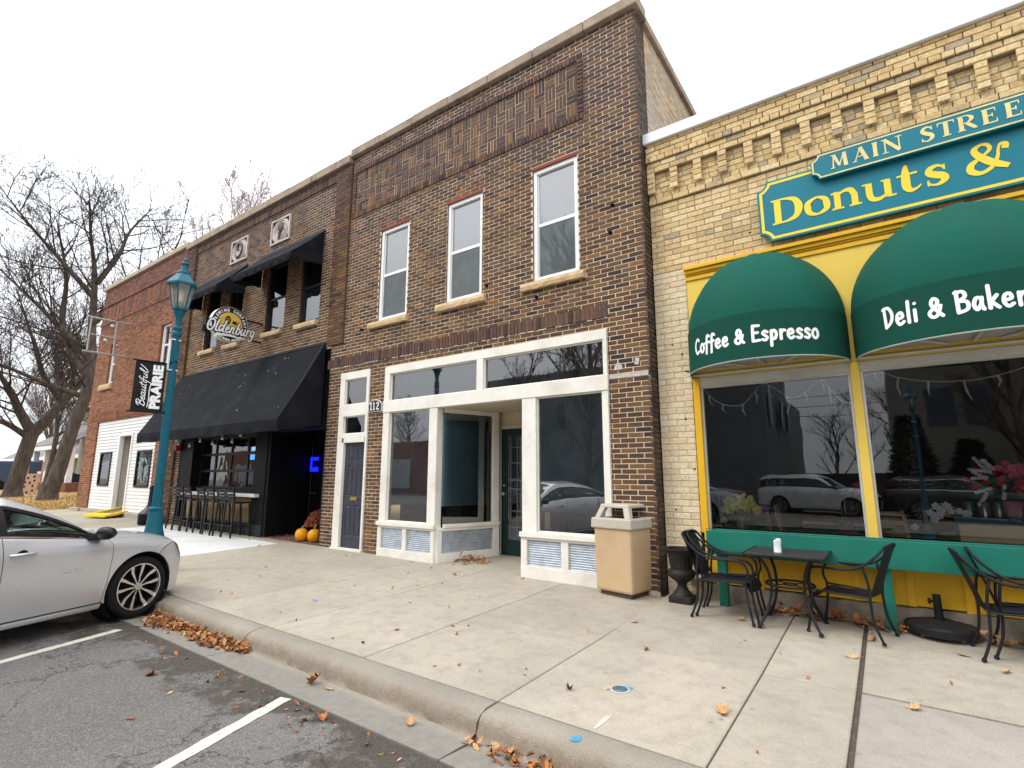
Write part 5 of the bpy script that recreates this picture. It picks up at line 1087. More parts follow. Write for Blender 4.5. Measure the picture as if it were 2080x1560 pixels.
cafe_chair('wooden ladder back chair behind the yellow flower pot', -1.48, 1.25, math.radians(160)); cafe_chair('wooden chair seen edge on at the left end of the pink table', -1.02, .98, math.radians(95)); cafe_chair('wooden ladder back chair just right of the yellow window post', .06, .95, math.radians(150)); cafe_chair('wooden chair half hidden by the tan counter', .52, 1.1, math.radians(170))
t = thing('cafe_table', 'long pink edged table inside the left bakery window', 'table', (-.45, 1.2, .2)); MB().box(-.52, .45, -.28, .3, .70, .735).build('top', pm('pink_top', (.75, .40, .33), 0.4, var=.1), t, bevel=.005); MB().box(-.05, .05, -.05, .05, .0, .70).build('pedestal', M_BLACK, t)
t = thing('service_counter', 'tan panelled counter with teal top at the right bakery window', 'counter', (.55, .40, .2)); MB().box(0, 2.8, 0, .7, 0, .82).build('panel', pm('tan_laminate', (.80, .62, .40), 0.5, var=.06, scale=2), t); MB().box(-.03, 2.8, -.03, .75, .821, .885).build('top', pm('teal_edge_top', (.02, .12, .16), 0.4), t, bevel=.006)
for i, (x, y) in enumerate(((.66, .53), (.78, .49), (.9, .55))):
    mb = MB(); mb.lathe([(.001, 0), (.045, 0), (.052, .15), (.056, .155), (.046, .15), (.04, .02), (.001, .02)], (x, y, 1.087), 16); tag(mb.build('steel_cup', pm('steel', (.7, .68, .68), 0.25, .9), smooth=50), ['leftmost of the three steel cups on the counter', 'middle of the three steel cups on the counter', 'rightmost of the three steel cups on the counter'][i], 'cup', 'steel cups on the counter')
def petals(mb, c, r, n, tilt=0.5, cup=.3):
    c = Vector(c); ax = Vector((rnd.uniform(-.6, .6), -1, rnd.uniform(-.2, .8))).normalized(); u = ax.orthogonal().normalized(); v = ax.cross(u)
    for k in range(n):
        a = 2*PI*k/n+rnd.uniform(-.2, .2); d = u*math.cos(a)+v*math.sin(a); s_ = ax.cross(d)
        mb.add([c, c+d*r*.6+s_*r*.42+ax*r*cup*.5, c+d*r+ax*r*cup, c+d*r*.6-s_*r*.42+ax*r*cup*.5], [(0, 1, 2, 3)])
def leafy(mb, c, r, n, ln, w):
    for k in range(n):
        a = rnd.uniform(0, 2*PI); e = rnd.uniform(-.2, 1.1); d = Vector((math.cos(a)*math.cos(e), math.sin(a)*math.cos(e), math.sin(e))); b = Vector(c)+d*rnd.uniform(0, r); s_ = d.orthogonal().normalized()*w
        mb.add([b, b+d*ln*.5+s_, b+d*ln, b+d*ln*.5-s_], [(0, 1, 2, 3)])
G_LEAF = pm('leaf_green', (.10, .22, .05), 0.6, var=.35, scale=25); Y_PET = pm('petal_yellow', (.88, .80, .14), 0.6, var=.12, scale=30)
def pot(t, r, h_, mat): mb = MB(); mb.lathe([(.001, 0), (r*.75, 0), (r, h_), (r*1.06, h_+.004), (r*1.06, h_+.02), (r*.9, h_+.02), (r*.85, h_*.8), (.001, h_*.8)], (0, 0, 0), 18); mb.build('pot', mat, t, smooth=40)
t = thing('flower_pot', 'grey pot of yellow and violet artificial flowers in the left bakery window', 'flowers', (-1.62, .52, .835)); pot(t, .085, .13, pm('zinc', (.35, .37, .40), 0.4, .6))
mb = MB(); leafy(mb, (0, 0, .17), .1, 70, .10, .025); mb.build('leaves', G_LEAF, t)
mb = MB()
for c in ((-.17, 0, .33), (-.19, .02, .24), (-.04, -.07, .31), (-.08, -.05, .26), (.10, -.05, .37), (.14, -.04, .29), (.02, -.03, .35), (.2, 0, .25), (.08, -.08, .26)): [petals(mb, (c[0]+rnd.gauss(0, .03), c[1]+rnd.uniform(-.02, .02), c[2]+rnd.gauss(0, .025)), .042, 6) for _ in range(7)]
mb.build('blossom', Y_PET, t)
mb = MB()
for c in ((-.08, .05, .40), (.04, .06, .42), (.28, .02, .26), (.24, .03, .32)): petals(mb, c, .05, 9, cup=.8)
mb.build('violet_blossom', pm('petal_violet', (.16, .11, .32), 0.6, var=.2, scale=30), t)
def orchid(label, x, y, col, stemx, pts, potc, h_=.0):
    t = thing('orchid_pot', label, 'flowers', (x, y, .835)); pot(t, .06, .05, potc)
    mb = MB(); leafy(mb, (0, 0, .05), .03, 10, .13, .02); mb.build('leaves', pm('leaf_teal', (.02, .18, .15), 0.5, var=.2, scale=20), t)
    mb = MB()
    for q in stemx: mb.tube(smoothpts([(0, 0, .05)]+q, 5), .006, 5)
    mb.build('stem', pm('stem_pale', (.35, .38, .24), 0.6), t, smooth=60)
    mb = MB()
    for c in pts: petals(mb, c, .048, 5, cup=.2); petals(mb, (c[0], c[1]-.012, c[2]), .025, 5, cup=.5)
    mb.build('blossom', pm('petal_'+label.split()[0], col, 0.55, var=.1, scale=40), t)
orchid('magenta orchid with tall pale stems on the sill left of the yellow post', -.46, .46, (.55, .03, .18), [[(0, 0, .25), (.01, 0, .42), (.1, 0, .53), (.22, 0, .52)], [(-.03, 0, .2), (-.04, 0, .36)]], [(.14, -.02, .56), (.18, -.02, .50), (.27, -.02, .53), (.24, -.02, .45), (.15, -.02, .47), (.29, -.02, .43)], pm('pot_magenta', (.35, .02, .12), 0.4))
orchid('white orchid in a blue pot beside the tan counter', .30, .46, (.80, .78, .82), [[(.02, 0, .2), (.05, 0, .33), (.15, 0, .38), (.3, 0, .31)]], [(.03, -.03, .28), (.08, -.03, .35), (.12, -.04, .31), (.17, -.03, .36), (.2, -.03, .31), (.28, -.03, .30), (.33, -.03, .28), (.06, -.04, .22), (.10, -.03, .25), (-.12, -.02, .12)], pm('pot_blue', (.03, .25, .65), 0.35))
orchid('teal leaved plant with two bare stems at the left corner of the bakery window', -1.87, .44, (.5, .55, .5), [[(0, 0, .3), (.0, 0, .42)], [(.05, 0, .3), (.12, 0, .42), (.22, 0, .43)]], [(.05, -.03, .1)], pm('pot_dark', (.03, .03, .03), 0.4))
t = thing('bouquet_basket', 'red and pink artificial bouquet with white sprigs on the counter', 'flowers', (1.02, .66, 1.087)); pot(t, .10, .14, pm('basket_pink', (.55, .25, .35), 0.6))
mb = MB(); leafy(mb, (0, 0, .25), .16, 60, .2, .04); mb.build('leaves', pm('leaf_bright', (.02, .28, .15), 0.5, var=.3, scale=20), t)
mb = MB()
for k in range(70): petals(mb, (rnd.gauss(-.02, .14), rnd.uniform(-.15, .1), .38+rnd.gauss(0, .08)), .04, 6)
mb.build('blossom', pm('petal_red', (.62, .02, .035), 0.5, var=.3, scale=20), t)
mb = MB()
for k in range(50): petals(mb, (.14+rnd.gauss(0, .09), rnd.uniform(-.15, .1), .43+rnd.gauss(0, .07)), .045, 6)
mb.build('pink_blossom', pm('petal_pink', (.70, .10, .20), 0.5, var=.3, scale=20), t)
mb = MB()
for k in range(9):
    a = rnd.uniform(1.4, 4.6); d = Vector((math.cos(a)*.8, rnd.uniform(-.5, -.1), .6*math.sin(a)+rnd.uniform(0, .3))).normalized(); p = Vector((rnd.uniform(-.12, .02), -.1, .38+rnd.uniform(-.08, .08)))
    for j in range(9): petals(mb, p+d*(.16+.018*j), .022, 4)
mb.build('white_sprig', pm('petal_white', (.85, .85, .82), 0.6, var=.1, scale=30), t)
# icicle light garlands
for gi, pts in enumerate(([(-1.95, 2.69), (-1.88, 2.58), (-1.72, 2.46), (-1.5, 2.43), (-1.36, 2.55), (-1.22, 2.69), (-1.06, 2.60), (-.9, 2.47), (-.72, 2.55), (-.56, 2.68), (-.5, 2.60), (-.42, 2.46), (-.32, 2.37), (-.26, 2.38)], [(-.14, 2.66), (.02, 2.70), (.2, 2.62), (.42, 2.555), (.68, 2.525), (.92, 2.53), (1.15, 2.58), (1.4, 2.66), (1.65, 2.7), (1.9, 2.6)])):
    t = thing('icicle_lights', ['white icicle light string draped in the left bakery window', 'white icicle light string draped in the right bakery window'][gi], 'string lights', (pts[0][0], .40, 2.5), group='icicle light strings in the bakery windows', world=True)
    sm_ = smoothpts([(x, .375, z) for x, z in pts], 6); mb = MB(); mb.tube(sm_, .006, 5); mb.build('cord', pm('cord_white', (.92, .93, .94), 0.5), t)
    for i in range(5, len(sm_), 7):
        x, y, z = sm_[i]; ln = rnd.choice([.08, .12, .16, .22]); mb = MB(); mb.tube([(x, y, z), (x+rnd.uniform(-.02, .04), y, z-ln*.5), (x+rnd.uniform(-.02, .05), y, z-ln)], [.012, .012, .002], 6); mb.build('icicle', pm('icicle_white', (.93, .95, .95), 0.3), t, smooth=60)
# ================================================================== fabric awnings of the brewery
M_BLK = pm('black_canvas', (.011, .0115, .0155), 0.85, var=.2, scale=2, bump=.2, bscale=200, bdist=.001, dirt=(.028, .029, .036), dscale=1.6, damt=.5, spec=.12)
M_SPECK = pm('bird_spatter', (.6, .6, .58), 0.8)
def wedge(label, x0, x1, zt, proj, zf, val, sag, nseam):
    t = thing('shed_awning', label, 'awning', ((x0+x1)/2, 0, zf), world=True); y0 = -.012; n = 48; m_ = 10; vs_ = []
    for i in range(n+1):
        u = i/n; x = x0+(x1-x0)*u
        for k in range(m_+1):
            v = k/m_; s_ = sag*math.sin(PI*v)*(.6+.4*abs(math.sin(u*PI*nseam)))
            vs_.append((x, y0-proj*v, zt+(zf-zt)*v-s_+.006*math.sin(u*23+v*5)))
    a = m_+1; MB().add(vs_, [(i*a+k, i*a+k+1, (i+1)*a+k+1, (i+1)*a+k) for i in range(n) for k in range(m_)]).build('canopy', M_BLK, t, smooth=180)
    vs_ = []
    for i in range(n+1):
        u = i/n; x = x0+(x1-x0)*u; r_ = .012*math.sin(u*47)+.008*math.sin(u*91)
        vs_ += [(x, y0-proj-.002, zf+.004), (x, y0-proj-.004-r_, zf-val*.5), (x, y0-proj+.02+r_*1.5, zf-val+.01*math.sin(u*29))]
    MB().add(vs_, [(3*i+j, 3*i+j+1, 3*i+j+4, 3*i+j+3) for i in range(n) for j in range(2)]).build('valance', M_BLK, t, smooth=180)
    for x in (x0, x1):
        nn = 8; vs_ = []
        for k in range(nn+1):
            v = k/nn; zs_ = zt+(zf-zt)*v-sag*.5*math.sin(PI*v); zb = zf-val*(.25+.75*v)+.015*math.sin(v*9)
            for j in range(7): w = j/6; vs_.append((x+.012*math.sin(w*6+v*4)*math.sin(PI*w), y0-proj*v, zs_+(zb-zs_)*w))
        MB().add(vs_, [(k*7+j, k*7+j+1, (k+1)*7+j+1, (k+1)*7+j) for k in range(nn) for j in range(6)]).build('side_panel', M_BLK, t, smooth=180)
    mb = MB()
    for x in (x0+.03, x1-.03): mb.tube([(x, y0-.03, zt-.05), (x, y0-proj+.03, zf-.03)], .02, 6); mb.tube([(x, y0-.03, zf-.05), (x, y0-proj+.03, zf-.05)], .02, 6)
    mb.tube([(x0+.03, y0-proj+.03, zf-.03), (x1-.03, y0-proj+.03, zf-.03)], .02, 6); mb.box(x0-.01, x1+.03, y0-.03, y0-.002, zt-.03, zt+.02); mb.build('frame', M_FRB, t)
    return t
wA = wedge('big black sloping awning over the brewery window and door', -17.3, -10.15, 4.50, 1.02, 2.67, .25, .05, 9)
mb = MB()
for k in range(26):
    u = rnd.random(); v = rnd.uniform(.1, .95); x = -17+6.6*u; r_ = rnd.uniform(.004, .014); y = -.012-1.02*v; z = 4.50-1.83*v+.012; d = Vector((0, -1.02, -1.83)).normalized()
    st = rnd.uniform(1, 3.5); mb.add([(x-r_, y, z), (x, y+d.y*r_*st, z+d.z*r_*st), (x+r_, y, z), (x, y-d.y*r_, z-d.z*r_)], [(0, 1, 2, 3)])
mb.build('spatter', M_SPECK, wA)
wedge('upper left black awning above the first pair of brewery windows', -16.55, -14.05, 7.33, .76, 6.52, .17, .03, 3)
wedge('upper right black awning above the second pair of brewery windows', -13.2, -10.50, 7.34, .81, 6.52, .17, .03, 3)
# ================================================================== projecting brewery sign
t = thing('brewery_sign', 'round black and gold brewery sign with white script Oldenburg projecting from the wall', 'sign', (-13.0, -.85, 5.2), rotz=math.radians(90), group=None)
# local frame: x runs away from the road (towards the wall), z up, front faces -y
Rr = .43; PS = lambda x, y, d: (x, -.085-d, y)
mb = MB(); mb.lathe([(.0001, -.08), (Rr, -.08), (Rr, .08), (.0001, .08)], n=48, axis='y'); mb.build('disc', pm('sign_black', (.012, .012, .013), 0.4), t, smooth=40)
mb = MB(); mb.lathe([(Rr*1.002, -.07), (Rr*1.03, -.075), (Rr*1.03, .075), (Rr*1.002, .07)], n=48, axis='y'); mb.build('edge_band', pm('sign_edge', (.72, .74, .80), 0.4, .2), t, smooth=40)
mb = MB(); k = 48; mb.add([(.435*math.cos(2*PI*i/k), -.0825, .435*math.sin(2*PI*i/k)) for i in range(k)]+[(.445*math.cos(2*PI*i/k), -.0825, .445*math.sin(2*PI*i/k)) for i in range(k)], [(i, (i+1) % k, k+(i+1) % k, k+i) for i in range(k)]); mb.build('ring_line', pm('sign_tan', (.55, .36, .22), 0.5), t)
mb = MB(); mb.poly([(.30*math.cos(2*PI*i/k), -.0828, .30*math.sin(2*PI*i/k)) for i in range(k)]); mb.build('gold_field', pm('sign_gold', (.82, .52, .09), 0.45, var=.1, scale=3), t)
mb = MB()
def arc_text(mb, txt, R, a0, a1, size, P, flip=False, bold=.02):
    for i, ch in enumerate(txt):
        if ch == ' ': continue
        a = math.radians(a0+(a1-a0)*(i+.5)/len(txt)); vs_, fs = font_mesh(ch, size, bold)
        cx = (min(v[0] for v in vs_)+max(v[0] for v in vs_))/2; rot = a-PI/2 if not flip else a+PI/2
        mb.add([P(R*math.cos(a)+(x-cx)*math.cos(rot)*.8-y*math.sin(rot), R*math.sin(a)+(x-cx)*math.sin(rot)*.8+y*math.cos(rot), 0) for x, y in vs_], fs)
arc_text(mb, '\u2022BREWING COMPANY\u2022', .328, 196, -16, .10, PS, False, .006); arc_text(mb, 'BELLE PLAINE, MINNESOTA', .415, 222, 318, .06, PS, True, .008); mb.build('ring_lettering', M_WLET, t)
mb = MB(); PH = lambda x, y, d: (x, -.0842-d, y)
hop = [(-.06+.075*math.cos(a)*(1 if math.sin(a) > 0 else .9), .10+.105*math.sin(a)*(1 if math.sin(a) > 0 else 1.05)) for a in [2*PI*i/20 for i in range(20)]]; mb.poly([PH(x, y, 0) for x, y in hop])
leaf = [(.04, .06), (.08, .12), (.10, .09), (.16, .11), (.145, .07), (.20, .03), (.14, .03), (.12, -.02), (.09, .03), (.05, .02)]; mb.poly([PH(x, y, 0) for x, y in leaf]); mb.tube([PH(-.2, .12, 0), PH(-.15, .13, 0)], .006, 4); mb.build('hop_emblem', MATS['sign_black'], t)
mb = MB()
for zz in (.06, .10, .14): brush(mb, [[(-.105, zz+.02, .009), (-.06, zz-.015, .009), (-.015, zz+.02, .009)]], lambda x, y, d: (x, -.0862-d, y))
mb.build('hop_scales', MATS['sign_gold'], t)
mb = MB(); PO = lambda g: (lambda x, y, d: ((x-.56), -.095-g-d, y-.19+.10*(x-.56)))
script(mb, SCRIPT_OLD, lambda x, y, d: (x-.57, -.092-d*.5, y-.235+.02*(x-.57)), .235, .30, .18, .10); mb.build('script_outline', MATS['sign_black'], t)
mb = MB(); script(mb, SCRIPT_OLD, lambda x, y, d: (x-.57, -.097-d*.5, y-.235+.02*(x-.57)), .235, .30, .18, -.02); brush(mb, [[(-.34, -.36, .05), (-.28, -.31, .06), (-.05, -.285, .05), (.25, -.30, .03), (.42, -.30, .015)]], lambda x, y, d: (x, -.097-d*.5, y)); mb.build('script', M_WLET, t)
mb = MB(); mb.bar((.44, 0, -.28), (.95, 0, -.28), .04, .04); mb.bar((.44, 0, .22), (.95, 0, .22), .04, .04); mb.box(.90, .95, -.06, .06, -.34, .28); mb.bar((-.62, 0, -.2), (-.44, 0, -.2), .10, .14); mb.build('bracket', M_FRB, t)
# ================================================================== house number plaque
t = thing('house_number_plaque', 'small black arched plaque with white number 112 beside the narrow street door', 'plaque', (-8.33, -.02, 2.90))
arch = [(-.205, -.115), (.205, -.115), (.205, .05), (.17, .06), (.14, .10), (.08, .125), (0, .135), (-.08, .125), (-.14, .10), (-.17, .06), (-.205, .05)]
MB().prism(arch, lambda a, b, d: (a, d, b), -.012, .015).build('backplate', pm('plaque_white', (.7, .7, .68), 0.4), t, recalc=True)
MB().prism([(a*.9, b*.88) for a, b in arch], lambda a, b, d: (a, d, b), -.018, -.0125).build('face', pm('plaque_black', (.02, .022, .026), 0.35), t, recalc=True)
mb = MB(); P = lambda x, y, d: (x, -.020-d, y)
for x0 in (-.115, -.025):
    mb.poly([P(x0-.012, -.07, 0), P(x0+.012, -.07, 0), P(x0+.012, .075, 0), P(x0-.012, .075, 0)]); mb.poly([P(x0-.03, -.078, 0.0004), P(x0+.03, -.078, 0.0004), P(x0+.03, -.062, 0.0004), P(x0-.03, -.062, 0.0004)]); ribbon(mb, [(x0-.032, .045, .012), (x0, .072, .02)], P, 1, flat=True)
ribbon(mb, [(.055, .035, .03), (.075, .07, .016), (.11, .06, .026), (.11, .02, .03), (.075, -.03, .022), (.05, -.066, .018)], P, 1); ribbon(mb, [(.045, -.066, .024), (.13, -.066, .024)], P, 1, flat=True); mb.build('lettering', M_WLET, t)
# ================================================================== street lamp and banner
M_LAMP = pm('lamp_teal', (.004, .105, .15), 0.45, var=.1, scale=4, bump=.1, bscale=60, dirt=(.01, .10, .13), dscale=3, damt=.3)
lx, ly = -9.80, -3.20; g0 = gz(lx, ly)
t = thing('street_lamp', 'teal fluted street lamp post with hexagonal glass lantern at the kerb', 'street lamp', (lx, ly, g0)); t.scale = (.68, .68, 1)
mb = MB(); mb.lathe([(.0001, 0), (.25, 0), (.25, .10), (.22, .14), (.22, .34), (.26, .40), (.275, .46), (.265, .49), (.235, .54), (.20, .62), (.175, .72), (.158, .86), (.146, .95), (.165, .97), (.17, 1.0), (.15, 1.02)], n=24); mb.build('base', M_LAMP, t, smooth=35)
mb = MB(); n = 32; prof = [(.118, 1.0), (.112, 1.06), (.100, 1.4), (.094, 2.4), (.088, 3.4), (.086, 3.9)]; vs_ = []
for r_, z in prof:
    for j in range(n): a = 2*PI*j/n; rr = r_*(1 if j % 2 else .93); vs_.append((rr*math.cos(a), rr*math.sin(a), z))
mb.add(vs_, [(i*n+j, i*n+(j+1) % n, (i+1)*n+(j+1) % n, (i+1)*n+j) for i in range(len(prof)-1) for j in range(n)]); mb.build('shaft', M_LAMP, t)
mb = MB(); mb.lathe([(.086, 3.88), (.11, 3.90), (.11, 3.95), (.085, 3.97), (.085, 4.0), (.105, 4.02), (.105, 4.05), (.075, 4.07), (.07, 4.16), (.09, 4.25), (.12, 4.30), (.13, 4.33), (.13, 4.36), (.0001, 4.36)], n=20); mb.build('collar', M_LAMP, t, smooth=35)
def hexp(r, z, o=0): return [(r*math.cos(PI/3*k+o), r*math.sin(PI/3*k+o), z) for k in range(6)]
o6 = .35
mb = MB()
for k in range(6):
    a, b = Vector(hexp(.17, 4.38, o6)[k]), Vector(hexp(.30, 4.83, o6)[k]); mb.bar(a, b, .028, .028)
for r_, z in ((.17, 4.375), (.30, 4.83)):
    h_ = hexp(r_, z, o6)
    for k in range(6): mb.bar(h_[k], h_[(k+1) % 6], .028, .03)
mb.lathe([(.0001, 4.36), (.15, 4.36), (.17, 4.39), (.0001, 4.39)], n=6, a0=o6, a1=o6+2*PI); lf = mb.build('lantern_frame', M_LAMP, t)
M_LG = newmat('lantern_glass'); _d = N(M_LG, 'ShaderNodeBsdfTranslucent'); _d.inputs[0].default_value = (.75, .70, .60, 1); _t = N(M_LG, 'ShaderNodeBsdfTransparent'); _g = N(M_LG, 'ShaderNodeBsdfGlossy'); _g.inputs['Roughness'].default_value = .2; _m = N(M_LG, 'ShaderNodeMixShader'); _m.inputs[0].default_value = .5; L(M_LG, _d.outputs[0], _m.inputs[1]); L(M_LG, _t.outputs[0], _m.inputs[2]); _m2 = N(M_LG, 'ShaderNodeMixShader'); _m2.inputs[0].default_value = .10; L(M_LG, _m.outputs[0], _m2.inputs[1]); L(M_LG, _g.outputs[0], _m2.inputs[2]); _s = mapr(M_LG, noise(M_LG, 8, 3).outputs['Fac'], .3, .7, .4, .6); L(M_LG, _s, _m.inputs[0]); L(M_LG, _m2.outputs[0], N(M_LG, 'ShaderNodeOutputMaterial').inputs[0])
a_, b_ = hexp(.168, 4.39, o6), hexp(.297, 4.82, o6)
for k in range(6): MB().poly([a_[k], a_[(k+1) % 6], b_[(k+1) % 6], b_[k]]).build('pane', M_LG, lf)
mb = MB(); mb.lathe([(.06, 4.39), (.10, 4.42), (.08, 4.5), (.03, 4.52)], n=14); mb.build('lamp_holder', M_LAMP, t, smooth=40); mb = MB(); mb.lathe([(.025, 4.51), (.05, 4.58), (.045, 4.68), (.0001, 4.74)], n=12); mb.build('bulb', pm('frosted_bulb', (.85, .82, .75), 0.4), t, smooth=60)
mb = MB(); vs_ = hexp(.36, 4.82, o6)+hexp(.36, 4.855, o6)+hexp(.20, 5.0, o6)+hexp(.13, 5.06, o6); mb.add(vs_, [tuple(range(5, -1, -1))]+[(i*6+k, i*6+(k+1) % 6, (i+1)*6+(k+1) % 6, (i+1)*6+k) for i in range(3) for k in range(6)]+[tuple(range(18, 24))]); mb.lathe([(.15, 5.03), (.155, 5.06), (.14, 5.09), (.10, 5.10), (.085, 5.13), (.075, 5.21), (.095, 5.22), (.095, 5.24), (.05, 5.26), (.035, 5.29), (.05, 5.31), (.03, 5.33), (.0001, 5.36)], n=18); mb.xform(Matrix.Translation((0, 0, -.02))); mb.build('roof_cap', M_LAMP, t, smooth=35)
mb = MB(); mb.bar((-.02, -.115, 3.3), (-.02, -.115, 3.83), .075, .035); mb.box(-.115, .075, -.12, .10, 3.28, 3.3); mb.box(-.115, .075, -.12, .10, 3.81, 3.83); mb.build('outlet_box', pm('white_enamel', (.72, .72, .70), 0.4), t, bevel=.004)
mb = MB(); mb.box(.08, .14, -.03, .05, 3.45, 3.62); mb.tube(smoothpts([(-.05, -.08, 3.30), (-.09, -.16, 3.26), (-.07, -.26, 3.36)]), .022, 6); mb.build('bracket_arm', M_LAMP, t, smooth=40)
t2 = thing('lamp_banner', 'black vertical banner reading Beautiful Prairie on the teal lamp post', 'banner', (lx-.02, ly-.045, g0+2.56), rotz=math.radians(-103)); Wb, Hb = .43, .84
mb = MB(); nn = 10; vs_ = []
for i in range(nn+1):
    for j in range(7): vs_.append((.04+Wb*j/6, .008*math.sin(i*.9+j*.7), Hb*i/nn))
mb.add(vs_, [(i*7+j, i*7+j+1, (i+1)*7+j+1, (i+1)*7+j) for i in range(nn) for j in range(6)]); mb.build('cloth', pm('banner_black', (.010, .010, .012), 0.7, var=.2, scale=4), t2, smooth=180)
mb = MB()
for z in (-.006, Hb+.006): mb.tube([(-.03, 0, z), (Wb+.09, 0, z)], .013, 6)
for z in (-.03, Hb-.02): mb.lathe([(.064, 0), (.067, .05), (.06, .05)], (-.045, 0, z), 16)
mb.build('arm', M_BLACK, t2)
# text reads upwards; the printed face is local +y, whose viewer has local +x on the left
mb = MB(); put_font(mb, 'PRAIRIE', lambda x, y, d: (.04+.05+y, .021, x+.05), .19, .012, 1.02, 0.0, width=.74) if False else None
vs_, fs = font_mesh('PRAIRIE', .185, .011); xa, xb = min(v[0] for v in vs_), max(v[0] for v in vs_)
mb.add([(.04+.05+y, .021, .05+(x-xa)*.74/(xb-xa)) for x, y in vs_], [tuple(reversed(f)) for f in fs]); mb.build('lettering', M_WLET, t2)
mb = MB(); script(mb, SCRIPT_BEA, lambda x, y, d: (.04+.25+y, .020+d*.5, x+.07), .155, .115, .25, .02); mb.build('script', M_WLET, t2)
# ================================================================== litter bin
t = thing('litter_bin', 'square tan pebbled litter bin with grey open canopy top outside the dark storefront', 'bin', (-3.0, -.10, gz(-3, -.1)), math.radians(-11.5))
M_BIN = newmat('exposed_aggregate'); _n1 = noise(M_BIN, 3.0, 6, .7); _n2 = noise(M_BIN, 130, 3, .7); _g = N(M_BIN, 'ShaderNodeNewGeometry'); _sp = N(M_BIN, 'ShaderNodeSeparateXYZ'); L(M_BIN, _g.outputs['Position'], _sp.inputs[0])
_c = mixc(M_BIN, mapr(M_BIN, _n1.outputs['Fac'], .3, .7, 0, 1), (.50, .345, .20), (.60, .44, .27)); _c = mixc(M_BIN, mapr(M_BIN, _n2.outputs['Fac'], .5, .7, 0, .5), _c, (.34, .20, .10)); _w = noise(M_BIN, 1.4, 4, .6); _c = mixc(M_BIN, mapr(M_BIN, _w.outputs['Fac'], .5, .7, 0, .6), _c, (.62, .38, .15)); finish(M_BIN, _c, .8, 0, _n2.outputs['Fac'], .35, .003, .3)
s_ = .295
def taperbox(mb, a, b, z0, z1): return mb.hexa([(-a, -a, z0), (a, -a, z0), (a, a, z0), (-a, a, z0), (-b, -b, z1), (b, -b, z1), (b, b, z1), (-b, b, z1)])
mb = MB(); taperbox(mb, .24, .24, 0, .06); mb.build('plinth', pm('bin_plinth', (.10, .07, .055), 0.9), t)
mb = MB(); taperbox(mb, .285, .297, .05, .88); mb.build('body', M_BIN, t, bevel=.035)
M_LID = pm('bin_lid', (.47, .43, .36), 0.5, var=.07, scale=5, dirt=(.30, .27, .22), dscale=4, damt=.3)
mb = MB(); taperbox(mb, .325, .318, .85, .985); mb.build('rim', M_LID, t, bevel=.018)
mb = MB(); zt = 1.165; a0, a1 = .285, .225
for sx_ in (-1, 1):
    for sy_ in (-1, 1):
        p = [(sx_*a0, sy_*a0), (sx_*(a0-.085), sy_*a0), (sx_*(a0-.085), sy_*(a0-.085)), (sx_*a0, sy_*(a0-.085))]; q = [(sx_*a1, sy_*a1), (sx_*(a1-.09), sy_*a1), (sx_*(a1-.09), sy_*(a1-.09)), (sx_*a1, sy_*(a1-.09))]
        mb.hexa([(x, y, .98) for x, y in p]+[(x, y, 1.14) for x, y in q])
mb.build('canopy_leg', M_LID, t, bevel=.012, recalc=True)
mb = MB(); taperbox(mb, .236, .222, 1.115, zt); mb.build('canopy', M_LID, t, bevel=.016)
mb = MB(); taperbox(mb, .19, .19, .95, .988); mb.build('opening', M_VOID, t)
# ================================================================== urn
t = thing('planter_urn', 'empty dark iron urn on a square foot between litter bin and bakery pier', 'urn', (-2.21, -.22, gz(-2.21, -.22)))
M_IRON = pm('urn_iron', (.020, .016, .015), 0.6, var=.4, scale=14, bump=.25, bscale=50, dirt=(.07, .05, .04), dscale=6, damt=.5)
MB().box(-.135, .135, -.135, .135, 0, .075).build('foot', M_IRON, t, bevel=.008)
n = 36; prof = [(.12, .076), (.11, .10), (.075, .14), (.055, .19), (.06, .22), (.10, .25), (.15, .29), (.165, .335), (.15, .37), (.125, .385), (.13, .42), (.142, .50), (.155, .56), (.18, .60), (.205, .615), (.205, .63), (.17, .628), (.155, .55), (.0001, .52)]; vs_ = []
for k, (r_, z) in enumerate(prof):
    for j in range(n): a = 2*PI*j/n; f_ = 1+(.035*math.cos(18*a) if 5 <= k <= 12 else 0); vs_.append((r_*f_*math.cos(a), r_*f_*math.sin(a), z))
MB().add(vs_, [(i*n+j, i*n+(j+1) % n, (i+1)*n+(j+1) % n, (i+1)*n+j) for i in range(len(prof)-1) for j in range(n)]).build('bowl', M_IRON, t, smooth=50)
# ================================================================== patio chairs, table, umbrella base
M_WI = pm('wrought_black', (.010, .010, .0135), 0.5, var=.25, scale=8, dirt=(.03, .03, .036), dscale=8, damt=.4)
M_MESH = newmat('perforated_steel'); _b = N(M_MESH, 'ShaderNodeBsdfPrincipled'); _b.inputs['Base Color'].default_value = (.012, .012, .016, 1); _b.inputs['Roughness'].default_value = .6; _b.inputs['Specular IOR Level'].default_value = .25; _t = N(M_MESH, 'ShaderNodeBsdfTransparent'); _m = N(M_MESH, 'ShaderNodeMixShader'); _v = N(M_MESH, 'ShaderNodeTexVoronoi'); _v.inputs['Scale'].default_value = 160; L(M_MESH, N(M_MESH, 'ShaderNodeTexCoord').outputs['Object'], _v.inputs['Vector']); L(M_MESH, mapr(M_MESH, _v.outputs['Distance'], .12, .20, .0, 1), _m.inputs[0]); L(M_MESH, _t.outputs[0], _m.inputs[1]); L(M_MESH, _b.outputs[0], _m.inputs[2]); L(M_MESH, _m.outputs[0], N(M_MESH, 'ShaderNodeOutputMaterial').inputs[0])
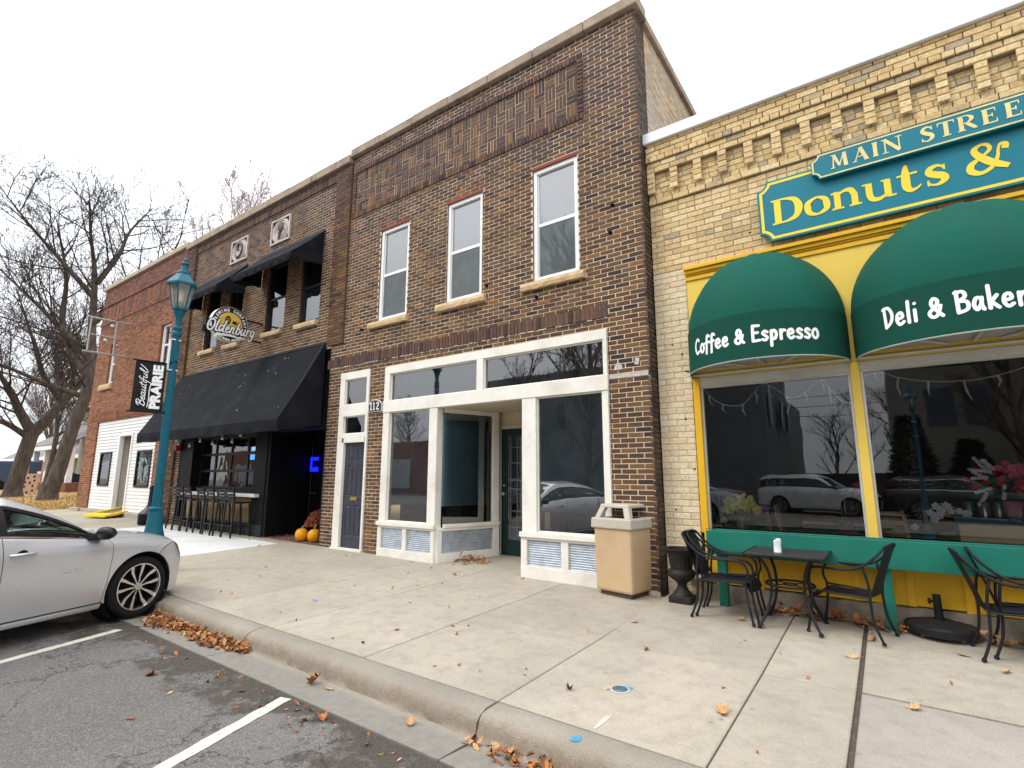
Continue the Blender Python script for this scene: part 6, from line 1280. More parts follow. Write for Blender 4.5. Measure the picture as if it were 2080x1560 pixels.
def patio_chair(label, loc, rot):
    t = thing('patio_chair', label, 'chair', loc, rot, 'black mesh patio chairs outside the bakery')
    for s_ in (-1, 1):
        y = .225*s_
        mb = MB(); mb.tube(smoothpts([(.33, y*1.08, .012), (.29, y*1.03, .22), (.275, y, .40), (.305, y*1.03, .50), (.29, y*1.06, .585), (.22, y*1.08, .635), (.08, y*1.08, .64), (-.08, y*1.07, .645), (-.20, y*1.04, .69), (-.31, y*.98, .78), (-.385, y*.84, .872)], 6), .0125, 7); mb.lathe([(.018, 0), (.02, .012), (.013, .03)], (.33, y*1.08, 0), 8); mb.build('arm', M_WI, t, smooth=60)
        mb = MB(); mb.tube(smoothpts([(-.20, y*1.035, .688), (-.222, y*.97, .58), (-.235, y*.92, .45), (-.232, y*.92, .36), (-.25, y*.95, .18), (-.31, y*1.0, .012)], 6), .0125, 7); mb.lathe([(.018, 0), (.02, .012), (.013, .03)], (-.31, y, 0), 8); mb.build('leg', M_WI, t, smooth=60)
        mb = MB(); mb.tube([(.275, y, .415), (-.235, y*.92, .395)], .010, 6); mb.build('seat_rail', M_WI, t, smooth=60)
    mb = MB(); mb.tube(smoothpts([(-.385, -.19, .872), (-.40, -.10, .888), (-.402, 0, .892), (-.40, .10, .888), (-.385, .19, .872)], 5), .0125, 7); mb.build('top_rail', M_WI, t, smooth=60)
    nx, ny = 12, 10; vs_ = []
    for i in range(nx+1):
        u = i/nx; x = -.235+.56*u; z = .405-.012*math.sin(PI*min(1, u*1.1)) if u < .86 else .40-.085*((u-.86)/.14)**1.2; x = x if u < .86 else .25+.065*((u-.86)/.14)**.6
        for j in range(ny+1): v = j/ny-.5; vs_.append((x, v*.44*(.93+.07*u), z-.012*math.cos(v*PI)))
    m_ = ny+1; MB().add(vs_, [(i*m_+j, (i+1)*m_+j, (i+1)*m_+j+1, i*m_+j+1) for i in range(nx) for j in range(ny)]).build('seat', M_MESH, t, smooth=180)
    vs_ = []
    for i in range(9):
        u = i/8; x = -.240-.158*u**1.15; z = .42+.465*u; hw = .20*(1-.08*math.sin(PI*u))-.012*u
        for j in range(9): v = j/4-1; vs_.append((x-.02*(1-v*v), hw*v, z))
    MB().add(vs_, [(i*9+j, i*9+j+1, (i+1)*9+j+1, (i+1)*9+j) for i in range(8) for j in range(8)]).build('backrest', M_MESH, t, smooth=180)
    return t
patio_chair('front one of two nested black mesh chairs left of the patio table', (-1.625, -.56, gz(-1.62, -.56)), 0)
CH = bpy.data.objects['patio_chair']
def pc(x, y, rz_, label): return copy_tree(CH, (x, y, gz(x, y)+.002), rz_, label, 'black mesh patio chairs outside the bakery')
pc(-1.595, -.485, math.radians(1.5), 'rear one of two nested black mesh chairs left of the patio table')
pc(-.44, -.47, math.radians(180-13), 'single black mesh chair at the right of the patio table facing it')
pc(.80, -.47, math.radians(4), 'nearer of two nested black mesh chairs at the right picture edge'); pc(.925, -.36, math.radians(-3), 'farther of two nested black mesh chairs at the right picture edge')
t = thing('patio_table', 'square black mesh patio table with four curved legs outside the bakery', 'table', (-.965, -.52, gz(-.96, -.5)))
def rrect(hx, hy, r, n=5):
    pts = []
    for cx, cy, a0 in ((hx-r, hy-r, 0), (-hx+r, hy-r, 90), (-hx+r, -hy+r, 180), (hx-r, -hy+r, 270)):
        for k in range(n+1): a = math.radians(a0+90*k/n); pts.append((cx+r*math.cos(a), cy+r*math.sin(a)))
    return pts
hz = .745
rp = rrect(.372, .385, .055); MB().prism(rp, lambda a, b, d: (a, b, d), hz-.006, hz).build('top', pm('table_mesh', (.030, .029, .031), 0.55, var=.25, scale=5, bump=.6, bscale=420, bdist=.002, dirt=(.07, .065, .06), dscale=3, damt=.5), t, recalc=True)
mb = MB(); mb.tube([(a, b, hz-.008) for a, b in rp], .015, 6, closed=True); mb.build('edge_tube', M_WI, t, smooth=60)
for sx_ in (-1, 1):
    for sy_ in (-1, 1):
        mb = MB(); mb.tube(smoothpts([(sx_*.30, sy_*.30, hz-.02), (sx_*.23, sy_*.23, .68), (sx_*.175, sy_*.175, .56), (sx_*.155, sy_*.155, .42), (sx_*.165, sy_*.165, .30), (sx_*.205, sy_*.205, .16), (sx_*.275, sy_*.265, .012)], 6), .0155, 8); mb.lathe([(.022, 0), (.024, .012), (.016, .03)], (sx_*.275, sy_*.265, 0), 10); mb.build('leg', M_WI, t, smooth=60)
mb = MB(); mb.tube([(.23*math.cos(2*PI*k/28), .23*math.sin(2*PI*k/28), .415) for k in range(28)], .013, 6, closed=True); mb.tube([(.06*math.cos(2*PI*k/16), .06*math.sin(2*PI*k/16), .415) for k in range(16)], .008, 5, closed=True); mb.build('ring', M_WI, t, smooth=60)
for a in (45, 135, 225, 315):
    c_, s_ = math.cos(math.radians(a)), math.sin(math.radians(a)); mb = MB(); mb.tube([(.06*c_, .06*s_, .415), (.22*c_, .22*s_, .415)], .006, 5); mb.build('stretcher', M_WI, t)
t = thing('paper_cup', 'crumpled white paper cup with a green straw on the patio table', 'cup', (-1.04, -.62, gz(-.96, -.5)+hz))
mb = MB(); vs_ = []; n = 12
for k, (r_, z) in enumerate(((.001, 0), (.038, .0), (.036, .04), (.033, .07), (.04, .115), (.036, .12), (.03, .06))):
    for j in range(n): a = 2*PI*j/n; f_ = 1+.12*math.sin(3*a+k*1.7)*(k > 1); vs_.append((r_*f_*math.cos(a), r_*f_*math.sin(a), z+.006*math.sin(2*a+k)*(k > 3)))
mb.add(vs_, [(i*n+j, i*n+(j+1) % n, (i+1)*n+(j+1) % n, (i+1)*n+j) for i in range(6) for j in range(n)]); mb.build('cup', pm('paper_white', (.80, .80, .80), 0.6, var=.05), t, smooth=40)
mb = MB(); mb.tube([(.01, 0, .06), (-.02, 0, .14), (-.035, .0, .15)], .006, 6); mb.build('straw', pm('straw_green', (.02, .30, .18), 0.4), t); mb = MB(); mb.lathe([(.0001, .10), (.026, .11), (.03, .125), (.02, .14), (.0001, .143)], (.012, 0, 0), 10); mb.build('napkin', pm('napkin_pinkish', (.75, .62, .72), 0.8, var=.15, scale=60), t, smooth=50)
t = thing('umbrella_base', 'heavy round black umbrella base with short tube, no umbrella, before the golden boards', 'umbrella base', (.265, -.06, gz(.27, -.06)))
M_PL = pm('black_resin', (.014, .014, .016), 0.6, var=.3, scale=10, bump=.35, bscale=90, dirt=(.05, .05, .05), dscale=5, damt=.5)
mb = MB(); mb.lathe([(.0001, .02), (.25, .02), (.285, .03), (.288, .095), (.272, .112), (.12, .142), (.06, .15), (.055, .155)], n=40); mb.build('plate', M_PL, t, smooth=30)
mb = MB(); mb.lathe([(.036, .14), (.033, .36), (.035, .365), (.035, .38), (.024, .38), (.024, .2)], n=18); mb.build('tube', M_PL, t, smooth=40)
mb = MB(); mb.lathe([(.0001, -.075), (.026, -.072), (.028, -.05), (.012, -.045), (.012, -.03)], (0, 0, .315), 10, axis='x'); mb.build('clamp_knob', M_PL, t, smooth=40)
for k in range(4):
    a = PI/4+k*PI/2; mb = MB(); mb.lathe([(.0001, 0), (.02, 0), (.02, .022), (.0001, .022)], (.21*math.cos(a), .21*math.sin(a), 0), 10); mb.build('foot', pm('foot_clear', (.35, .35, .34), 0.3), t)
# ================================================================== bar stools
M_ST = pm('stool_black', (.012, .0125, .015), 0.42, var=.2, scale=6)
def bar_stool(label, loc, rot):
    t = thing('bar_stool', label, 'stool', loc, rot, 'black ladder back bar stools along the serving counter'); G = .445
    for s_ in (-1, 1):
        mb = MB(); P4 = [(s_*.205, -.23, 0), (s_*.19, -.20, .40), (s_*.18, -.185, .78), (s_*.178, -.20, .98), (s_*.175, -.235, 1.14)]
        for a, b in zip(P4[:-1], P4[1:]): mb.bar(a, b, .044, .032)
        mb.build('back_leg', M_ST, t, bevel=.004)
        mb = MB(); mb.bar((s_*.205, .235, 0), (s_*.185, .19, .77), .038, .036); mb.build('leg', M_ST, t, bevel=.004)
        mb = MB(); mb.bar((s_*.197, -.215, .24), (s_*.20, .225, .24), .022, .022); mb.build('stretcher', M_ST, t)
    for y_, z_ in ((-.213, .27), (.218, .32)): mb = MB(); mb.bar((-.2, y_, z_), (.2, y_, z_), .022, .022); mb.build('footrest', M_ST, t)
    MB().box(-.205, .205, -.19, .215, .775, .815).build('seat', M_ST, t, bevel=.014)
    for z_, y_ in ((.90, -.205), (.985, -.213), (1.075, -.232)):
        mb = MB(); mb.add([(x, y_-.02*math.cos(x*7)+dy, z_+dz) for dz in (-.028, .028) for x in (-.165, -.08, 0, .08, .165) for dy in (0, .012)], [(2*i, 2*i+2, 12+2*i, 10+2*i) for i in range(4)]+[(2*i+1, 11+2*i, 13+2*i, 2*i+3) for i in range(4)]+[(10+2*i, 12+2*i, 13+2*i, 11+2*i) for i in range(4)]); mb.build('slat', M_ST, t, recalc=True)
    return t
SL_ = ['bar stool nearest the recessed brewery door, first from the right', 'second bar stool from the recessed brewery door', 'third bar stool from the recessed brewery door', 'middle bar stool of the seven at the serving counter', 'third bar stool from the lamp post', 'second bar stool from the lamp post, pushed to the counter', 'bar stool farthest from the brewery door, half hidden by the lamp post']
st0 = bar_stool(SL_[0], (-12.83, -.31, gz(-12.83, -.31)), math.radians(3))
for i, x in enumerate((-13.22, -13.70, -14.24, -14.85, -15.32, -15.78)): copy_tree(st0, (x, -.34+rnd.uniform(-.03, .03), gz(x, -.34)), math.radians(rnd.uniform(-7, 7)), SL_[i+1], 'black ladder back bar stools along the serving counter')
# pumpkins, potted mum, smokers' post
M_PUM = pm('pumpkin_skin', (.80, .33, .012), 0.38, var=.12, scale=6, dirt=(.70, .22, .01), dscale=5); M_STEM = pm('pumpkin_stem', (.30, .22, .08), 0.9, var=.3, scale=30)
def pumpkin(label, x, y, r, h_, lean):
    t = thing('pumpkin', label, 'pumpkin', (x, y, gz(x, y)+.005), lean, 'pumpkins at the brewery door'); n = 40; vs_ = []; K = 12
    for k in range(K+1):
        ph = -PI/2+PI*k/K
        for j in range(n): a = 2*PI*j/n; f_ = 1-.075*abs(math.cos(a*5))**3*math.cos(ph); rr = r*f_*max(.002, math.cos(ph))**.8; vs_.append((rr*math.cos(a), rr*math.sin(a), h_/2+h_/2*math.sin(ph)-(.05*h_ if k == K else 0)))
    MB().add(vs_, [(i*n+j, i*n+(j+1) % n, (i+1)*n+(j+1) % n, (i+1)*n+j) for i in range(K) for j in range(n)]).build('flesh', M_PUM, t, smooth=180)
    mb = MB(); mb.tube(smoothpts([(0, 0, h_*.93), (.005, .0, h_*1.05), (.04, .01, h_*1.18), (.07, .0, h_*1.24)], 4), [.03, .028, .022, .018, .018, .017, .016, .016, .016, .016, .017, .018, .02][:13], 7); mb.build('stem', M_STEM, t, smooth=60)
pumpkin('left pumpkin at the recessed brewery door', -10.86, .17, .145, .28, .4); pumpkin('right pumpkin, against the brown brick pier', -10.46, .22, .145, .285, 2.0)
t = thing('potted_mum', 'rust coloured potted chrysanthemum behind the two pumpkins', 'plant', (-10.72, .58, gz(-10.6, .6)+.03)); pot(t, .16, .26, pm('pot_black', (.02, .02, .02), 0.6))
mb = MB()
for k in range(900):
    v = Vector((rnd.gauss(0, 1), rnd.gauss(0, 1), rnd.gauss(0, 1))).normalized()*rnd.uniform(.24, .37); v.z = abs(v.z)*1.0+.28; petals(mb, v, .028, 4)
mb.build('blossom', pm('mum_rust', (.22, .055, .02), 0.8, var=.6, scale=22), t)
t = thing('smokers_post', 'black bell shaped smokers post with tall neck by the clapboard front', 'ash bin', (-17.45, -.45, gz(-17.45, -.45))); mb = MB(); mb.lathe([(.0001, 0), (.22, 0), (.25, .03), (.255, .26), (.25, .30)], n=22); mb.build('bucket', M_BLACK, t, smooth=40); mb = MB(); mb.lathe([(.258, .29), (.255, .32), (.20, .37), (.12, .45), (.07, .54), (.05, .66), (.045, .96), (.055, 1.0), (.06, 1.06), (.04, 1.1), (.0001, 1.11)], n=22); mb.build('neck', pm('post_sheen', (.03, .028, .028), 0.35), t, smooth=50)
# ================================================================== cars
M_SILV = pm('silver_paint', (.56, .56, .575), 0.32, .5, var=.02, scale=2, coat=.8, coord='obj'); M_TYRE = pm('tyre_rubber', (.008, .008, .0085), 0.85, var=.2, scale=20, coord='obj')
M_RIMD = pm('rim_dark', (.030, .030, .034), 0.35, .6, coord='obj'); M_RIML = pm('rim_bright', (.62, .61, .60), 0.28, .85, var=.05, coord='obj'); M_CHR = pm('chrome', (.75, .76, .78), 0.15, 1.0, var=.02); M_CBLK = pm('car_black', (.010, .010, .011), 0.35, var=.1, coord='obj'); M_CINT = pm('car_cabin', (.12, .14, .135), 0.8, var=.2, coord='obj')
M_CGL = glass('car_glass', (.80, .97, .90), 1.0, 1.5, 0.0, 0.0); M_AMB = pm('amber_lens', (.42, .13, .02), 0.15, coat=.8, coord='obj'); M_LENS = pm('lamp_lens', (.10, .105, .12), 0.1, coat=1.0, coord='obj'); M_TAIL = pm('tail_lens', (.28, .012, .012), 0.15, coat=.8, coord='obj')
SEDAN = dict(w=[(-3.95,.60),(-3.86,.74),(-3.6,.86),(-3,.915),(-1.4,.925),(0,.922),(.35,.895),(.6,.83),(.75,.74),(.87,.6),(.95,.42)], zb=[(-3.95,.38),(-3.6,.24),(-3.3,.19),(.6,.19),(.95,.22)], z2=[(-3.95,.52),(-3.4,.47),(.6,.46),(.95,.42)],
 z3=[(-3.95,.82),(-3,.82),(-1.5,.80),(-.4,.80),(.2,.73),(.6,.60),(.95,.50)], zt=[(-3.95,1.0),(-3,1.03),(-1.5,1.0),(-1.0,.955),(-.635,.918),(-.42,.902),(0,.868),(.4,.80),(.7,.70),(.85,.63),(.95,.55)],
 y6=[(-3.95,.42),(-3.6,.6),(-3.3,.68),(-2.4,.60),(-1.9,.585),(-1.4,.59),(-1.05,.63),(-.75,.70),(-.48,.765),(-.3,.785),(0,.78),(.4,.72),(.6,.62),(.75,.48),(.87,.3),(.95,.15)],
 z6=[(-3.95,1.02),(-3.4,1.06),(-2.9,1.16),(-2.4,1.33),(-1.9,1.405),(-1.4,1.39),(-1.05,1.285),(-.75,1.13),(-.48,.975),(-.3,.945),(0,.915),(.4,.845),(.7,.735),(.85,.65),(.95,.57)],
 z7=[(-3.95,1.04),(-3.4,1.10),(-2.9,1.27),(-2.4,1.42),(-1.9,1.468),(-1.4,1.455),(-1.1,1.38),(-.7,1.18),(-.35,.995),(0,.955),(.4,.90),(.7,.79),(.85,.70),(.95,.60)], ws=(-1.17,-.40), rw=(-3.3,-2.55), glass=(-1.30,-.60), rglass=(-2.5,-1.40), doors=(-.42,-1.36,-2.5), rear=-2.83, wr=.338)
SUV = dict(SEDAN, zb=[(-3.95,.45),(-3.6,.33),(.6,.27),(.95,.3)], z2=[(-3.95,.62),(.95,.55)], z3=[(-3.95,.95),(-1,.90),(.4,.85),(.95,.66)], zt=[(-3.95,1.16),(-1.5,1.14),(-.6,1.12),(0,1.06),(.5,1.0),(.8,.88),(.95,.74)],
 y6=[(-3.95,.58),(-3.7,.64),(-1.4,.63),(-1.0,.66),(-.6,.74),(-.4,.78),(.3,.78),(.6,.66),(.8,.45),(.95,.2)], z6=[(-3.95,1.22),(-3.85,1.5),(-3.5,1.66),(-1.7,1.68),(-1.3,1.62),(-.95,1.42),(-.6,1.18),(-.42,1.14),(.4,1.06),(.8,.93),(.95,.77)],
 z7=[(-3.95,1.25),(-3.85,1.56),(-3.5,1.74),(-1.7,1.76),(-1.25,1.68),(-.8,1.38),(-.4,1.18),(.4,1.12),(.8,.98),(.95,.80)], ws=(-1.3,-.45), rw=(-3.93,-3.7), rglass=(-3.5,-1.40), wr=.38)
def pip(p, poly):
    x, y = p; r = False; n = len(poly)
    for i in range(n):
        x0, y0 = poly[i]; x1, y1 = poly[i-1]
        if (y0 > y) != (y1 > y) and x < (x1-x0)*(y-y0)/(y1-y0)+x0: r = not r
    return r
def make_car(label, loc, rot, K, paint, scale=1.0, group=None, amber=True, badge=None):
    t = thing('parked_car', label, 'car', loc, rot, group); t.scale = (scale,)*3
    def ctl(x):
        w = itp(x, K['w']); zb = itp(x, K['zb']); zt = itp(x, K['zt'])
        return [(w-.05, zb), (w-.032, zb+.06), (w-.006, itp(x, K['z2'])), (w, itp(x, K['z3'])), (w-.055, zt-.012), (w-.085, zt+.015), (min(w-.10, itp(x, K['y6'])), itp(x, K['z6'])), (0, itp(x, K['z7']))]
    def SP(x, v, inset=0.0):
        c = ctl(x)
        if v <= 5:
            i = min(4, int(v)); f_ = v-i; p0, p1, p2, p3 = c[max(0, i-1)], c[i], c[i+1], c[min(5, i+2)]
            y, z = [0.5*(2*b+(-a+q)*f_+(2*a-5*b+4*q-d)*f_*f_+(-a+3*b-3*q+d)*f_**3) for a, b, q, d in zip(p0, p1, p2, p3)]
        elif v <= 6:
            f_ = v-5; y = c[5][0]+(c[6][0]-c[5][0])*f_+.03*math.sin(PI*f_)*min(1, (c[6][1]-c[5][1])*4); z = c[5][1]+(c[6][1]-c[5][1])*f_
        else:
            f_ = v-6; y = c[6][0]*(1-f_); z = c[6][1]+(c[7][1]-c[6][1])*(1-(1-f_)**2)
        return Vector((x if x < .42 else .42+(x-.42)*.62, y, z))
    def NRM(x, v):
        e = .004; a = SP(x+e, v)-SP(x-e, v); b = SP(x, min(7, v+e))-SP(x, max(0, v-e)); n = b.cross(a)
        if n.length < 1e-9: return Vector((0, 0, 1))
        n.normalize()
        return -n if n.dot(SP(x, v)-Vector((x, 0, .55))) < 0 else n
    def vz(x, z):
        lo, hi = 0.0, 5.0
        for _ in range(26):
            m = (lo+hi)/2
            if SP(x, m).z < z: lo = m
            else: hi = m
        return lo
    def dens(poly, du=.05, dv=.22):
        o = []
        for i in range(len(poly)):
            a, b = poly[i], poly[(i+1) % len(poly)]; k = max(1, int(max(abs(b[0]-a[0])/du, abs(b[1]-a[1])/dv)+.999)); o += [(a[0]+(b[0]-a[0])*j/k, a[1]+(b[1]-a[1])*j/k) for j in range(k)]
        return o
    def panel(name, poly, mat, holes=(), depth=.02, off=0.0, parent=None, sides=(-1, 1), du=.08, dv=.25):
        P = dens(poly); H = [dens(h) for h in holes]; pts = list(P); ed = [(i, (i+1) % len(P)) for i in range(len(P))]
        for h in H: o = len(pts); pts += h; ed += [(o+i, o+(i+1) % len(h)) for i in range(len(h))]
        x0, x1 = min(p[0] for p in P), max(p[0] for p in P); v0, v1 = min(p[1] for p in P), max(p[1] for p in P)
        bd = list(pts); i = 1
        nx, nv = int((x1-x0)/du)+1, int((v1-v0)/dv)+1
        for a in range(1, nx+1):
            for b in range(1, nv+1):
                q = (x0+(x1-x0)*a/(nx+1), v0+(v1-v0)*b/(nv+1))
                if pip(q, P) and not any(pip(q, h) for h in H) and min((q[0]-c)**2+((q[1]-d)*.3)**2 for c, d in bd) > (.3*du)**2: pts.append(q)
        vv, _, ff, *_r = delaunay_2d_cdt([Vector((p[0], p[1]*.3)) for p in pts], ed, [], 0, 1e-5)
        uv = [(p[0], p[1]/.3) for p in vv]; tri = []
        for f_ in ff:
            c = (sum(uv[k][0] for k in f_)/3, sum(uv[k][1] for k in f_)/3)
            if pip(c, P) and not any(pip(c, h) for h in H): tri.append(tuple(f_))
        mb = MB(); p3 = []; n3 = []
        for x, v in uv: n = NRM(x, v); p3.append(SP(x, v)+n*off); n3.append(n)
        ec = {}
        for f_ in tri:
            for k in range(3): e = (f_[k], f_[(k+1) % 3]); ec[tuple(sorted(e))] = ec.get(tuple(sorted(e)), 0)+1
        fs = []
        for f_ in tri:
            g = (p3[f_[1]]-p3[f_[0]]).cross(p3[f_[2]]-p3[f_[0]]); fs.append(f_ if g.dot(n3[f_[0]]) > 0 else f_[::-1])
        be = [e for e, c in ec.items() if c == 1]; used = sorted({k for e in be for k in e}); ix = {k: i for i, k in enumerate(used)}; nb = len(p3)
        allp = p3+[p3[k]-n3[k]*depth for k in used]; fs2 = fs+[(a, b, nb+ix[b], nb+ix[a]) for a, b in be]
        one = name in ('hood', 'roof', 'windscreen', 'rear_window', 'nose')
        for s_ in sides:
            mb.add([(p.x, p.y*s_, p.z) for p in allp], [tuple(reversed(f_)) if s_ < 0 else f_ for f_ in fs2])
            if not one: o_ = mb.build(name, mat, parent or t, smooth=38); mb = MB()
        return mb.build(name, mat, parent or t, smooth=38) if one else o_
    g = .004; R = K['wr']+.05; cz = K['wr']; dF, dM, dR = K['doors']
    def arch(cx, a0, a1, n=14):
        o = []
        for i in range(n+1):
            a = math.radians(a0+(a1-a0)*i/n); x = cx+R*math.cos(a); z = max(cz+R*math.sin(a), itp(x, K['zb'])+.03); o.append((x, vz(x, z)))
        return o
    vb = 1.05; XR = K['rear']
    fa = arch(0, 62, 196); panel('fender', [(dF+g, vb), (dF+.05+g, 2.7), (dF+.05+g, 3.3), (dF+g, 4.96), (.38, 4.96), (.425, 4.1)]+fa, paint)
    panel('front_bumper', [(.43+g, 4.05)]+[(.55, 3.5), (.82, 2.95), (.948, 3.0), (.948, .5), (.7, .4)]+arch(0, -22, 60), paint)
    panel('headlight', [(.40, 4.93), (.44, 4.12), (.56, 3.56), (.82, 3.02), (.945, 3.05), (.945, 4.2), (.83, 4.93)], M_LENS, off=-.004)
    if amber: panel('marker_lens', [(.45, 4.10), (.56, 3.64), (.72, 3.30), (.76, 3.9), (.56, 4.5)], M_AMB, off=.002)
    panel('front_door', [(dM+g, vb), (dF-g, vb), (dF+.05-g, 2.7), (dF+.05-g, 3.3), (dF-g, 4.96), (dM+g, 4.96)], paint)
    ra = arch(XR, -16, 62, 12); panel('rear_door', [(dM-g, vb)]+[(dM-g, 4.96), (dR-.05+g, 4.96), (dR-.02, 3.2)]+[p for p in arch(XR, 45, -16, 8) if p[0] > dR-.06][::1]+[(XR+R+.02, vb)], paint) if True else None
    panel('rear_quarter', [(dR-.06, 4.96), (-3.94, 4.9), (-3.94, .3), (-3.5, .2)]+arch(XR, 200, 46, 16), paint)
    panel('rocker_panel', [(XR+R+.03, .02), (-R-.03, .02), (-R-.02, vb-.12), (XR+R+.02, vb-.12)], paint)
    panel('hood', [(-.36, 6.03), (.35, 6.03), (.75, 6.08), (.86, 6.3), (.90, 7), (-.33, 7)], paint)
    panel('cowl_trim', [(-.5, 5.02), (.42, 5.02), (.86, 5.3), (.93, 6.0), (.84, 6.25), (.75, 6.05), (.35, 6.0), (-.38, 6.0)], paint)
    panel('nose', [(.87, 6.35), (.94, 6.1), (.949, 5.0), (.949, 7), (.905, 7)], paint)
    a, b = K['ws']; c_, d_ = K['rw']
    panel('windscreen', [(a+.02, 6.14), (b-.06, 6.10), (b+.02, 7), (a+.04, 7)], M_CGL, off=-.004)
    panel('roof', [(c_-.05, 5.0), (c_-.05, 5.78), (d_, 5.80), (a-.2, 5.80), (a+.25, 5.81), (b-.1, 5.85), (b, 6.06), (b-.08, 6.10), (a, 6.12), (a+.02, 7), (d_-.02, 7), (d_, 6.2), (c_-.02, 6.25), (c_-.02, 7), (-3.94, 7), (-3.94, 5.0)], paint)
    panel('rear_window', [(d_-.01, 6.22), (d_-.03, 7), (c_, 7), (c_, 6.28)], M_CGL, off=-.004)
    ga, gb = K['glass']; r0, r1 = K['rglass']
    hl = [[(ga, 5.12), (gb, 5.12), (gb+.03, 5.70), (ga, 5.74)], [(r0, 5.14), (r1, 5.12), (r1, 5.74), (r0+.05, 5.72)]]
    panel('window_trim', [(r0-.12, 5.02), (b-.05, 5.02), (b-.05, 5.81), (r0-.1, 5.79)], M_CBLK, holes=hl, off=-.002)
    for q, nm in zip(hl, ('front_window', 'rear_side_window')): panel(nm, [(x, v) for x, v in q], M_CGL, off=-.006, depth=.001)
    panel('belt_strip', [(r0-.15, 5.0), (b-.12, 5.0), (b-.12, 5.055), (r0-.15, 5.055)], M_CHR, off=.006); panel('roof_strip', [(r0-.1, 5.785), (a-.1, 5.79), (b-.22, 5.80), (b-.22, 5.825), (a-.1, 5.815), (r0-.1, 5.81)], M_CHR, off=.006)
    panel('tail_light', [(-3.935, 3.6), (-3.935, 4.7), (-3.62, 4.6), (-3.55, 4.0)], M_TAIL, off=.006)
    # ends
    for xe, nm in ((.949, 'grille'), (-3.949, 'rear_bumper')):
        mb = MB(); ring = [SP(xe, .1+6.9*k/24) for k in range(25)]; mb.poly([(p.x, -p.y, p.z) for p in ring]+[(p.x, p.y, p.z) for p in reversed(ring[:-1])]); mb.build(nm, M_CBLK if xe > 0 else paint, t)
    # wells, floor, cabin
    for xc in (0, XR):
        for s_ in (-1, 1): MB().lathe([(R-.005, s_*.88), (R-.005, s_*.60), (.0001, s_*.60)], (xc, 0, cz), 24, axis='y').build('wheel_well', M_VOID, t)
    mb = MB(); mb.box(XR+R, -R, -.84, .84, .20, .26); mb.box(-3.7, XR-R, -.7, .7, .3, .36); mb.box(R, .75, -.55, .55, .24, .3); mb.box(-.55, -.50, -.8, .8, .26, .86); mb.box(-2.75, -2.7, -.8, .8, .26, .95); mb.build('floor', M_VOID, t)
    mb = MB()
    for s_ in (-1, 1):
        for x in [dM-.9+.1*k for k in range(20)]:
            if x > -.56: continue
            q = [SP(x, .6), SP(x, 4.9), SP(x+.1, 4.9), SP(x+.1, .6)]; mb.poly([(p.x, s_*(p.y-.06), p.z) for p in q])
    mb.build('door_lining', M_CINT, t)
    mb = MB(); mb.hexa([(-.95, -.7, .66), (-.40, -.75, .66), (-.40, .75, .66), (-.95, .7, .66), (-.9, -.7, .91), (-.40, -.75, .885), (-.40, .75, .885), (-.9, .7, .91)])
    mb.build('dashboard', M_CINT, t, bevel=.03)
    for s_ in (-.38, .38):
        mb = MB(); mb.box(-1.75, -1.2, s_-.25, s_+.25, .35, .58); mb.hexa([(-1.85, s_-.25, .5), (-1.68, s_-.25, .5), (-1.68, s_+.25, .5), (-1.85, s_+.25, .5), (-2.05, s_-.22, 1.13), (-1.93, s_-.22, 1.13), (-1.93, s_+.22, 1.13), (-2.05, s_+.22, 1.13)]); mb.box(-2.08, -1.98, s_-.13, s_+.13, 1.15, 1.32); mb.build('seat', M_CINT, t, bevel=.04)
    mb = MB(); mb.tube([(-1.12+.06*math.sin(2*PI*k/24), .38+.185*math.cos(2*PI*k/24), .96+.175*math.sin(2*PI*k/24)) for k in range(24)], .016, 6, closed=True); mb.bar((-1.1, .21, .95), (-1.1, .55, .95), .03, .04); mb.bar((-1.1, .38, .95), (-.9, .38, .86), .05, .05); mb.build('steering_wheel', M_CBLK, t, smooth=60)
    # mirrors and handles
    for s_ in (-1, 1):
        mb = MB(); n = 14; vs_ = []
        for k in range(9):
            ph = -PI/2+PI*k/8
            for j in range(n): th_ = 2*PI*j/n; vs_.append((-.56+.085*math.cos(ph)*math.cos(th_)*(1.2 if math.cos(th_) > 0 else .55), s_*(1.03+.12*math.sin(ph)), K['zt'][-6][1]+.085+.07*math.cos(ph)*math.sin(th_)))
        mb.add(vs_, [(i*n+j, i*n+(j+1) % n, (i+1)*n+(j+1) % n, (i+1)*n+j) for i in range(8) for j in range(n)]); m_ = mb.build('wing_mirror', M_CBLK, t, smooth=180)
        mb = MB(); mb.hexa([(-0.62, s_*0.84, K['zt'][-6][1]+0), (-0.46, s_*0.84, K['zt'][-6][1]+0), (-0.5, s_*0.93, K['zt'][-6][1]+0.03), (-0.58, s_*0.93, K['zt'][-6][1]+0.03), (-0.62, s_*0.84, K['zt'][-6][1]+0.06), (-0.46, s_*0.84, K['zt'][-6][1]+0.04), (-0.5, s_*0.95, K['zt'][-6][1]+0.07), (-0.58, s_*0.95, K['zt'][-6][1]+0.07)]); mb.build('mirror_foot', M_CBLK, m_)
        for hx in (dM+.05, dR+.35):
            p = SP(hx+.1, 3.22); hz_ = p.z; yy = p.y
            mb = MB(); mb.tube([(hx, s_*(yy+.004), hz_), (hx+.03, s_*(yy+.035), hz_+.004), (hx+.17, s_*(yy+.037), hz_+.006), (hx+.205, s_*(yy+.004), hz_+.004)], .014, 8); h_ = mb.build('door_handle', paint, t, smooth=60)
            mb = MB(); mb.lathe([(.0001, 0), (.045, .004), (.05, .0)], (hx+.1, s_*(yy+.001), hz_-.005), 12, axis='y'); mb.build('handle_cup', M_CBLK, h_)
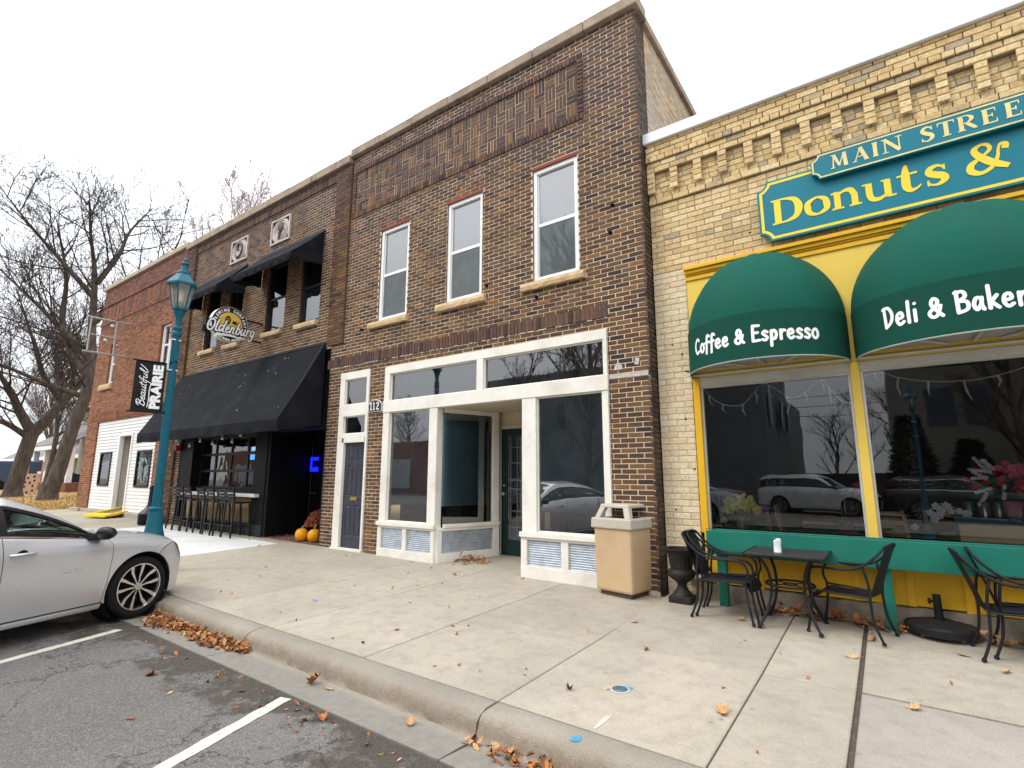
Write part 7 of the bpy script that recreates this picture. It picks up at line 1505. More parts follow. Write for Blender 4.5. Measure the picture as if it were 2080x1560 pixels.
    if badge:
        mb = MB(); vs_, fs = font_mesh(badge, .048, .0006, 1.25); p = SP(-.95, 2.45)
        mb.add([(-.85+x, -(SP(-.85+x, 2.5).y+.004), p.z+y+.02*x) for x, y in vs_], fs); mb.build('badge_lettering', M_CHR, t)
    # wheels
    for xc in (0, XR):
        for s_ in (-1, 1):
            r_ = K['wr']; yo = s_*.895
            mb = MB(); mb.lathe([(r_-.085, yo-s_*.215), (r_-.03, yo-s_*.22), (r_-.006, yo-s_*.19), (r_, yo-s_*.15), (r_, yo-s_*.06), (r_-.008, yo-s_*.018), (r_-.035, yo+s_*.002), (r_-.075, yo-s_*.002), (r_-.088, yo-s_*.02)], (xc, 0, r_), 40, axis='y'); w_o = mb.build('tyre', M_TYRE, t, smooth=50)
            ri = r_-.088
            mb = MB(); mb.lathe([(ri, yo-s_*.02), (ri-.012, yo-s_*.05), (ri-.03, yo-s_*.15), (.10, yo-s_*.155), (.0001, yo-s_*.16)], (xc, 0, r_), 40, axis='y'); mb.build('rim_barrel', M_RIMD, w_o, smooth=40)
            mb = MB(); mb.lathe([(ri+.003, yo-s_*.006), (ri+.004, yo+s_*.001), (ri-.008, yo+s_*.001), (ri-.012, yo-s_*.03)], (xc, 0, r_), 48, axis='y'); mb.build('rim_lip', M_RIML, w_o, smooth=40)
            mk = MB(); mf = MB()
            for k in range(5):
                a0 = 2*PI*k/5+PI/2+.12
                for e in (-1, 1):
                    ca = lambda r, tn: (xc+r*math.cos(a0)-tn*math.sin(a0), r_+r*math.sin(a0)+tn*math.cos(a0))
                    pr = [(.045, e*.014, .012), (.10, e*.030, .013), (.16, e*.052, .020), (ri-.006, e*.066, .027)]
                    for q0, q1 in zip(pr[:-1], pr[1:]):
                        o = []
                        for dpt in (.045, .0):
                            for r0_, tc, hw in (q0, q1):
                                for sg in (-1, 1): x_, z_ = ca(r0_, tc+sg*hw); o.append((x_, yo-s_*(.014+dpt+.03*(1-r0_/ri)*0+.02*math.sin(PI*r0_/ri)), z_))
                        mk.add(o, [(0, 1, 3, 2), (4, 6, 7, 5), (0, 4, 5, 1), (2, 3, 7, 6), (0, 2, 6, 4), (1, 5, 7, 3)])
                        o2 = []
                        for r0_, tc, hw in (q0, q1):
                            for sg in (-.72, .72): x_, z_ = ca(r0_, tc+sg*hw); o2.append((x_, yo-s_*(.0115+.02*math.sin(PI*r0_/ri)), z_))
                        mf.add(o2, [(0, 1, 3, 2)])
            mk.build('spoke', M_RIMD, w_o); mf.build('spoke_face', M_RIML, w_o)
            mb = MB(); mb.lathe([(.05, yo-s_*.05), (.042, yo-s_*.012), (.03, yo-s_*.008), (.0001, yo-s_*.008)], (xc, 0, r_), 20, axis='y'); mb.build('hub_cap', M_RIML, w_o, smooth=40)
            mb = MB(); yy = yo-s_*.0065; mb.poly([(xc-.026, yy, r_-.006), (xc-.009, yy, r_-.006), (xc-.006, yy, r_-.011), (xc+.012, yy, r_-.011), (xc+.014, yy, r_-.004), (xc+.026, yy, r_+.006), (xc+.009, yy, r_+.006), (xc+.006, yy, r_+.011), (xc-.012, yy, r_+.011), (xc-.014, yy, r_+.004)]); mb.build('hub_emblem', pm('emblem_gold', (.55, .38, .08), 0.3, .8), w_o)
            for k in range(5): pass
    return t
_c = 1.06; _h = math.radians(107.5); _l = Vector((-.954, -.30, 0)); _w = Vector((-7.56, -4.14, 0))+_l*.90*_c
CAR = make_car('silver four door sedan with green tinted windows parked nose to the kerb', (_w.x, _w.y, rz(-8.2, -4.3)-.0), _h, SEDAN, M_SILV, _c, None, True, 'MALIBU')
# ================================================================== trees
def barkmat(name, a, b):
    m = newmat(name); n1 = noise(m, 9, 6, .7, stretch=(1, 1, .22)); n2 = noise(m, 1.3, 5, .65)
    c = mixc(m, mapr(m, n1.outputs['Fac'], .35, .65, 0, 1), a, b); c = mixc(m, mapr(m, n2.outputs['Fac'], .5, .7, 0, .35), c, (.10, .105, .07)); MATS[name] = finish(m, c, .92, 0, n1.outputs['Fac'], .9, .03, .2); return m
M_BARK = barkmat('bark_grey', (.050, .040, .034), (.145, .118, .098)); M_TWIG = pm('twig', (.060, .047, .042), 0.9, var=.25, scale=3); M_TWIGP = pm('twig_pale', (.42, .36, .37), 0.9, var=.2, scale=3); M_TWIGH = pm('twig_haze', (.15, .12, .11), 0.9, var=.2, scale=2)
def grow(mb, p, d, ln, r, lev, R, up, maxlev, rmin, spread, dens, tips=None):
    n = max(3, int(ln/ (.55 if lev < 3 else .35))); pts = [Vector(p)]; rs = [r]; q = Vector(p); dd = Vector(d).normalized()
    for i in range(n):
        dd = (dd+Vector((R.gauss(0, .085), R.gauss(0, .085), R.gauss(0, .07)+up*.055))).normalized(); q = q+dd*(ln/n); pts.append(q.copy()); rs.append(max(rmin*.6, r*(1-.72*(i+1)/n)))
    mb.tube(pts, rs, 7 if lev < 2 else (5 if lev < 3 else 3), cap=False)
    if tips is not None and lev >= maxlev-1: tips.append((pts[-1], dd))
    if lev >= maxlev: return
    k = int(dens[lev]*(.8+.4*R.random()))
    for j in range(k):
        f_ = .22+.78*(j+R.random()*.8)/k; i = min(n-1, int(f_*n)); t_ = f_*n-i; b = pts[i].lerp(pts[i+1], min(1, max(0, t_))); ax = (pts[i+1]-pts[i]).normalized(); s_ = ax.orthogonal().normalized(); s_.rotate(Matrix.Rotation(R.uniform(0, 2*PI), 3, ax)); an = R.uniform(*spread)
        nd = ax*math.cos(an)+s_*math.sin(an); nd.z += .12*up; l2 = ln*R.uniform(.42, .68)*(1.1-.45*f_); r2 = max(rmin, rs[i]*R.uniform(.38, .6)); grow(mb, b, nd, l2, r2, lev+1, R, up, maxlev, rmin, spread, dens, tips)
def path_limb(mb, pts, r0, r1, n=10): sm_ = smoothpts(pts, 5); k = len(sm_); mb.tube(sm_, [r0+(r1-r0)*i/(k-1) for i in range(k)], n, cap=False); return [Vector(p) for p in sm_]
def sprout(mb, path, R, k, l0, r0, up, maxlev, rmin, dens, f0=.2, spread=(.5, 1.1), bias=None, tips=None):
    n = len(path)-1
    for j in range(k):
        f_ = f0+(1-f0)*(j+R.random())/k; i = min(n-1, int(f_*n)); ax = (path[i+1]-path[i]).normalized(); s_ = ax.orthogonal().normalized(); s_.rotate(Matrix.Rotation(R.uniform(0, 2*PI), 3, ax)); an = R.uniform(*spread); nd = ax*math.cos(an)+s_*math.sin(an)
        if bias: nd = nd+Vector(bias)
        grow(mb, path[i], nd, l0*R.uniform(.7, 1.15)*(1.15-.5*f_), r0*(1.1-.6*f_), 1, R, up, maxlev, rmin, spread, dens, tips)
def roots(mb, x, y, z, r):
    mb.lathe([(r*1.75, -.25), (r*1.42, .06), (r*1.18, .35), (r*1.04, .8)], (x, y, z), 16)
R_ = random.Random(5); DN = [0, 7, 6, 5, 4]
# nearer leaning tree
tx, ty = -34.0, 1.2; tz = gz(-34)-.05
t = thing('bare_tree', 'tall bare tree leaning right beside the orange brick building', 'tree', (tx, ty, tz), world=True)
mb = MB(); trunk = path_limb(mb, [(tx, ty, tz), (tx+.1, 1.45, 1.8), (tx, 1.75, 3.7), (tx+.1, 2.2, 6.5), (tx, 2.0, 9.0), (tx-.1, 1.9, 11.0), (tx, 1.7, 12.6), (tx+.1, 1.3, 14.4), (tx+.2, 1.0, 16.2)], .36, .03, 14); roots(mb, tx, ty, tz, .33)
l1 = path_limb(mb, [(tx, 1.95, 9.6), (tx+.6, 3.0, 11.2), (tx+.9, 3.8, 12.6), (tx+.9, 4.9, 14.2), (tx+1.0, 5.4, 16.0)], .22, .02, 8); l2 = path_limb(mb, [(tx, 1.9, 11.8), (tx+.3, 2.6, 13.6), (tx+.2, 3.0, 15.2), (tx+.3, 3.9, 17.0)], .16, .02, 8); l3 = path_limb(mb, [(tx, 2.1, 7.6), (tx-.2, .8, 9.0), (tx-.4, -.4, 10.2), (tx-.4, -2.0, 11.6)], .20, .02, 8); l4 = path_limb(mb, [(tx, 2.0, 5.6), (tx-.3, .3, 6.2), (tx-.3, -1.6, 6.9), (tx-.3, -3.6, 7.3)], .15, .02, 8); l5 = path_limb(mb, [(tx-.1, 1.9, 11.0), (tx-.3, .4, 12.6), (tx-.5, -.9, 14.0), (tx-.4, -2.2, 15.4)], .15, .02, 8); l6 = path_limb(mb, [(tx, 2.2, 6.6), (tx-.8, 1.0, 9), (tx-.9, .8, 12), (tx-.8, 0, 15)], .24, .02, 8); mb.build('trunk', M_BARK, t, smooth=60)
cw_ = MB()
for l_, k, l0, r0 in ((trunk, 14, 3.4, .07), (l1, 11, 3.0, .055), (l2, 10, 3.2, .05), (l3, 9, 3.0, .05), (l4, 8, 2.3, .04), (l5, 11, 3.0, .05), (l6, 11, 2.8, .055)): sprout(cw_, l_, R_, int(k*1.35), l0*1.25, r0, 1.0, 4, .0115, [0, 7, 4, 3], .35 if l_ is trunk else .2)
cw_.build('crown', M_TWIG, t, kind='stuff')
# farther forked tree
tx, ty = -39.0, .9; tz = gz(-39)-.05
t = thing('bare_tree', 'bare forked tree at the left picture edge behind the silver car', 'tree', (tx, ty, tz), world=True)
mb = MB(); trunk = path_limb(mb, [(tx, ty, tz), (tx+.1, .98, 1.6), (tx, 1.2, 3.2), (tx, 1.35, 4.2)], .37, .32, 14); roots(mb, tx, ty, tz, .35)
l1 = path_limb(mb, [(tx, 1.3, 3.8), (tx+.1, 2.0, 5.0), (tx+.1, 2.7, 6.3), (tx, 3.6, 8.0), (tx, 4.2, 10.2), (tx, 4.4, 12.5)], .32, .025, 10); l2 = path_limb(mb, [(tx, 1.3, 3.9), (tx, .6, 5.1), (tx-.1, .1, 6.2), (tx-.2, -.8, 7.6), (tx-.2, -1.8, 9.6)], .28, .025, 10); l3 = path_limb(mb, [(tx, 1.2, 3.6), (tx, .2, 4.3), (tx, -1.2, 4.8), (tx, -2.8, 4.7)], .18, .03, 9); l4 = path_limb(mb, [(tx, 2.4, 5.8), (tx, 1.4, 7.2), (tx, .6, 9.4), (tx, -.4, 12.0)], .2, .02, 8); mb.build('trunk', M_BARK, t, smooth=60)
cw_ = MB()
for l_, k, l0, r0 in ((l1, 14, 3.2, .06), (l2, 14, 3.2, .06), (l3, 9, 2.6, .05), (l4, 12, 2.8, .05)): sprout(cw_, l_, R_, int(k*1.35), l0*1.25, r0, .9, 4, .0125, [0, 7, 4, 3], .2)
cw_.build('crown', M_TWIG, t, kind='stuff')
# slender trees of the background
def slim(name, label, x, y, H, mat, lev, dens, k, l0, seed, group, r=.2, buds=False, upw=1.0, spread=(.35, .8)):
    R = random.Random(seed); z0 = gz(x, min(y, 8))-.1; t = thing(name, label, 'tree', (x, y, z0), group=group, world=True)
    mb = MB(); tr = path_limb(mb, [(x, y, z0), (x+R.uniform(-.2, .2), y+R.uniform(-.2, .2), z0+H*.3), (x+R.uniform(-.3, .3), y+R.uniform(-.3, .3), z0+H*.65), (x+R.uniform(-.3, .3), y+R.uniform(-.3, .3), z0+H*.93)], r, .03, 8); mb.build('trunk', mat if buds else M_BARK, t, smooth=60)
    cw = MB(); tips = []; sprout(cw, tr, R, k, l0, r*.42, upw, lev, .014, dens, .28, spread, tips=tips)
    if buds:
        for p, d in tips:
            for _ in range(2): q = p-d*R.uniform(0, .5); cw.tube([q, q+d*.09], [.03, .005], 3, cap=False)
    cw.build('crown', mat, t, kind='stuff'); return t
slim('budding_tree', 'pale tall upright budding tree rising behind the brewery roof', -30.5, 7.3, 17.6, M_TWIGP, 4, [0, 6, 5, 3], 30, 6.0, 21, None, .20, True, 1.5, (.4, .8))
slim('budding_tree', 'smaller pale budding tree behind the brewery roof, right of the taller one', -30.5, 11.2, 16.8, M_TWIGP, 4, [0, 5, 5, 3], 20, 5.4, 22, None, .16, True, 1.5, (.4, .75))
slim('bare_tree', 'slim dark bare tree between the two big leaning trees', -45, 3.6, 12, M_TWIG, 4, [0, 6, 5, 4], 18, 3.8, 23, None, .2)
LB = ['first distant bare tree in the hazy row beyond the parked van', 'distant bare tree just behind the first one beyond the van', 'distant bare tree at the left, toward the road beyond the van', 'distant bare tree beside the green house roof', 'farthest distant bare tree, in the middle of the row beyond the van', 'distant bare tree rising over the long grey roof', 'distant bare tree at the roadside, farthest left']
bt0 = None; RL0 = random.Random(3)
for i, (x, y, H) in enumerate(((-58, 6.5, 11), (-63, 9.5, 12), (-60, 8, 12), (-66, 7.2, 12), (-72, 12.5, 13), (-68, 10.5, 13), (-55, 5, 11))):
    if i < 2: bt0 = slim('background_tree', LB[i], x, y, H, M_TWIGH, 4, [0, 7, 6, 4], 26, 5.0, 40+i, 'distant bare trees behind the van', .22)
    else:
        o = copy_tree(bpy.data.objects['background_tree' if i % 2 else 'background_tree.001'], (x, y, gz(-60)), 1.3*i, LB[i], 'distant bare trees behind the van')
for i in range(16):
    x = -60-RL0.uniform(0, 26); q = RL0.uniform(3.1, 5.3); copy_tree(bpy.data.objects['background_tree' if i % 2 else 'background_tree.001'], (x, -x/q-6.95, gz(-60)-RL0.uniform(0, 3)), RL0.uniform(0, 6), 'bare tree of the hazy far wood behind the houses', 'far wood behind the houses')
# ================================================================== houses, van, climbing frame
M_SGRN = pm('green_clapboard', (.30, .34, .24), 0.7, var=.08, scale=2); M_SHG = pm('shingle', (.20, .19, .19), 0.9, var=.3, scale=5, bump=.5, bscale=30)
t = thing('green_house', 'grey green clapboard house with white porch behind the leaning tree', 'house', (-46, 9, gz(-46)+.1), world=True); z0 = gz(-46)+.1
z = z0+.5
mb = MB().box(-52, -42.6, 7.05, 14, z0, z0+6.2); mb.build('wall', M_SGRN, t)
while z < z0+6.1: MB().add([(-52, 7.0, z), (-42.55, 7.0, z), (-42.55, 7.03, z+.2), (-52, 7.03, z+.2)], [(0, 1, 2, 3)]).build('clapboard', M_SGRN, t); z += .205
mb = MB(); mb.hexa([(-52.4, 6.5, z0+6.1), (-42.2, 6.5, z0+6.1), (-42.2, 14.5, z0+6.1), (-52.4, 14.5, z0+6.1), (-52.4, 10.4, z0+9.6), (-42.2, 10.4, z0+9.6), (-42.2, 10.6, z0+9.6), (-52.4, 10.6, z0+9.6)]); mb.build('roof', M_SHG, t)
mb = MB(); mb.hexa([(-52, 3.9, z0+2.95), (-42.4, 3.9, z0+2.95), (-42.4, 7.0, z0+4.9), (-52, 7.0, z0+4.9), (-52, 3.9, z0+3.05), (-42.4, 3.9, z0+3.05), (-42.4, 7.0, z0+5.0), (-52, 7.0, z0+5.0)]); mb.build('porch_roof', M_SHG, t)
mb = MB(); mb.box(-52, -42.4, 3.85, 4.0, z0+2.7, z0+2.95); mb.build('fascia', M_VINYL, t)
for x in (-43, -45.6, -48.2, -50.8): MB().box(x-.14, x+.14, 4.1, 4.4, z0+.5, z0+2.7).build('porch_post', M_VINYL, t); 
MB().box(-51, -45.7, 4.15, 4.3, z0+.5, z0+1.25).build('porch_rail', M_VINYL, t); MB().box(-52, -42.4, 4.0, 7.0, z0-.2, z0+.5).build('porch_floor', pm('brick_step', (.20, .085, .06), 0.9, var=.4, scale=6), t)
for a, b, c, d in ((-44.6, -43.8, 1.3, 2.5), (-45.4, -44.9, 1.3, 2.5), (-48, -46.6, 1.2, 2.6), (-45.5, -44.2, 5.1, 6.0)):
    w = MB().box(a-.08, b+.08, 6.96, 7.0, z0+c-.08, z0+d+.08).build('window', M_VINYL, t); MB().box(a, b, 6.94, 6.958, z0+c, z0+d).build('pane', pm('house_pane', (.05, .07, .09), 0.15), w)
MB().box(-46.4, -45.5, 6.94, 6.99, z0+.5, z0+2.55).build('door', pm('olive_door', (.07, .08, .03), 0.6), t)
t = thing('grey_roof_house', 'low house with long grey roof and white fascia beyond the van', 'house', (-66, 10, gz(-60)), world=True); z0 = gz(-60)
MB().box(-80, -54.5, 9, 18, z0, z0+2.7).build('wall', pm('tan_wall', (.34, .29, .24), 0.8), t); MB().hexa([(-81, 7.8, z0+2.6), (-53.5, 7.8, z0+2.6), (-53.5, 19, z0+2.6), (-81, 19, z0+2.6), (-81, 13.2, z0+6.2), (-53.5, 13.2, z0+6.2), (-53.5, 13.4, z0+6.2), (-81, 13.4, z0+6.2)]).build('roof', M_SHG, t); MB().box(-81, -53.5, 7.7, 7.8, z0+2.35, z0+2.65).build('fascia', M_VINYL, t)
for x in (-78, -74, -70, -66, -62, -58): MB().box(x-.6, x+.6, 8.94, 8.99, z0+1.0, z0+2.1).build('window', MATS['house_pane'], t)
# van
t = thing('cargo_van', 'dark blue cargo van parked behind the trees', 'van', (-50.5, 4.3, gz(-50)-.02), math.radians(68)); prof = [(-2.6, .35), (-2.68, 1.0), (-2.55, 1.95), (-2.3, 2.05), (1.0, 2.05), (1.5, 1.9), (2.05, 1.25), (2.75, 1.05), (2.9, .75), (2.88, .35)]
M_VAN = pm('van_blue', (.055, .085, .14), 0.35, .2, coat=.6); MB().prism(prof, lambda a, b, d: (a, d, b), -.95, .95).build('body', M_VAN, t, bevel=.08, recalc=True)
for s_ in (-1, 1):
    MB().prism([(1.0, 1.25), (1.1, 1.85), (1.42, 1.78), (1.85, 1.25)], lambda a, b, d: (a, d, b), s_*.945, s_*.957).build('side_window', MATS['house_pane'], t, recalc=True); MB().box(-2.72, -2.66, s_*.72-.1, s_*.72+.1, .9, 1.5).build('tail_light', M_TAIL, t)
    for x in (-1.7, 1.9): mb = MB(); mb.lathe([(.0001, s_*.99), (.2, s_*.99), (.21, s_*.96), (.34, s_*.97), (.36, s_*.9), (.36, s_*.75)], (x, 0, .36), 18, axis='y'); mb.build('wheel', M_TYRE, t, smooth=40)
MB().box(-2.66, -2.62, -.75, .75, 1.25, 1.85).build('rear_window', MATS['house_pane'], t)
# climbing frame
t = thing('climbing_frame', 'small pink play climbing wall with dark holds and an orange slide on the lawn', 'play equipment', (-41.0, 2.05, gz(-41)-.03), math.radians(35)); M_PK = pm('play_pink', (.50, .30, .21), 0.7, var=.15); M_SLD = pm('slide_orange', (.70, .24, .03), 0.4)
MB().hexa([(-.5, -.2, 0), (.45, -.2, 0), (.45, -.12, 0), (-.5, -.12, 0), (-.42, .0, 1.25), (.40, .0, 1.25), (.40, .08, 1.25), (-.42, .08, 1.25)]).build('panel', M_PK, t)
for s_ in (-.45, .42): mb = MB(); mb.bar((s_, .1, 0), (s_, .14, 1.95), .07, .07); mb.build('post', M_PK, t)
for x, z in ((-.3, .2), (-.05, .18), (.25, .28), (-.28, .5), (.2, .55), (-.3, .75), (-.02, .72), (.22, .85), (-.2, 1.0), (.15, 1.08)): mb = MB(); mb.lathe([(.0001, -.05), (.06, -.03), (.075, 0)], (x, -.19+.16*z, z), 8, axis='y'); mb.build('hold', M_CBLK, t)
MB().hexa([(-1.5, -.1, 0), (-1.5, .35, 0), (-1.4, .35, 0), (-1.4, -.1, 0), (-.55, 0, 1.15), (-.55, .4, 1.15), (-.45, .4, 1.15), (-.45, 0, 1.15)]).build('slide', M_SLD, t)
# ================================================================== the other side of the street (seen only mirrored in the glass)
RB = 'across the street behind the viewer'
M_GSID = pm('grey_siding', (.13, .14, .15), 0.6, var=.06, scale=.8); M_DWIN = MATS['house_pane']
t = thing('grey_siding_building', 'tall grey clapboard building across the street, mirrored in the shop windows', 'building', (-14, -30, 0), world=True)
for a, b, y0, y1, h_ in ((-24, -5.2, -27, -23.5, 8.6), (-24, -5.4, -33, -27, 8.0), (-24, -5.6, -42, -33, 7.0)): MB().box(a, b, y0, y1, -.3, h_).build('wall', M_GSID, t)
z = .2
while z < 8.5: MB().add([(-24, -23.47, z), (-5.2, -23.47, z), (-5.2, -23.495, z+.2), (-24, -23.495, z+.2)], [(3, 2, 1, 0)]).build('siding_board', M_GSID, t); z += .21
for x in (-17.6, -16.4, -15.4, -13.2): MB().box(x-.3, x+.3, -23.5, -23.44, 4.6, 6.4).build('window', M_DWIN, t)
for y in (-25, -29, -31.5): MB().box(-5.25, -5.1, y-.4, y+.4, 4.4, 6.2).build('window', M_DWIN, t)
t = thing('pale_siding_building', 'pale clapboard building with paired windows across the street, mirrored in the bakery glass', 'building', (4, -34, 0), world=True)
MB().box(0.4, 7, -40, -28, -.3, 7.6).build('wall', pm('pale_siding', (.17, .165, .155), 0.7, var=.08), t)
for a in (2.0, 3.6): MB().box(a, a+1.2, -28, -27.93, 4.2, 6.2).build('window', M_DWIN, t)
t = thing('ochre_building', 'tall ochre building across the street, mirrored at the right of the bakery glass', 'building', (12, -30, 0), world=True); MB().box(7.2, 20, -40, -24, -.3, 9.5).build('wall', pm('ochre_wall', (.11, .08, .045), 0.8, var=.15), t)
t = thing('low_red_shop', 'low red brick shop row far along the street, mirrored in the brewery door', 'building', (-40, -24, 0), world=True); MB().box(-60, -25, -34, -22, -.3, 4.2).build('wall', pm('far_red_brick', (.20, .09, .07), 0.9, var=.2, scale=.7), t)
for x in (-56, -50, -44, -38, -32): MB().box(x-1.6, x+1.6, -22, -21.94, .6, 2.8).build('window', pm('far_shop_glass', (.30, .33, .36), 0.2), t)
t = thing('dark_fence', 'long dark board fence across the street, mirrored in the bakery glass', 'fence', (-3, -30, 0), world=True); MB().box(-5, 7, -27, -26.9, -.3, 1.7).build('panel', pm('fence_dark', (.045, .045, .05), 0.9), t)
for (x, y, H, sd_) in ((-3.6, -46, 8, 61), (-1.6, -44, 9, 62), (.6, -38, 8, 63)): slim('street_tree', ['bare tree beyond the fence, leftmost mirrored in the bakery glass', 'bare tree beyond the fence, middle one mirrored in the bakery glass', 'bare tree beyond the fence, beside the mirrored street lamp'][sd_-61], x, y, H, M_TWIG, 3, [0, 5, 5], 16, 3.0, sd_, 'mirrored trees beyond the fence', .18)
slim('kerb_tree', 'bare street tree across the road, mirrored in the right bakery window', 4.0, -18.6, 9, M_TWIG, 4, [0, 5, 5, 4], 16, 4.0, 70, None, .2)
slim('kerb_tree', 'bare street tree across the road, mirrored in the dark storefront', -19, -21.5, 9, M_TWIG, 4, [0, 5, 5, 4], 14, 3.8, 71, None, .2)
def evergreen(label, x, y, H):
    t = thing('evergreen_shrub', label, 'shrub', (x, y, -.2), world=True); mb = MB()
    for k in range(2600):
        z = H*rnd.random()**1.2; r_ = (.25+1.1*(1-z/H))*rnd.random()**.5; a = rnd.uniform(0, 2*PI); c = Vector((x+r_*math.cos(a), y+r_*math.sin(a), z-.2)); d = Vector((math.cos(a), math.sin(a), rnd.uniform(-.2, .6))).normalized()*.3; s_ = d.orthogonal().normalized()*.07; mb.add([c-s_, c+d, c+s_], [(0, 1, 2)])
    mb.build('foliage', pm('evergreen', (.025, .04, .025), 0.9, var=.3), t)
evergreen('dark evergreen beside the pale building across the street', 1.0, -24, 4.6); evergreen('second dark evergreen across the street, lower', 3.2, -24.5, 3.4)
L2 = copy_tree(bpy.data.objects['street_lamp'], (1.0, -17.9, rz(1, -12)), .6, 'teal street lamp across the road, mirrored in the bakery glass')
mb = MB()
for z in (6.2, 6.9, 7.6): mb.tube([(-30+3*k, -36, z-.35*math.sin(PI*k/20)) for k in range(21)], .02, 3)
tag(mb.build('power_lines', M_CBLK), 'overhead power lines across the street, mirrored in the bakery glass', 'cable')
def far_car(label, x, y, rot, K, paint, sc): return make_car(label, (x, y, rz(x, y)), math.radians(rot), K, paint, sc, None, False)
far_car('white sport utility car across the road, mirrored in the left bakery window', -1.2, -20.3, 14, SUV, pm('paint_white', (.62, .63, .65), 0.3, .1, coat=.6), 1.04)
far_car('dark grey sport utility car across the road, mirrored in the right bakery window', 4.0, -20.3, 12, SUV, pm('paint_dark', (.03, .033, .036), 0.3, .3, coat=.6), 1.04)
far_car('maroon car far along the road, mirrored in the brewery overhead door', -36, -14, 175, SEDAN, pm('paint_maroon', (.16, .012, .02), 0.3, .2, coat=.6), 1.06)
far_car('pale blue grey sedan behind the viewer, mirrored in the right shop display window', -8.6, -12.8, 172, SEDAN, pm('paint_paleblue', (.40, .45, .50), 0.3, .3, coat=.6), 1.06)
# ================================================================== fallen leaves
LC = [(.42, .20, .075), (.34, .14, .05), (.50, .28, .12), (.22, .085, .035), (.56, .36, .18), (.28, .10, .05), (.46, .17, .05), (.15, .055, .03)]
M_LEAF = newmat('dead_leaf'); _a = N(M_LEAF, 'ShaderNodeAttribute', attribute_name='tone'); _c = ramp(M_LEAF, _a.outputs['Fac'], [(i/8, c) for i, c in enumerate(LC)], 'CONSTANT'); _n = noise(M_LEAF, 60, 4, .6); _c = mixc(M_LEAF, 1.0, _c, ramp(M_LEAF, _n.outputs['Fac'], [(.3, (.65, .6, .6)), (.7, (1.25, 1.25, 1.2))]), 'MULTIPLY'); finish(M_LEAF, _c, .75, 0, _n.outputs['Fac'], .3, .002, .3)
def outline(kind, R):
    if kind == 'oak':
        half = [(0, .06), (.10, .10), (.22, .13), (.20, .20), (.12, .26), (.28, .33), (.36, .40), (.30, .46), (.15, .48), (.30, .60), (.34, .68), (.25, .72), (.12, .70), (.17, .84), (.14, .92), (.04, 1.0)]
    elif kind == 'maple':
        half = [(0, .0), (.16, .05), (.36, .02), (.30, .14), (.52, .30), (.38, .34), (.48, .52), (.28, .48), (.22, .62), (.14, .60), (.18, .84), (.08, .80), (.0, 1.0)]
    else:
        half = [(0, 0), (.12, .12), (.21, .30), (.23, .5), (.17, .72), (.08, .9), (0, 1)]
    return [(x*R.uniform(.85, 1.15), y) for x, y in half]+[(-x*R.uniform(.85, 1.15), y) for x, y in reversed(half[1:-1])]
def leaf_geo(mb, kind, size, pos, rot, tilt, curl, R, tone, stem=True):
    o = outline(kind, R); mb.tone = tone; cz = Matrix.Rotation(rot, 3, 'Z') @ Matrix.Rotation(tilt[0], 3, 'X') @ Matrix.Rotation(tilt[1], 3, 'Y'); k1, k2 = curl
    def P(x, y): z = k1*x*x*3+k2*(y-.5)**2*1.6; v = cz @ Vector((x*size*(1-abs(k1)*.3), (y-.5)*size, z*size)); return v
    pts = [P(x, y) for x, y in o]; ax = [P(0, y) for y in (.12, .35, .6, .85)]
    al = pts+ax; zm = min(p.z for p in al); off = Vector((pos[0], pos[1], pos[2]-zm+.001))
    n = len(pts); fs = []
    for i in range(n):
        j = (i+1) % n; c = lambda q: n+min(3, max(0, int(o[q][1]*4-.01))); a, b = c(i), c(j); fs.append((i, j, a)) if a == b else fs.extend([(i, j, a), (j, b, a)])
    mb.add([p+off for p in al], fs)
    if stem: a = P(0, .08)+off; b = cz @ Vector((.03*size, -.95*size*.8, .03*size))+off; mb.tube([a, (a+b)/2+Vector((0, 0, .004)), b], [.0022, .0016, .0014], 3)
RL = random.Random(11)
LONE = [  # x, y, kind, size, tone index, label, ground
 (-1.10, -2.88, 'oak', .17, 2, 'large tan oak leaf with long stem on the pavement by the joint', 'p'), (-2.15, -3.17, 'maple', .07, 7, 'small dark red curled leaf on the pavement left of the utility lid', 'p'), (-.03, -2.06, 'maple', .10, 4, 'pale tan leaf lying on the grey slab at the right', 'p'), (-.42, -1.19, 'oak', .12, 4, 'pale curled oak leaf in front of the ledge post, out on the slab', 'p'), (.38, -.62, 'plain', .11, 6, 'rusty folded leaf in front of the umbrella base', 'p'), (-.28, -.62, 'maple', .08, 0, 'brown curled leaf beside the single patio chair', 'p'), (-2.38, -1.32, 'plain', .08, 1, 'small brown leaf on the pavement joint before the litter bin', 'p'), (-4.32, -2.95, 'maple', .06, 3, 'small dark leaf on the slab behind the kerb', 'p'), (-4.14, -3.99, 'maple', .15, 0, 'broad upright brown leaf in the gutter against the kerb', 'g'), (-3.96, -4.0, 'oak', .09, 4, 'pale cream leaf in the gutter beside the broad brown leaf', 'g'), (-2.98, -4.02, 'oak', .12, 2, 'tan leaf with stem lying in the gutter near its cracked joint', 'g'), (-3.54, -4.36, 'maple', .11, 6, 'orange brown star shaped leaf on the asphalt edge by the white line', 'r'), (-4.87, -4.84, 'plain', .07, 4, 'pale small leaf on the asphalt between the two parking lines', 'r'), (-5.4, -4.76, 'maple', .10, 3, 'dark curled leaf on the asphalt nearer the silver car', 'r'), (-4.6, -5.2, 'plain', .07, 5, 'small reddish leaf on the asphalt nearest the viewer', 'r'), (.62, -.9, 'oak', .12, 4, 'pale torn leaf under the right hand nested chairs', 'p'), (-1.45, -.62, 'oak', .11, 2, 'tan leaf under the left nested chairs', 'p')]
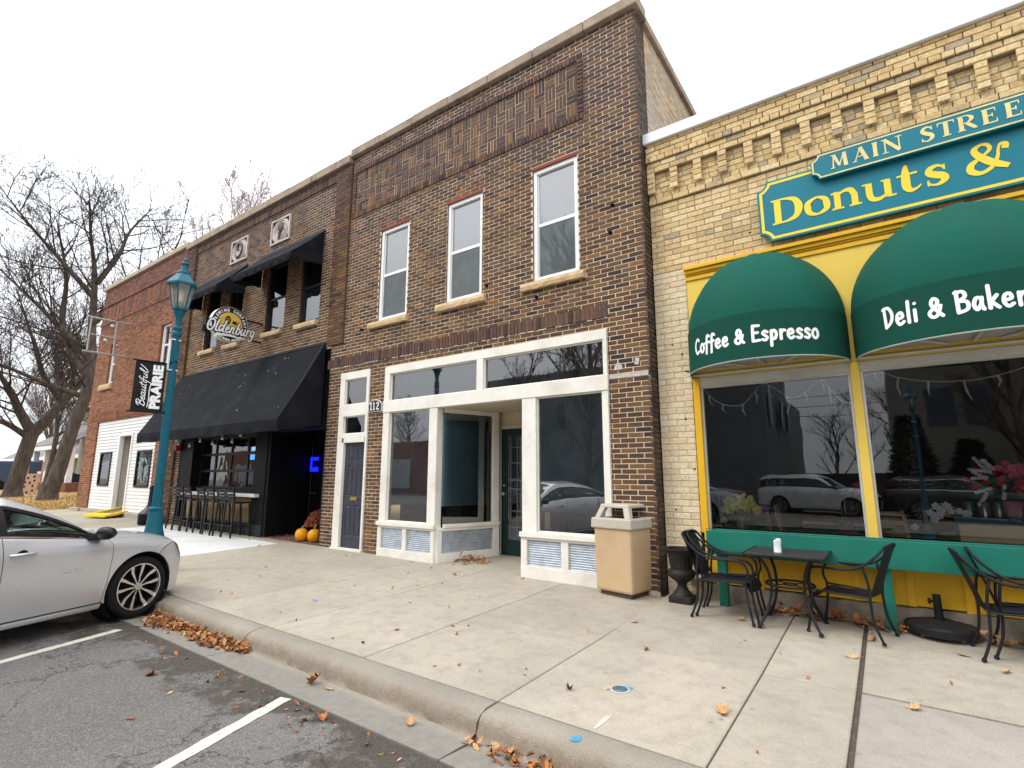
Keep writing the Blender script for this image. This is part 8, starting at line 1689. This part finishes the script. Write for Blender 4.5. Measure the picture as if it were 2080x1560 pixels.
for x, y, k, s_, tn, lab, gk in LONE:
    z = gz(x, y) if gk == 'p' else (gz(x, -3.64)-.155 if gk == 'g' else rz(x, y)); mb = MB(); up = .9 if 'upright' in lab else RL.uniform(-.15, .15)
    leaf_geo(mb, k, s_, (0, 0, 0), RL.uniform(0, 6.3), (up, RL.uniform(-.2, .2)), (RL.uniform(.2, .9), RL.uniform(.1, .6)), RL, (tn+.5)/8); o = mb.build('fallen_leaf', M_LEAF, tones=True, smooth=180); o.location = (x, y, z); tag(o, lab, 'leaf', 'single fallen leaves')
def litter(name, label, n, posf, zf, smin, smax, heap=None):
    mb = MB()
    for i in range(n):
        x, y, h_ = posf(); leaf_geo(mb, RL.choice(['oak', 'maple', 'plain', 'plain']), RL.uniform(smin, smax), (x, y, zf(x, y)+h_), RL.uniform(0, 6.3), (RL.gauss(0, .38), RL.gauss(0, .38)), (RL.uniform(-.5, .8), RL.uniform(-.3, .7)), RL, (RL.choices(range(8), [6, 4, 5, 2, 3, 3, 4, 1.5])[0]+.5)/8, False)
    o = mb.build(name, M_LEAF, tones=True, kind='stuff', smooth=180); tag(o, label, 'leaves'); return o
def gp():
    x = RL.uniform(-7.5, -5.35); u = (x+7.5)/2.15; w = .17+.05*math.sin(x*6); y = -3.93-abs(RL.gauss(0, .5))*w*(1.15-.4*u); return x, max(y, -4.3), RL.uniform(0, .065)*max(0, 1-(-3.93-y)/w)
litter('gutter_leaves', 'long drift of brown leaves heaped in the gutter by the car wheel', 950, gp, lambda x, y: gz(x, -3.64)-.155, .04, .085)
litter('gutter_leaves', 'short trail of leaves in the gutter crack at the bottom', 46, lambda: ((lambda u: (-2.52+.75*u+RL.gauss(0, .03), -3.95-.02*u+RL.gauss(0, .035), RL.uniform(0, .02)))(RL.random())), lambda x, y: gz(x, -3.64)-.155, .05, .09)
litter('doorstep_leaves', 'heap of dry leaves in the recessed storefront entry', 110, lambda: (-6.25+RL.gauss(0, .20), .48+RL.gauss(0, .14), abs(RL.gauss(0, .05))), lambda x, y: gz(x, y), .05, .10)
litter('wall_leaves', 'brown leaves gathered along the footing under the golden boards', 170, lambda: (RL.uniform(-1.25, .02) if RL.random() < .8 else RL.uniform(.02, 1.1), -.03-abs(RL.gauss(0, .10)), abs(RL.gauss(0, .035))), lambda x, y: gz(x, y), .05, .12)
litter('scattered_leaves', 'small leaves scattered thinly over the pavement', 60, lambda: (RL.uniform(-9, 1.2), RL.uniform(-3.5, -.1), 0), gz, .03, .07)
litter('scattered_leaves', 'small leaves and scraps scattered on the asphalt edge', 60, lambda: (RL.uniform(-6.5, -1.2), -4.32-abs(RL.gauss(0, .15)), 0), rz, .025, .06)
litter('entry_leaves', 'few leaves on the red floor and steps of the brewery entry', 34, lambda: (RL.uniform(-12.2, -10.9), RL.gauss(.1, .2), .008), gz, .05, .09)
litter('lawn_leaves', 'rusty leaves lying on the dry lawn', 700, lambda: (-26.3-abs(RL.gauss(0, 5)), RL.uniform(-3, 5), .0), lambda x, y: gz(x, min(y, 8))-.02, .06, .11)
for o in bpy.data.objects:
    if '_world' in o: del o['_world']
